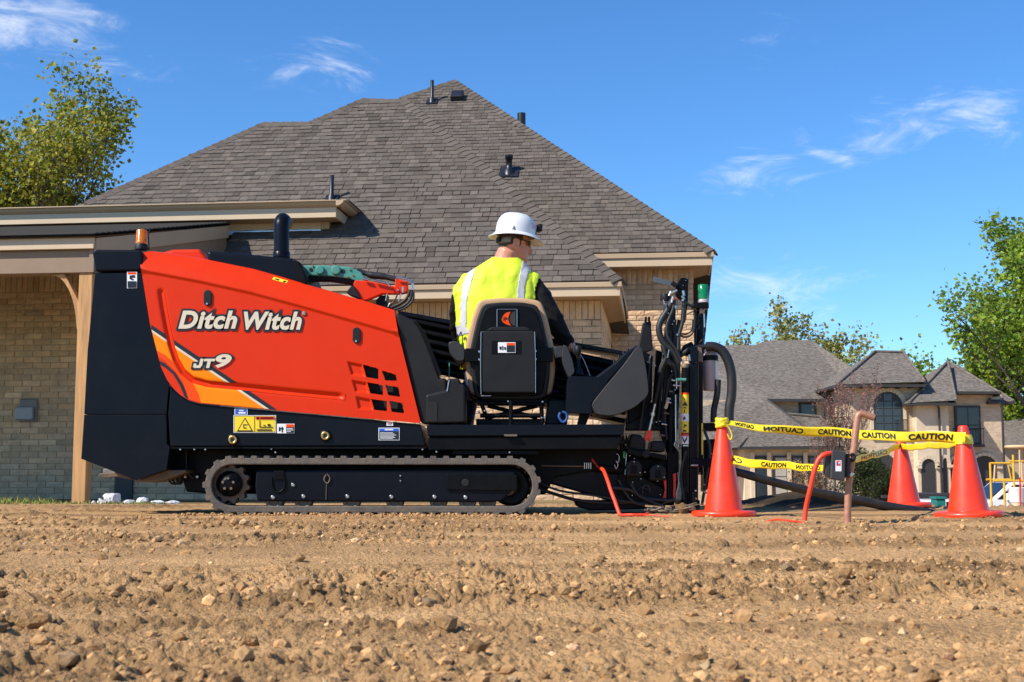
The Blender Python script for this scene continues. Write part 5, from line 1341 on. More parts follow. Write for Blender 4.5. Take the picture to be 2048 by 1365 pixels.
# right hand closing on the joystick
HW = pp3(1141, 694, .055)
raw.tube([pp3(1138, 686, .045), pp3(1146, 696, .04)], [.027, .029], 12)
ellipsoid(pp3(1149, 700, .035), (Vector((.45, 0, -.9)).normalized(), Vector((0, 1, 0)), Vector((.9, 0, .45)).normalized()), (.040, .040, .018), 14, 10)
for k in range(4):
    dy = -.028 + k * .0185; L = (.9, 1.0, .97, .8)[k]
    b = pp3(1153, 707, .035 + dy)
    raw.tube([b, b + Vector((.020, 0, -.018)) * L, b + Vector((.018, .0, -.042)) * L, b + Vector((.000, .0, -.052)) * L], [.0100, .0098, .0090, .0078], 8)
b = pp3(1146, 700, .0); raw.tube([b, b + Vector((.012, -.012, -.02)), b + Vector((.026, -.006, -.042))], [.012, .0105, .009], 8)
# left hand, resting on the far armrest
b = pp3(948, 708, .36)
for k in range(4): raw.tube([b + Vector((-.02 + k * .018, 0, 0)), b + Vector((-.02 + k * .018, .05, -.005)), b + Vector((-.02 + k * .018, .075, -.03))], [.011, .010, .008], 8)
raw.tube([b + Vector((.03, -.02, 0)), b + Vector((.055, .02, -.01))], [.012, .009], 8); ellipsoid(b, E3, (.042, .045, .018), 12, 8)
# legs
for s, kn, ft in ((-1, (935, 772, .42), (925, 846, .50)), (1, (1112, 775, .40), (1122, 846, .46))):
    hpx = 1008 + s * 42
    caps_([(hpx, 780, .02), ((hpx + kn[0]) / 2, 772, .22), kn], [.098, .088, .068]); caps_([kn, ((kn[0] + ft[0]) / 2, 810, kn[2] + .04), ft], [.068, .060, .050])
    P = pp3(*ft); raw.tube([P + Vector((0, -.06, -.01)), P + Vector((0, .08, -.015)), P + Vector((0, .17, -.025))], [.045, .046, .034], 10)
tmp = raw.build('person_raw', M['skin'])
rm = tmp.modifiers.new('Remesh', 'REMESH'); rm.mode = 'VOXEL'; rm.voxel_size = .0065
sm = tmp.modifiers.new('Smooth', 'SMOOTH'); sm.iterations = 5; sm.factor = .5
dg = bpy.context.evaluated_depsgraph_get()
bme = bpy.data.meshes.new_from_object(tmp.evaluated_get(dg))
bpy.data.objects.remove(tmp)
nv_ = len(bme.vertices); BV = np.empty(nv_ * 3, np.float32); bme.vertices.foreach_get('co', BV); BV = BV.reshape(-1, 3).astype(float)
NV = np.empty(nv_ * 3, np.float32); bme.vertices.foreach_get('normal', NV); NV = NV.reshape(-1, 3).astype(float)
FQ = [list(p.vertices) for p in bme.polygons]
def topx(P):
    d = P - np.array(C0); c, s = math.cos(PITCH), math.sin(PITCH); ff = d[:, 1] * c + d[:, 2] * s
    return 1024 + FPX * d[:, 0] / ff, 682.5 - FPX * (-d[:, 1] * s + d[:, 2] * c) / ff
VX, VY = topx(BV)
rel = BV - np.array(HC); hf = rel @ np.array(FD); hs = rel @ np.array(SD); hu_ = rel @ np.array(UD)
is_head = (hu_ > -.20) & (np.hypot(hf, hs) < .16) & (VY < 530)
is_hand = ((VX > 1136) & (VY > 687) & (BV[:, 1] < 8.35) & (VX + VY * .6 > 1553)) | ((BV[:, 1] > PY_ + .33) & (VX < 985) & (VY < 730))
is_jean = (VY > 731) & ~is_hand
is_boot = VY > 836
is_hair = is_head & (hu_ > -.018 - .03 * np.clip((-hf - .03) / .06, 0, 1)) & ((hf < -.035) | (hu_ > .045) | ((hf < .03) & (hu_ > .01))) | (is_head & (np.abs(hs) > .04) & (hf > .003) & (hf < .02) & (hu_ > -.03))
# cloth folds on the sleeves
arm = (VX > 1066) & (VY > 545) & ~is_hand & ~is_jean
fold = .006 * np.maximum(0, np.sin((VY * .9 - VX * .55) * .22 + 2.2 * pnoise(VX * .05, VY * .05))) * arm * (1 + pnoise(VX * .04 + 9, VY * .06))
farm = (VX < 925) & (VY > 575) & (VY < 700); fold = fold + .005 * np.maximum(0, np.sin(VY * .2 + VX * .1)) * farm
BV = BV + NV * fold[:, None]
cls = np.where(is_head, np.where(is_hair, 1, 0), np.where(is_hand, 0, np.where(is_boot, 4, np.where(is_jean, 3, 2))))
mid = [int(np.bincount(cls[q_]).argmax()) for q_ in FQ]
body = MB(); body.v = [tuple(p) for p in BV]; body.f = FQ; body.m = mid; body.s = [True] * len(FQ)
body.build('body', [M['skin'], M['hair'], M['black_shirt'], M['jeans'], M['boot']], person)
def cloth(name, poly, off, m, parent, inset=0, extra=None, thick=.004, wr=0.0):
    """garment piece: the body surface inside a pixel outline, lifted off it"""
    ins = inpoly(poly, VX, VY) & ~is_head
    ins |= inpoly(poly, VX, VY) & is_head & (hu_ < -.11)
    if extra is not None: ins &= extra
    keepf = [q_ for q_ in FQ if all(ins[i] for i in q_)]
    used = sorted({i for q_ in keepf for i in q_}); mp_ = {i: k for k, i in enumerate(used)}
    w_ = wr * (pnoise(VX * .045, VY * .03) + .6 * np.maximum(0, np.sin(VX * .11 + VY * .05 + 3 * pnoise(VX * .02 + 5, VY * .02))))
    P = BV + NV * (off + w_)[:, None] if wr else BV + NV * off
    # smooth the torso a little so that the garment hangs
    mb = MB(); mb.v = [tuple(P[i]) for i in used]; mb.f = [[mp_[i] for i in q_] for q_ in keepf]; mb.m = [0] * len(keepf); mb.s = [True] * len(keepf)
    o = mb.build(name, m, parent)
    s_ = o.modifiers.new('Solidify', 'SOLIDIFY'); s_.thickness = thick; s_.offset = -1
    return o
vest_poly = [(984, 514), (1000, 517), (1030, 517), (1044, 522), (1058, 533), (1080, 547), (1073, 575), (1066, 605), (1072, 640), (1096, 690), (1104, 732), (914, 740), (916, 690), (916, 650), (910, 602), (909, 578), (930, 546), (962, 526)]
torso = (BV[:, 1] < PY_ + .19) & (VX < 1100)
OFF = .011
vest = cloth('safety_vest', vest_poly, OFF, M['hi_vis'], person, extra=torso, wr=.007)
cloth('reflective_band', [(941, 538), (955, 532), (941, 580), (936, 610), (936, 655), (946, 668), (916, 674), (916, 652), (925, 650), (923, 610), (926, 575)], OFF + .0025, M['reflective'], vest, extra=torso, wr=.007, thick=.001)
cloth('reflective_band', [(1042, 523), (1060, 534), (1050, 570), (1047, 612), (1030, 612), (1034, 570)], OFF + .0025, M['reflective'], vest, extra=torso, wr=.007, thick=.001)
0 and cloth('reflective_band', [(914, 652), (1100, 652), (1100, 672), (914, 672)], OFF + .0022, M['reflective'], vest, extra=torso & (BV[:, 0] * 0 + VX > 936), wr=.007, thick=.001)
# hard hat
HU = (UD - FD * .02).normalized(); HF = (FD - UD * .0).normalized()
hc = hp(-.004, 0, .046)
hatv, hatf = [], []; NA = 48
prof = [(1.0, 0.0), (1.0, .12), (.985, .30), (.95, .47), (.88, .64), (.77, .79), (.62, .90), (.42, .97), (.2, 1.0), (.001, 1.005)]
for r_, h_ in prof:
    for k in range(NA):
        a = 2 * math.pi * k / NA; ca, sa = math.cos(a), math.sin(a)
        rid = .006 * math.exp(-(sa * r_ / .22) ** 2) * (1 if h_ > .3 else 0) + .004 * math.exp(-((abs(sa * r_) - .5) / .06) ** 2) * (h_ > .5)
        hatv.append(hc + HF * (ca * r_ * .132) + SD * (sa * r_ * .112) + HU * (h_ * .146 + rid))
hatf = [(i * NA + k, i * NA + (k + 1) % NA, (i + 1) * NA + (k + 1) % NA, (i + 1) * NA + k) for i in range(len(prof) - 1) for k in range(NA)]
hat = MB().add(hatv, hatf, 0, True).build('hard_hat', M['hat_white'], person)
bv, bf = [], []
for r_, dz_ in ((.97, .012), (1.08, .004), (1.22, -.006), (1.33, -.013), (1.335, -.017), (1.22, -.011), (1.06, -.003), (.96, .0)):
    for k in range(NA):
        a = 2 * math.pi * k / NA; ca, sa = math.cos(a), math.sin(a); ex_ = 1 + .10 * max(0, ca) * (r_ > 1.1)
        bv.append(hc + HF * (ca * r_ * .132 * ex_) + SD * (sa * r_ * .115) + HU * (dz_ - .010 * (ca ** 2) * (r_ > 1.1) - .006 * max(0, ca) * (r_ > 1.2)))
bf = [(i * NA + k, (i + 1) * NA + k, (i + 1) * NA + (k + 1) % NA, i * NA + (k + 1) % NA) for i in range(7) for k in range(NA)]
MB().add(bv, bf, 0, True).build('brim', M['hat_white'], hat)
def hatpt(f_, s_, u_): return hc + HF * f_ + SD * s_ + HU * u_
def obox(c, hx_, hy_, hz_, ax_): 
    v = [c + ax_[0] * (sx * hx_) + ax_[1] * (sy * hy_) + ax_[2] * (sz * hz_) for sz in (-1, 1) for sy in (-1, 1) for sx in (-1, 1)]
    return v, [(0, 2, 3, 1), (4, 5, 7, 6), (0, 1, 5, 4), (2, 6, 7, 3), (0, 4, 6, 2), (1, 3, 7, 5)]
HA = (HF, SD, HU)
MB().add(*obox(hatpt(.150, .012, .072), .013, .030, .024, HA)).build('headlamp', M['black_plastic'], hat, .005, fix=True)
MB().tube([hatpt(.134 * math.cos(a), .115 * math.sin(a), .055) for a in np.linspace(-.25, .25, 8)], .004, 6).build('lamp_strap', M['black_plastic'], hat)
def on_dome(a, h_, off=.001):
    r_ = np.interp(h_, [p[1] for p in prof], [p[0] for p in prof]); return hatpt(math.cos(a) * r_ * (.132 + off), math.sin(a) * r_ * (.112 + off), h_ * .158)
a0 = math.atan2(.112 * .55, .132 * .62) + .12
st = [on_dome(a0 + da, h_, .0022) for h_ in (.30, .42, .54) for da in (-.11, 0, .11)]
MB().add(st, [(0, 1, 4, 3), (1, 2, 5, 4), (3, 4, 7, 6), (4, 5, 8, 7)], 0, True).build('hat_sticker', mat('sticker', (.62, .42, .55), .5, col2=(.45, .12, .25), scale=120), hat)
for aa in (1.9, .55): 
    c = on_dome(aa, .10, .003); MB().add([c + HU * .028, c + HF * .012, c - HF * .012], [(0, 1, 2)]).build('hat_slot', M['grey_plastic'], hat)
# suspension band at the nape
bandp = [hp(-.108 * math.cos(a) - .004, .088 * math.sin(a), -.006 + .012 * (1 - math.cos(a))) for a in np.linspace(-1.1, 1.1, 14)]
m = MB(); v = []
for p in bandp: v += [p - UD * .014, p + UD * .020]
m.add(v, [(2 * k, 2 * k + 2, 2 * k + 3, 2 * k + 1) for k in range(13)], 0, True); o = m.build('nape_strap', M['grey_plastic'], hat); s_ = o.modifiers.new('Solidify', 'SOLIDIFY'); s_.thickness = .004
p = hp(-.116, .012, .004); MB().add(*obox(p, .010, .030, .019, ax)).build('ratchet_knob', M['black_plastic'], hat, .006, fix=True)
# sunglasses
gl = MB(); gl.tube([hp(-.012, .083, .012), hp(.03, .080, .012), hp(.066, .071, .008)], .0036, 6); gl.tube([hp(-.012, -.083, .012), hp(.03, -.080, .012), hp(.066, -.071, .008)], .0036, 6); gl.tube([hp(.090, .012, .008), hp(.094, 0, .010), hp(.090, -.012, .008)], .003, 6)
gs = gl.build('sunglasses', M['lens_black'], person)
for sgn in (1, -1):
    v = []
    for k in range(8):
        t_ = k / 7; s_ = .010 + .064 * t_; fo = .096 - .030 * t_ ** 2.2
        v += [hp(fo, sgn * s_, .016 - .004 * t_), hp(fo + .002, sgn * s_, .004), hp(fo - .003, sgn * s_, -.024 + .012 * t_)]
    o = MB().add(v, [(3 * k + j, 3 * k + 3 + j, 3 * k + 4 + j, 3 * k + 1 + j) for k in range(7) for j in range(2)], 0, True).build('lens', M['lens_black'], gs)
    s_ = o.modifiers.new('Solidify', 'SOLIDIFY'); s_.thickness = .003
# ------------------------------------------------------------------ cones, tape, pipes
mat('cone_orange', (.82, .040, .008), .40, var=.05, scale=8, coat=.12, dirt=.14, subs=.0)
mat('tape_yellow', (.82, .62, .02), .4, var=.08, scale=20, bump=.002, bscale=30)
mat('tape_print', (.012, .011, .008), .5, var=.2)
mat('copper', (.42, .20, .125), .5, metal=.25, var=.25, scale=40, bump=.001, bscale=150, col2=(.30, .13, .08), c2lo=.5, c2hi=.75)
mat('pipe_black', (.018, .015, .013), .5, var=.5, scale=20, dirt=.35, dcol=(.09, .06, .04), bump=.002, bscale=60)
mat('box_grey', (.035, .036, .038), .5, var=.1)
def cone_parts(root, h, seed=0):
    z = root.location.copy()
    m = MB(); m.lathe([(.110, .028), (.108, .040), (.027, h - .012), (.024, h - .004), (.018, h)], z, n=40, caps=False); m.lathe([(.018, h), (.015, h - .01), (.015, h - .12)], z, n=24, caps=False)
    m.build('cone_body', M['cone_orange'], root)
    m = MB(); prof = [(.108, .034), (.125, .030), (.172, .029), (.183, .022), (.185, .010), (.180, .0)]
    m.lathe(prof, z, n=48)
    for k in range(8):
        a = k * math.pi / 4 + .2; m.box(z + Vector((math.cos(a) * .165 - .015, math.sin(a) * .165 - .015, -.008)), z + Vector((math.cos(a) * .165 + .015, math.sin(a) * .165 + .015, .004)))
    m.build('cone_base', M['cone_orange'], root)
def gpt(px, Y, dz=0.0):
    x = (px - 1024) / FPX * Y; return Vector((x, Y, float(zground(np.array([x]), np.array([Y]), False)[0]) + dz))
CL, CR_, CM = gpt(1444, 7.50, .004), gpt(1930, 7.20, .004), gpt(1802, 9.0, .0)
for p, h, lab, tilt in ((CL, .540, 'orange traffic cone beside the drill mast with a yellow tape knot', 0.0), (CR_, .500, 'orange traffic cone nearest the picture edge, tape wrapped round its tip', -.03), (CM, .490, 'farthest orange traffic cone, standing behind the slanting black pipe', -.02)):
    r = empty('traffic_cone', p); tag(r, lab, 'cone', 'cones holding the caution tape'); cone_parts(r, h); r.rotation_euler = (0, tilt, 0)
def tape(label, path, texts, knot=None, wob=.6, name='caution_tape'):
    """path: (px, py, half width px, distance); texts: (word, u0, u1, mirrored)"""
    n = 90; us = np.linspace(0, 1, n); kx = np.linspace(0, 1, len(path))
    P = np.array(path, float); P[:, 2] *= .82
    d = np.concatenate([[0], np.cumsum(np.hypot(np.diff(P[:, 0]), np.diff(P[:, 1])))]); kx = d / d[-1]
    def at(u, v, off=0.0):
        x = np.interp(u, kx, P[:, 0]); y = np.interp(u, kx, P[:, 1]); w = np.interp(u, kx, P[:, 2]); Y = np.interp(u, kx, P[:, 3])
        q_ = W(x, y - w * (2 * v - 1), Y); y_s = .004 * math.sin(u * 31) + .006 * math.sin(u * 13 + 2); q_.z += y_s * .6 - .012 * math.sin(math.pi * u); lean = .016 * math.sin(u * 11 + 1.0) * (2 * v - 1) + .004 * math.sin(u * 23)
        q_.y += lean - off; return q_
    vs = [at(u, v) for u in us for v in (0.04, .27, .5, .73, .96)]
    fs = [(i * 5 + j, (i + 1) * 5 + j, (i + 1) * 5 + j + 1, i * 5 + j + 1) for i in range(n - 1) for j in range(4)]
    o = MB().add(vs, fs, 0, True).build(name, M['tape_yellow'])
    s_ = o.modifiers.new('Solidify', 'SOLIDIFY'); s_.thickness = .0012; s_.offset = -1
    tag(o, label, 'caution tape', 'caution tape strung between the cones')
    for w_, u0, u1, mir in texts:
        fn = lambda u, v: at(u0 + (u1 - u0) * ((1 - u) if mir else u), .23 + .54 * v, .003)
        v_t, f_t = text_map(w_, fn, 0, .045, .045)
        MB().add(v_t, f_t).build('lettering', M['tape_print'], o)
    return o
t1 = tape('yellow caution tape of the upper front run, between the two nearest cones', [(1444, 846, 6, 7.47), (1470, 848, 7, 7.47), (1520, 853, 9.5, 7.46), (1580, 857, 11, 7.44), (1640, 861, 12.5, 7.42), (1760, 867, 13, 7.38), (1850, 872, 14, 7.33), (1900, 875, 14.5, 7.26), (1930, 877, 14.5, 7.13)],
          [('CAUTION', .395, .530, False), ('CAUTION', .575, .712, False), ('CAUTION', .765, .95, False), ('CAUTION', .17, .335, True), ('CAUTION', .055, .13, True)])
m = MB(); c = W(1444, 846, 7.49)
for k in range(7):
    a = k * 2.3; m.tube(catmull([c + Vector((math.cos(a + t_ * 2) * .030, math.sin(a + t_ * 2) * .030, (k - 3) * .006 + .004 * math.sin(t_ * 3))) for t_ in (0, .6, 1.2, 1.8, 2.4)], 4), [.009 + .004 * math.sin(j) ** 2 for j in range(17)], 7)
m.build('knot', M['tape_yellow'], t1)
m = MB(); m.tube(hose([(1452, 850), (1459, 858), (1464, 872), (1460, 880), (1455, 868)], 0, 7.44, 5), .004, 5); m.build('loose_end', M['tape_yellow'], t1)
tape('yellow caution tape of the lower run, front cone to the control box', [(1462, 921, 11.5, 7.48), (1520, 925, 11, 7.28), (1600, 930, 10, 6.9), (1652, 932, 8, 6.6), (1704, 917, 7.5, 6.28)], [('CAUTION', .245, .45, False), ('CAUTION', .53, .73, True), ('CA', .0, .09, True)])
t3 = tape('yellow caution tape run between the rust coloured pipe and the farthest cone', [(1696, 917, 8, 6.24), (1712, 915, 8.5, 6.3), (1740, 909, 9, 7.4), (1770, 901, 8.5, 8.3), (1800, 893, 8, 8.95)], [('CAUTION', .25, .75, True)])
tape('yellow caution tape run between the farthest cone and the cone nearest the picture edge', [(1800, 895, 8, 8.95), (1840, 890, 8.5, 8.4), (1880, 887, 9, 7.8), (1926, 886, 9, 7.20)], [('CAUTION', .42, .85, True)])
# wraps of tape round the tip of the right-hand cone
m = MB(); p0 = W(1917, 889, 7.2)
m.lathe([(.050, .0), (.047, .03), (.042, .052)], Vector((CR_.x - .012, CR_.y, p0.z)), n=28, caps=False); o = m.build('tape_wrap', M['tape_yellow'], t1)
# rust coloured pipe with hooked top
Yp = 6.22
pb_ = gpt(1688, Yp); ptop = W(1714, 838, Yp)
hk = [pb_ + Vector((0, 0, -.05)), W(1697, 975, Yp), W(1708, 895, Yp), W(1713, 850, Yp), W(1716, 833, Yp), W(1722, 828, Yp), W(1735, 831, Yp), W(1748, 836, Yp)]
rp = MB().tube(catmull(hk, 5), .0165, 14).build('bent_pipe', M['copper']); tag(rp, 'rust coloured upright pipe with a hooked top stuck in the dirt', 'pipe')
MB().lathe([(.011, 0), (.011, .004)], (0, 0, 0), 'x', 14).build('pipe_bore', M['hole_black'], rp).location = W(1749, 836.3, Yp)
# black control box strapped to it
bx = MB().pp([(1664, 900), (1692, 903), (1690, 963), (1661, 958)], Yp - .06, .055); cb = bx.build('control_box', M['box_grey'], None, .006, 2)
tag(cb, 'dark grey control box strapped to the rust coloured pipe', 'box')
MB().pp([(1652, 912), (1663, 902), (1660, 957), (1650, 948)], Yp - .04, .05).build('box_side', M['box_grey'], cb, .005)
MB().pr(1692, 908, 1700, 955, Yp - .05, .03).build('mounting_plate', M['black_plastic'], cb, .003)
bl_ = decal('box_label', 1671, 921, 1683, 943, Yp - .0605, cb, M['decal_white'], [(.15, .05, .85, .5, 'decal_orange'), (.2, .2, .45, .45, 'decal_blue'), (.5, .15, .8, .3, 'decal_white')])
m = MB(); m.tube([W(1694, 950, Yp - .03), W(1703, 951, Yp - .03)], .010, 8); m.lathe([(.008, -.02), (.008, .0)], W(1702, 949, Yp - .02), 'y', 10); m.build('pipe_clamp', M['steel'], cb)
m = MB(); m.tube(hose([(1700, 912), (1705, 908), (1710, 914), (1706, 922), (1700, 920)], 0, Yp - .02, 4), .006, 6); m.build('clip', M['hole_black'], cb)
# orange cable of the box
q0 = gpt(1604, 6.2, .010)
pts = [W(1664, 907, Yp - .04), W(1650, 909, Yp - .05), W(1637, 920, Yp - .05), W(1628, 945, Yp - .05), W(1620, 980, Yp - .04), W(1612, 1015, Yp - .02), q0 + Vector((0, 0, .01))]
oc = MB().tube(catmull(pts, 6), .0115, 10).build('orange_cable', M['copper_hose']); tag(oc, 'orange cable hanging from the control box down to the dirt', 'cable')
ln_ = [q0, gpt(1596, 6.22, .012), gpt(1575, 6.35, .010), gpt(1550, 6.5, .012), gpt(1528, 6.6, .0)]
MB().tube(catmull(ln_, 4), .0055, 6).build('cable_lead', M['copper_hose'], oc)
# orange cable from the machine
q1 = gpt(1238, 7.42, .010)
pts = [W(1184, 919, 7.85), W(1196, 934, 7.8), W(1206, 940, 7.7), W(1213, 955, 7.6), W(1222, 982, 7.52), W(1230, 1003, 7.47), W(1233, 1012, 7.45), q1]
oc = MB().tube(catmull(pts, 5), [.006] * 8 + [.011] * 28, 9).build('orange_cable', M['copper_hose']); tag(oc, 'orange cable dropping from the machine to the dirt before the vises', 'cable')
MB().tube(catmull([q1, gpt(1262, 7.36, .012), gpt(1286, 7.38, .012), W(1295, 1027, 7.4), gpt(1288, 7.3, .012), gpt(1262, 7.28, .012)], 4), .008, 7).build('cable_loop', M['copper_hose'], oc)
MB().tube(catmull([gpt(1280, 7.3, .01), gpt(1300, 7.25, .012), gpt(1335, 7.2, .006)], 4), .0045, 6).build('cable_lead', M['copper_hose'], oc)
# drill pipe entering the ground
e0 = W(1400, 925, 8.05); 
dp = [e0, W(1480, 946, 8.10), W(1560, 968, 8.15), W(1640, 987, 8.22), W(1720, 1002, 8.3), W(1790, 1016, 8.38), W(1850, 1024, 8.45), W(1885, 1027, 8.5)]
dpo = MB().tube(catmull(dp, 4), [.025] * 5 + [.027] * 8 + [.030] * 8 + [.030, .030, .028, .025, .022, .018, .012, .006], 16).build('drill_pipe', M['pipe_black']); tag(dpo, 'long black drill pipe slanting from the machine into the dirt', 'pipe')
# roots and mud clinging at the machine's foot
r0 = MB(); rnd = random.Random(5)
for k in range(16):
    x = 1285 + rnd.random() * 85; p = [gpt(x, 7.85, .02 + rnd.random() * .03)]
    for j in range(4): p.append(p[-1] + Vector((rnd.uniform(-.01, .06), rnd.uniform(-.03, .03), rnd.uniform(-.02, .02))))
    r0.tube(catmull(p, 3), [.006 * (1 - .06 * j) for j in range(13)], 5)
ro = r0.build('root_tangle', mat('dry_root', (.20, .15, .11), .9, var=.3, bump=.003)); tag(ro, 'tangle of dry roots at the foot of the drill mast', 'roots')
rock('earth_clod', 1360, 1027, 34, 22, M['clod'], 'grey clod of earth among the roots under the drill mast', 'clod', 'clods and stones in the foreground', 301, (.5, .5, .55), Y=7.86)
# crumbs of soil pushed up along the track
r_ = np.random.default_rng(9); PV, PF, PT = [], [], []
for k in range(620):
    x = r_.uniform(-1.95, .30); y = 7.57 + r_.normal(0, .035) if k % 3 else 7.45 + r_.uniform(-.1, .1); sz_ = .004 + .012 * r_.random() ** 2.5
    z = float(zground(np.array([x]), np.array([y]))[0]) + sz_ * .4
    q = bank[k % 24] * sz_; PV.append(q + np.array([x, y, z])); PF.append(F1 + k * len(V1)); t_ = r_.uniform(.7, 1.3); PT.append(np.repeat([[t_, t_, t_, 1]], len(V1), 0))
tag(npmesh('soil_crumbs', np.concatenate(PV), np.concatenate(PF), M['clod'], smooth=False, attr=np.concatenate(PT)), 'crumbs of soil pushed up along the near track', 'soil', None, 'stuff')
# ------------------------------------------------------------------ the neighbour's house
def far_mat(name, c1, c2, sx, sz, bump, rough=.9):
    m = bpy.data.materials.new(name); m.use_nodes = True; nt = m.node_tree; L = nt.links.new; b = nt.nodes['Principled BSDF']
    pos = N(nt, 'ShaderNodeNewGeometry').outputs['Position']
    mp_ = N(nt, 'ShaderNodeMapping'); mp_.inputs['Scale'].default_value = (sx, sx, sz); L(pos, mp_.inputs[0])
    n1 = N(nt, 'ShaderNodeTexNoise', i_Scale=1.0, i_Detail=3.0, i_Roughness=.6); L(mp_.outputs[0], n1.inputs['Vector'])
    n2 = N(nt, 'ShaderNodeTexNoise', i_Scale=.35, i_Detail=5.0); L(pos, n2.inputs['Vector'])
    mx = N(nt, 'ShaderNodeMix', data_type='RGBA'); mx.inputs['A'].default_value = (*c1, 1); mx.inputs['B'].default_value = (*c2, 1)
    mr = N(nt, 'ShaderNodeMapRange', interpolation_type='SMOOTHSTEP'); mr.inputs[1].default_value = .38; mr.inputs[2].default_value = .64; L(n1.outputs[0], mr.inputs[0]); L(mr.outputs[0], mx.inputs['Factor'])
    sc = N(nt, 'ShaderNodeVectorMath', operation='SCALE'); r2 = N(nt, 'ShaderNodeMapRange'); r2.inputs[3].default_value = .8; r2.inputs[4].default_value = 1.2; L(n2.outputs[0], r2.inputs[0])
    L(mx.outputs['Result'], sc.inputs[0]); L(r2.outputs[0], sc.inputs['Scale']); L(sc.outputs[0], b.inputs['Base Color'])
    bm = N(nt, 'ShaderNodeBump', i_Distance=bump, i_Strength=1.0); L(n1.outputs[0], bm.inputs['Height']); L(bm.outputs[0], b.inputs['Normal'])
    b.inputs['Roughness'].default_value = rough; b.inputs['Specular IOR Level'].default_value = .15
    MATS[name] = m; return m
far_mat('far_roof', (.112, .094, .078), (.20, .173, .147), 5.5, 22, .04)
far_mat('far_brick', (.48, .36, .24), (.60, .47, .33), 3, 13, .012)
mat('far_trim', (.035, .032, .03), .6, var=.1)
mat('far_stone', (.62, .50, .35), .85, var=.08, scale=2, bump=.01, bscale=6)
mat('far_glass', (.03, .04, .05), .08, var=.1, spec=.6)
mat('far_curtain', (.40, .37, .31), .8)
YH = 60.0
nb = empty('stone_house', (14, 63, -1.7)); tag(nb, 'two storey pale stone house with grey hip roofs beyond the tape', 'house')
def hip(name, eL, eR, rL, rR, Ye, Yr, back=True, lip=.12):
    """hip roof from its eave corners and ridge ends as seen in the picture"""
    a, b = W(*eL, Ye), W(*eR, Ye); c, d = W(*rR, Yr), W(*rL, Yr); D = 2 * (Yr - Ye)
    a2, b2 = a + Vector((0, D, 0)), b + Vector((0, D, 0)); z = Vector((0, 0, -lip))
    m = MB(); m.add([a, b, c, d, a2, b2], [(0, 1, 2, 3), (1, 5, 2), (0, 3, 4), (5, 4, 3, 2)] if (c - d).length > .05 else [(0, 1, 2), (1, 5, 2), (0, 3, 4), (5, 4, 3)], 0)
    o = m.build(name, M['far_roof'], nb)
    e = MB(); e.box((a.x - .02, Ye - .02, a.z - lip), (b.x + .02, Ye + .06, a.z - .004)); e.box((b.x - .06, Ye + .061, b.z - lip), (b.x + .02, b2.y, b.z - .004)); e.box((a.x - .02, Ye + .061, a.z - lip), (a.x + .06, a2.y, a.z - .004)); e.box((a.x + .061, Ye + .061, a.z - lip * .8), (b.x - .061, a2.y - .1, a.z - lip * .6))
    e.build('eave_board', M['far_trim'], o)
    r = MB()
    for p, q_ in ((a, d), (b, c), (d, c)):
        if (p - q_).length > .1: r.tube([p + Vector((0, -.02, .01)), q_ + Vector((0, -.02, .03))], .07, 5)
    r.build('ridge_cap', M['far_roof'], o)
    return o
def wallbox(name, x0, x1, yt, Y, depth, yb=1045, m='far_brick', cut=None):
    a, b = W(x0, yt, Y), W(x1, yt, Y); return MB().box((a.x, Y, -2.2), (b.x, Y + depth, a.z)).build(name, M[m], nb)
def window(x0, x1, y0, y1, Y, nx, ny, arch=0.0, parent=nb, glass='far_glass'):
    a, b = W(x0, y1, Y), W(x1, y0, Y); w, h = b.x - a.x, b.z - a.z
    def outl(i):
        pts = [(a.x + i, a.z + i), (b.x - i, a.z + i)]
        if arch:
            for t_ in np.linspace(0, math.pi, 13): pts.append((a.x + w / 2 + math.cos(t_) * (w / 2 - i), b.z - arch + math.sin(t_) * (arch - i)))
        else: pts += [(b.x - i, b.z - i), (a.x + i, b.z - i)]
        return pts
    o = MB().prism([Vector((x, Y - .10, z)) for x, z in outl(0)], (0, .09, 0)).build('window', M['far_trim'], parent)
    t_ = .07
    for i in range(nx):
        for j in range(ny):
            x_0 = a.x + t_ + (w - 2 * t_) * i / nx + .02; x_1 = a.x + t_ + (w - 2 * t_) * (i + 1) / nx - .02
            z_0 = a.z + t_ + (h - 2 * t_) * j / ny + .02; z_1 = a.z + t_ + (h - 2 * t_) * (j + 1) / ny - .02
            if arch:
                f_ = lambda x: b.z - arch + math.sqrt(max(0, 1 - ((x - a.x - w / 2) / (w / 2)) ** 2)) * arch - t_
                za, zb_ = min(z_1, f_(x_0 + .01)), min(z_1, f_(x_1 - .01))
            else: za = zb_ = z_1
            if min(za, zb_) < z_0 + .04: continue
            MB().prism([Vector((x_0, Y - .115, z_0)), Vector((x_1, Y - .115, z_0)), Vector((x_1, Y - .115, zb_)), Vector((x_0, Y - .115, za))], (0, .012, 0)).build('pane', M[glass], o)
    return o
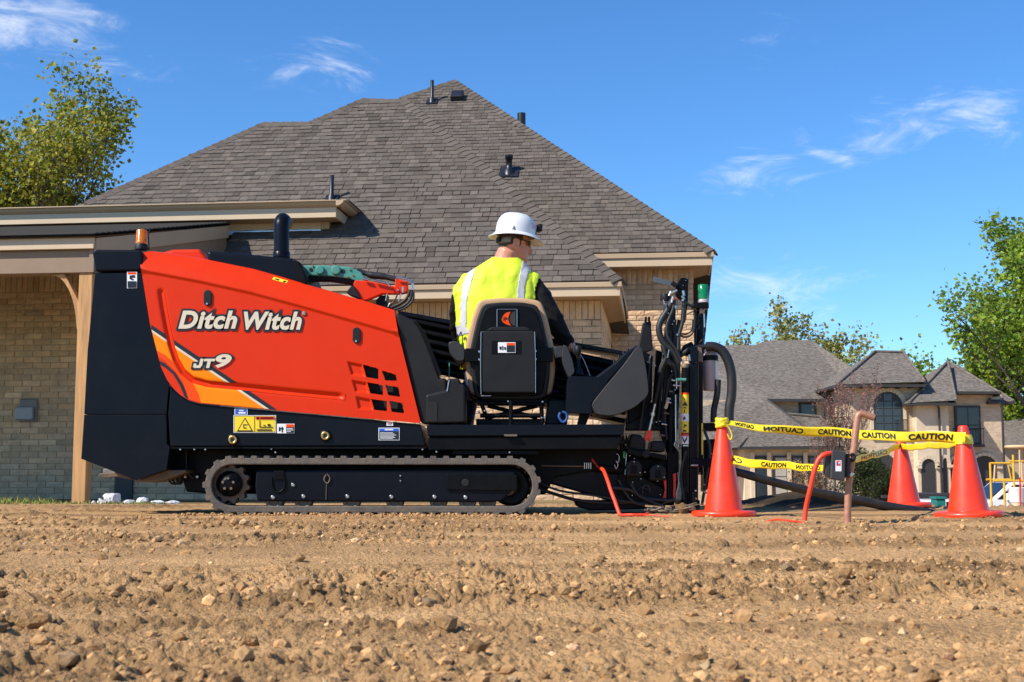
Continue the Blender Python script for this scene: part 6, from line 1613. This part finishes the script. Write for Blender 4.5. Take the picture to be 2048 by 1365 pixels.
# main block
wallbox('wall', 1380, 1712, 800, YH + 1.2, 7)
A = [W(1380, 693, 65.5), W(1512, 690, 65.5), W(1530, 682, 66), W(1622, 680, 66), W(1712, 742, 62), W(1712, 798, YH + .7), W(1535, 798, YH + .7), W(1600, 846, YH - .2), W(1640, 878, YH - .8), W(1380, 905, YH - 1.4)]
m = MB(); m.add(A, [(0, 1, 6, 9), (1, 2, 3, 6), (3, 4, 5, 6), (6, 7, 8, 9)]); m.add([A[0], A[1], A[2], A[3], A[4]] + [p + Vector((0, 6, -5)) for p in (A[0], A[1], A[2], A[3], A[4])], [(i, i + 1, i + 6, i + 5) for i in range(4)])
mr_ = m.build('roof', M['far_roof'], nb)
e = MB(); a, b = W(1535, 798, YH + .7), W(1712, 798, YH + .7); e.box((a.x, a.y - .05, a.z - .14), (b.x, a.y + .03, a.z - .004)); e.tube([W(1535, 800, YH + .66), W(1600, 848, YH - .24), W(1640, 880, YH - .84)], .06, 5); e.build('eave_board', M['far_trim'], mr_)
window(1600, 1632, 806, 905, YH + 1.2, 1, 2); window(1650, 1692, 806, 905, YH + 1.2, 2, 2, glass='far_curtain')
# lower bay with its own roof
wallbox('wall', 1488, 1705, 894, YH - .6, 3, m='far_stone')
hip('bay_roof', (1477, 894), (1700, 892), (1543, 826), (1640, 835), YH - 1.2, YH + .6)
for x0, x1 in ((1512, 1534), (1548, 1575), (1584, 1606), (1618, 1640), (1652, 1690)): window(x0, x1, 912, 1035, YH - .6, 1, 3, glass='far_curtain' if x0 in (1548, 1652) else 'far_glass')
for x in (1505, 1538, 1578, 1611, 1645): 
    p = W(x, 905, YH - .75); MB().box((p.x - .09, p.y, -2.2), (p.x + .09, p.y + .2, p.z)).build('pilaster', M['far_stone'], nb)
# tower bay with arched window
wallbox('tower_wall', 1697, 1848, 764, YH - 2.2, 5)
hip('tower_roof', (1674, 769), (1850, 764), (1750, 704), (1807, 706), YH - 2.8, YH + .4)
for k in range(7): p = W(1700 + k * 24, 772, YH - 2.35); MB().box((p.x - .06, p.y - .3, p.z - .12), (p.x + .06, p.y + .14, p.z + .04)).build('rafter_tail', M['far_trim'], nb)
p0, p1 = W(1742, 780, YH - 2.2), W(1809, 860, YH - 2.2)
m = MB(); aw = (p1.x - p0.x) / 2; ac_ = (p0.x + p1.x) / 2; za = W(1775, 806, YH - 2.2).z
for k in range(13):
    t0, t1_ = math.pi * k / 13, math.pi * (k + 1) / 13 - .02
    m.prism([Vector((ac_ + math.cos(t_) * r_, YH - 2.29, za + math.sin(t_) * r_ * .85)) for t_, r_ in ((t0, aw - .14), (t1_, aw - .14), (t1_, aw + .08), (t0, aw + .08))], (0, .08, 0))
m.box((p0.x - .08, YH - 2.29, p1.z), (p0.x + .12, YH - 2.21, za)); m.box((p1.x - .12, YH - 2.29, p1.z), (p1.x + .08, YH - 2.21, za)); m.build('arch_surround', M['far_stone'], nb)
window(1747, 1803, 785, 866, YH - 2.2, 3, 5, arch=.60)
MB().box(W(1738, 871, YH - 2.4)[:], (W(1812, 866, YH - 2.4).x, YH - 2.19, W(1812, 866, YH - 2.4).z)).build('sill', M['far_stone'], nb)
m = MB(); 
for k in range(9): p = W(1799 + k * 2, 840, YH - 2.6); m.tube([Vector((p.x, p.y, p.z - .7)), p], .012, 4)
q_ = W(1798, 840, YH - 2.6); r_ = W(1816, 840, YH - 2.6); m.tube([q_, r_], .02, 4); m.build('balcony_rail', M['far_trim'], nb)
# entrance door arch below the tower
p0 = W(1742, 930, YH - 2.2); m = MB(); c_ = W(1762, 940, YH - 2.2); m.prism([Vector((c_.x + math.cos(t_) * .75, YH - 2.25, c_.z + math.sin(t_) * .75)) for t_ in np.linspace(0, math.pi, 13)] + [Vector((c_.x - .75, YH - 2.25, -2.1)), Vector((c_.x + .75, YH - 2.25, -2.1))], (0, .04, 0)); m.build('entrance_arch', M['far_trim'], nb)
# right wing
wallbox('wing_wall', 1848.5, 2003, 790, YH - 1.6, 6)
wallbox('wing_bay', 1832, 1896, 800, YH - 2.8, 4, m='far_stone')
hip('wing_roof', (1878, 783), (2000, 787), (1896, 726), (1899, 726), YH - 2.3, YH + .9)
hip('bay_roof', (1818, 806), (1912, 801), (1893, 727), (1896, 727), YH - 3.3, YH + .2)
hip('end_roof', (1978, 803), (2027, 803), (1985, 784), (1998, 785), YH - 1.9, YH - .3)
window(1910, 1959, 812, 890, YH - 1.6, 2, 2)
a, b = W(1948, 812, YH - 1.6), W(1972, 890, YH - 1.6)
m = MB()
for k in range(12): p = W(1906 + k * 5.5, 858, YH - 2.0); m.tube([Vector((p.x, p.y, p.z - .72)), p], .012, 4)
m.tube([W(1905, 858, YH - 2.0), W(1968, 858, YH - 2.0)], .025, 4); m.build('balcony_rail', M['far_trim'], nb)
MB().box((W(1904, 890, YH - 2.05).x, YH - 2.05, W(1904, 894, YH - 2.05).z), (W(1970, 890, YH - 2.05).x, YH - 1.59, W(1904, 889, YH - 2.05).z)).build('balcony_slab', M['far_trim'], nb)
def archway(x0, x1, ys_, yt, Y):
    a, b = W(x0, ys_, Y), W(x1, ys_, Y); zt_ = W(x0, yt, Y).z; cx_ = (a.x + b.x) / 2; w = (b.x - a.x) / 2
    pts = [Vector((cx_ + math.cos(t_) * w, Y - .03, a.z + math.sin(t_) * (zt_ - a.z))) for t_ in np.linspace(0, math.pi, 13)] + [Vector((a.x, Y - .03, -2.1)), Vector((b.x, Y - .03, -2.1))]
    MB().prism(pts, (0, .02, 0)).build('porch_opening', M['far_trim'], nb)
    m = MB(); 
    for k in range(9):
        t0, t1_ = math.pi * k / 9, math.pi * (k + 1) / 9 - .03
        m.prism([Vector((cx_ + math.cos(t_) * (w + d_), Y - .12, a.z + math.sin(t_) * (zt_ - a.z + d_))) for t_, d_ in ((t0, 0), (t1_, 0), (t1_, .14), (t0, .14))], (0, .1, 0))
    m.box((a.x - .25, Y - .14, a.z - .12), (a.x, Y - .01, a.z)); m.box((b.x, Y - .14, a.z - .12), (b.x + .25, Y - .01, a.z)); m.build('arch_surround', M['far_stone'], nb)
archway(1842, 1870, 932, 918, YH - 2.8); archway(1884, 1894, 930, 916, YH - 2.8); archway(1944, 1992, 932, 912, YH - 1.6); archway(1900, 1936, 932, 915, YH - 1.6)
for x, y0 in ((1878, 806), (2004, 806)): m = MB(); m.tube([W(x - 4, y0, YH - 3.0), W(x, y0 + 12, YH - 2.95), Vector((W(x, y0 + 12, YH - 2.95).x, YH - 2.95, -2))], .05, 6); m.build('downspout', M['far_trim'], nb)
# garage roof behind, at the picture edge
gr = empty('garage', (24.6, 66, -1.7)); tag(gr, 'low garage with dark roof at the picture edge behind the stone house', 'garage')
a, b = W(2006, 905, 66), W(2120, 905, 66); MB().box((a.x, 66, -2.2), (b.x, 72, W(2006, 892, 66).z)).build('wall', M['far_brick'], gr)
m = MB(); e0_, e1_, r0_, r1_ = W(2000, 893, 65.5), W(2130, 893, 65.5), W(2008, 842, 69), W(2120, 830, 69); m.add([e0_, e1_, r1_, r0_, e0_ + Vector((0, 7, 0)), e1_ + Vector((0, 7, 0))], [(0, 1, 2, 3), (3, 2, 5, 4), (0, 3, 4), (1, 5, 2)]); m.build('roof', M['far_roof'], gr)
# ------------------------------------------------------------------ building materials and vehicles on the far lot
mat('car_white', (.78, .78, .78), .25, var=.03, coat=.5)
mat('car_glass', (.008, .010, .014), .15, var=.05, spec=.3)
mat('tyre', (.015, .015, .015), .8)
mat('scaffold_yellow', (.72, .40, .03), .5, var=.15)
mat('plywood', (.60, .42, .24), .8, var=.15, scale=8)
mat('bin_teal', (.01, .16, .14), .5)
YC = 38.0
def zg1(x, y): return float(zground(np.array([x]), np.array([y]), False)[0])
# pickup truck seen from the side
tk = empty('pickup_truck', (W(1990, 990, YC).x, YC, zg1(14, YC))); tag(tk, 'white pickup truck with dark windows parked behind the yellow scaffold', 'truck')
X0 = W(1945, 990, YC).x; zt_ = W(1990, 963, YC).z; zbv = tk.location.z
S1 = lambda x, z: (X0 + x, z)
zr_ = zt_ - zbv
prf = [(-.9, .45), (-.95, .85), (-.7, zr_ * .62), (.55, zr_ * .68), (1.15, zr_ * .98), (1.5, zr_), (2.9, zr_), (3.15, zr_ * .95), (3.35, zr_ * .68), (5.0, zr_ * .68), (5.05, .5), (4.5, .42), (-.3, .4)]
MB().prism([Vector((X0 + x, YC, zbv + z)) for x, z in prf], (0, 1.8, 0)).build('body', M['car_white'], tk, .06, 3)
for pts in ([(.72, .70), (1.2, .94), (1.62, .945), (1.62, .70)], [(1.72, .70), (1.72, .945), (2.85, .945), (3.05, .90), (3.15, .70)]): MB().prism([Vector((X0 + x, YC - .012, zbv + zr_ * z)) for x, z in pts], (0, .02, 0)).build('window', M['car_glass'], tk)
MB().prism([Vector((X0 + .56, YC + .15, zbv + zr_ * .70)), Vector((X0 + 1.14, YC + .2, zbv + zr_ * .965)), Vector((X0 + 1.14, YC + 1.6, zbv + zr_ * .965)), Vector((X0 + .56, YC + 1.65, zbv + zr_ * .70))], (-.02, 0, .02)).build('windscreen', M['car_glass'], tk)
MB().box((X0 + .95, YC - .16, zbv + zr_ * .68), (X0 + 1.08, YC - .02, zbv + zr_ * .80)).build('mirror', M['car_white'], tk, .02)
MB().box((X0 + 1.9, YC - .03, zbv + zr_ * .55), (X0 + 2.12, YC - .012, zbv + zr_ * .58)).build('handle', M['far_trim'], tk)
MB().box((X0 - .93, YC + .1, zbv + zr_ * .46), (X0 - .80, YC + .45, zbv + zr_ * .58)).build('headlight', M['decal_white'], tk, .02)
for x in (-.1, 3.9):
    wo_ = MB().lathe([(.36, .22), (.38, .2), (.38, .02), (.34, 0), (.22, .01)], Vector((X0 + x, YC - .03, zbv + .38)), 'y', 24).build('wheel', M['tyre'], tk); MB().lathe([(.22, .012), (.20, -.005), (.06, -.02)], Vector((X0 + x, YC - .03, zbv + .38)), 'y', 20).build('rim', M['steel'], wo_)
# dark trailer and a low white sedan left of the right-hand cone
tr = empty('flat_trailer', (W(1860, 990, 42).x, 42, zg1(13.5, 42))); tag(tr, 'dark flat trailer in front of the stone house arches', 'trailer')
a, b = W(1828, 987, 42), W(1905, 999, 42); MB().box((a.x, 42, b.z), (b.x, 44, a.z)).build('bed', M['far_trim'], tr, .03)
MB().box((a.x - .8, 42.8, b.z + .02), (a.x - .01, 42.95, b.z + .12)).build('drawbar', M['far_trim'], tr)
for x in (.35, .6): MB().lathe([(.3, .2), (.32, .18), (.32, .02), (.28, 0)], Vector((a.x + (b.x - a.x) * x, 41.95, tr.location.z + .32)), 'y', 20).build('wheel', M['tyre'], tr)
YV = 36
cr = empty('sedan', (W(1852, 1005, YV).x, YV, zg1(11.5, YV))); tag(cr, 'low white sedan between the two cones at the far lot', 'car')
zc = W(1850, 999, YV).z; zb_ = cr.location.z; hcar = max(.9, zc - zb_); x_ = W(1834, 1000, YV).x
MB().prism([Vector((x_ + x, YV, zb_ + z * hcar)) for x, z in ((-1.2, .25), (-1.15, .55), (-.3, .66), (.3, .98), (1.2, 1.0), (1.8, .7), (2.4, .62), (2.45, .25))], (0, 1.6, 0)).build('body', M['car_white'], cr, .05, 3)
MB().prism([Vector((x_ + x, YV - .01, zb_ + z * hcar)) for x, z in ((-.12, .70), (.34, .93), (.72, .94), (.72, .70))], (0, .02, 0)).build('window', M['car_glass'], cr); MB().prism([Vector((x_ + x, YV - .01, zb_ + z * hcar)) for x, z in ((.80, .70), (.80, .94), (1.15, .94), (1.6, .70))], (0, .02, 0)).build('window', M['car_glass'], cr)
for x in (-.6, 1.7): MB().lathe([(.28, .2), (.3, .18), (.3, .02), (.26, 0)], Vector((x_ + x, YV - .02, zb_ + .3)), 'y', 20).build('wheel', M['tyre'], cr)
MB().box((x_ + .76, YV - .03, zb_ + hcar * .60), (x_ + .92, YV - .012, zb_ + hcar * .63)).build('handle', M['far_trim'], cr)
YB = 30
p = W(1881, 1000, YB); bn = empty('waste_bin', (p.x, YB + .2, zg1(p.x, YB))); tag(bn, 'teal waste bin between the farthest cone and the nearest cone', 'bin')
zt2 = W(1881, 994, YB).z; MB().box((p.x - .10, YB, bn.location.z), (p.x + .12, YB + .4, zt2 - .06)).build('bin_body', M['bin_teal'], bn, .02); MB().box((p.x - .12, YB - .03, zt2 - .058), (p.x + .14, YB + .43, zt2)).build('bin_lid', M['bin_teal'], bn, .015)
# yellow scaffold with a plywood sheet, bucket and tools at the picture edge
YK = 24.0
sf = empty('scaffold', (W(2030, 1000, YK).x, YK, zg1(9, YK))); tag(sf, 'yellow tube scaffold frame at the picture edge', 'scaffold')
g = sf.location.z
def st_(x, y0, y1, dy=0): p, q_ = W(x, y0, YK), W(x, y1, YK); MB().tube([Vector((p.x, YK + dy, p.z)), Vector((p.x, YK + dy, q_.z if y1 < 1015 else g))], .022, 8).build('upright', M['scaffold_yellow'], sf)
def sh_(x0, x1, y, dy=0): p, q_ = W(x0, y, YK), W(x1, y, YK); MB().tube([Vector((p.x, YK + dy, p.z)), Vector((q_.x, YK + dy, q_.z))], .020, 8).build('rail', M['scaffold_yellow'], sf)
st_(2008, 960, 1050); st_(2016, 925, 1050, .9); st_(2026, 910, 1050, 0); sh_(1986, 2060, 962); sh_(2008, 2060, 960, .9); sh_(2016, 2060, 926, .9); sh_(2018, 2060, 923); MB().tube([W(2016, 930, YK), W(2022, 958, YK)], .015, 6).build('brace', M['scaffold_yellow'], sf); st_(2058, 922, 1050)
MB().tube([W(1990, 930, YK + .3), W(1988, 965, YK + .3)], .018, 6).build('guard_post', M['plywood'], sf)
tb = empty('plywood_table', (W(2040, 895, YK).x, YK + 1.5, g)); tag(tb, 'round plywood top on a single post above the scaffold', 'table')
c_ = W(2044, 894, YK + 1.2); MB().lathe([(.30, -.03), (.325, -.015), (.32, .02), (.28, .03)], c_, n=28).build('tabletop', M['plywood'], tb); MB().lathe([(.022, 0), (.022, c_.z - .031 - g)], (c_.x - .02, c_.y, g), n=10).build('leg', M['plywood'], tb)
bk = empty('bucket', (W(2034, 990, YK - 1).x, YK - 1, g)); tag(bk, 'white plastic bucket under the scaffold', 'bucket')
p = W(2034, 975, YK - 1); MB().lathe([(.13, W(2034, 1005, YK - 1).z), (.16, p.z - .02), (.17, p.z), (.15, p.z)], (p.x, p.y, 0), n=24).build('pail', M['decal_white'], bk); MB().lathe([(.10, g), (.12, W(2034, 1005, YK - 1).z - .001)], (p.x, p.y, 0), n=16).build('stand', M['far_stone'], bk)
MB().tube([Vector((p.x + math.cos(t_) * .165, p.y - .02, p.z - .02 - .16 * math.sin(t_))) for t_ in np.linspace(0, math.pi, 12)], .006, 5).build('bail', M['steel'], bk)
sv = empty('shovel', (W(2041, 1000, YK - 1.4).x, YK - 1.4, g)); tag(sv, 'shovel with a red handle standing by the bucket', 'shovel')
MB().tube([W(2041, 1015, YK - 1.4), W(2040, 955, YK - 1.4)], .016, 8).build('handle', M['decal_red'], sv); MB().tube([W(2040, 955, YK - 1.4), W(2039, 900, YK - 1.4)], .015, 8).build('shaft', M['plywood'], sv)
MB().pp([(2034, 1015), (2048, 1015), (2047, 1035), (2041, 1042), (2035, 1035)], YK - 1.42, .02).build('blade', M['steel'], sv, .005)
# ------------------------------------------------------------------ trees
def leaf_mat(name, c, c2): mat(name, c, .55, var=.3, scale=1.2, attr='tone', col2=c2, c2lo=.45, c2hi=.65, spec=.3); b = MATS[name].node_tree.nodes['Principled BSDF']; nt = MATS[name].node_tree; \
    tr_ = N(nt, 'ShaderNodeBsdfTranslucent'); nt.links.new(b.inputs['Base Color'].links[0].from_socket, tr_.inputs[0]); mx = N(nt, 'ShaderNodeMixShader', i_0=.45); out_ = nt.nodes['Material Output']; nt.links.new(b.outputs[0], mx.inputs[1]); nt.links.new(tr_.outputs[0], mx.inputs[2]); nt.links.new(mx.outputs[0], out_.inputs[0])
leaf_mat('leaf_spring', (.30, .29, .035), (.20, .21, .03)); leaf_mat('leaf_green', (.24, .33, .035), (.15, .235, .03)); leaf_mat('leaf_olive', (.36, .34, .10), (.26, .27, .08)); leaf_mat('leaf_dark', (.05, .07, .018), (.03, .045, .012)); leaf_mat('bud_red', (.36, .17, .15), (.28, .14, .12)); leaf_mat('leaf_dry', (.30, .20, .11), (.24, .16, .08))
mat('bark', (.11, .085, .065), .95, var=.3, scale=6, bump=.01, bscale=20)
def tree(name, label, base, height, spread, seed, leaf, nleaf, lm, r0=None, levels=4, up=.55, first=.28, nchild=(5, 4, 4, 4), group='trees beyond the houses', lean=(0, 0), cl=.35):
    rd = random.Random(seed); base = Vector(base)
    tk_ = MB(); tips = []
    r0 = r0 or height * .018
    def grow(p, d, L, r, lv):
        pts = [p]; dd = d.normalized(); ns = 5
        for k in range(ns):
            dd = (dd + Vector((rd.gauss(0, .13), rd.gauss(0, .13), rd.gauss(.05 if lv else 0, .08)))).normalized(); pts.append(pts[-1] + dd * (L / ns))
        tk_.tube(pts, [r * (1 - .13 * k) for k in range(ns + 1)], 7 if lv < 2 else 4, caps=False)
        if lv >= levels - 2:
            for k in range(2 if lv < levels - 1 else 1, ns + 1): tips.append((pts[k], L))
        if lv < levels - 1:
            n = nchild[lv]; a0_ = rd.random() * 6.28
            for k in range(n):
                t_ = first + (1 - first) * (k + rd.random() * .8) / n if lv == 0 else .25 + .75 * (k + rd.random()) / n
                i = min(int(t_ * ns), ns - 1); q_ = pts[i].lerp(pts[i + 1], t_ * ns - i)
                a = a0_ + k * 2.4 + rd.gauss(0, .3); side = Vector((math.cos(a), math.sin(a), 0))
                nd = (dd * (.45 if lv else .2) + side * spread * (1.0 if lv else 1.15 - .5 * t_) + Vector((0, 0, up))).normalized()
                grow(q_, nd, L * rd.uniform(.48, .68) * (1.15 - .35 * t_ if lv == 0 else 1), r * .55 * (1.1 - .4 * t_), lv + 1)
            grow(pts[-1], dd, L * .55, r * .4, lv + 1)
    grow(base, Vector((lean[0], lean[1], 1)), height * .56, r0, 0)
    root = empty(name, base); tag(root, label, 'tree' if 'shrub' not in name else 'shrub', group)
    zmax = max(t_[0].z for t_ in tips)
    tk_.build('trunk', M['bark'], root)
    r_ = np.random.default_rng(seed); T = np.array([t_[0][:] for t_ in tips]); TL = np.array([t_[1] for t_ in tips])
    ii = r_.integers(0, len(T), nleaf)
    c = T[ii] + r_.normal(0, 1, (nleaf, 3)) * (TL[ii] * cl)[:, None] * np.array([1, 1, .8])
    n_ = r_.normal(size=(nleaf, 3)); n_[:, 2] += .6; n_ /= np.linalg.norm(n_, axis=1)[:, None]
    t_ = np.cross(n_, r_.normal(size=(nleaf, 3))); t_ /= np.linalg.norm(t_, axis=1)[:, None]; b_ = np.cross(n_, t_)
    sz_ = leaf * r_.uniform(.6, 1.3, nleaf)[:, None]
    a = c - t_ * sz_ * .5; d_ = c + t_ * sz_ * .5; bb = c + b_ * sz_ * .42 + n_ * sz_ * .12; ee = c - b_ * sz_ * .42 + n_ * sz_ * .12
    V = np.stack([a, bb, d_, ee], 1).reshape(-1, 3); o = np.arange(nleaf) * 4
    Fc = np.concatenate([np.stack([o, o + 2, o + 1], -1), np.stack([o, o + 3, o + 2], -1)])
    tn = np.repeat(r_.uniform(.55, 1.5, (nleaf, 1)), 4, 1).reshape(-1, 1) * np.array([[1, 1, 1]]); wm = np.repeat(r_.normal(0, .12, (nleaf, 1)), 4, 1).reshape(-1)
    tn[:, 0] *= 1 + wm; tone_ = np.concatenate([tn, np.ones((len(tn), 1))], 1)
    npmesh('crown', V, Fc, M[lm], root, smooth=False, attr=tone_)
    return root
def tb_(px, Y): x = (px - 1024) / FPX * Y; return (x, Y, zg1(x, Y))
tree('broadleaf_tree', 'tall leafy tree rising over the porch roof', tb_(-140, 27), 8.5, .55, 3, .105, 28000, 'leaf_spring', .17, 5, .5, .25, (7, 5, 4, 3), cl=.30)
tree('broadleaf_tree', 'second tree beside the tall leafy tree, cut by the picture edge above the porch', tb_(-230, 29), 8.2, .6, 14, .12, 9000, 'leaf_spring', .16, 5, .5, .25, (6, 5, 4, 3), cl=.30)
tree('broadleaf_tree', 'large green tree behind the stone house, cut by the picture edge', tb_(2150, 68), 16.0, .66, 21, .26, 25000, 'leaf_green', .30, 5, .45, .22, (9, 5, 4, 3), cl=.30)
tree('broadleaf_tree', 'lower green tree under the large tree, at the picture edge by the stone house', tb_(2075, 74), 10.5, .75, 29, .26, 12000, 'leaf_green', .2, 5, .4, .15, (8, 5, 4, 3))
tree('broadleaf_tree', 'small green tree between the stone house roof and the large tree', tb_(1872, 72), 9.2, .5, 33, .24, 2600, 'leaf_green', .12, 4, .6, .3, (6, 4, 4, 3))
tree('broadleaf_tree', 'olive green tree rising behind the ridge of the stone house nearest the drill mast', tb_(1500, 76), 9.3, .45, 46, .22, 7000, 'leaf_olive', .16, 5, .75, .3, (7, 5, 4, 3))
tree('broadleaf_tree', 'yellow green tree rising behind the middle of the stone house roof', tb_(1700, 78), 11.4, .5, 58, .24, 6500, 'leaf_olive', .16, 5, .7, .3, (7, 5, 4, 3))
tree('broadleaf_tree', 'tree whose top just shows over the brick house ridge', tb_(812, 42), 13.0, .5, 64, .2, 4000, 'leaf_olive', .2, 4, .6, .3, (6, 4, 4, 3))
tree('young_tree', 'bare young tree with reddish buds before the stone house', tb_(1652, 46), 5.4, .42, 77, .06, 3400, 'bud_red', .075, 5, .9, .2, (8, 5, 4, 3), group='trees beyond the houses', cl=.16)
tree('dry_shrub', 'tan dry shrub behind the control box', tb_(1640, 48), 2.6, .7, 81, .07, 2600, 'leaf_dry', .02, 4, .5, .05, (8, 5, 4, 3), group='shrubs before the stone house')
tree('leafy_shrub', 'dark green shrub behind the rust coloured pipe', tb_(1722, 50), 2.9, .7, 82, .10, 3200, 'leaf_dark', .03, 4, .5, .05, (8, 5, 4, 3), group='shrubs before the stone house')
tree('leafy_shrub', 'dark green shrub between the rust coloured pipe and the farthest cone', tb_(1752, 51), 2.8, .7, 83, .10, 3200, 'leaf_dark', .03, 4, .5, .05, (8, 5, 4, 3), group='shrubs before the stone house')
# woods closing the horizon
r_ = np.random.default_rng(5); nl = 26000
xx = r_.uniform(-160, 190, nl); yy = 125 + r_.uniform(0, 25, nl); hh = 5.5 + 2.2 * pnoise(xx * .07, yy * .05) + 1.6 * pnoise(xx * .25, yy * .2); zz = -2 + hh * r_.random(nl) ** .6
c = np.stack([xx, yy, zz], -1); n_ = r_.normal(size=(nl, 3)); n_ /= np.linalg.norm(n_, axis=1)[:, None]; t_ = np.cross(n_, [0, 0, 1.0]); t_ /= np.linalg.norm(t_, axis=1)[:, None]; b_ = np.cross(n_, t_); s_ = r_.uniform(.5, 1.1, nl)[:, None]
V = np.stack([c - t_ * s_, c - b_ * s_, c + t_ * s_, c + b_ * s_], 1).reshape(-1, 3)
wd_ = npmesh('woods', V, np.arange(nl * 4).reshape(-1, 4), M['leaf_olive'], smooth=False, attr=np.concatenate([np.repeat(r_.uniform(.5, 1.2, (nl, 1)), 12, 1).reshape(-1, 3), np.ones((nl * 4, 1))], 1))
tag(wd_, 'far olive green woods along the horizon', 'woods', None, 'stuff')
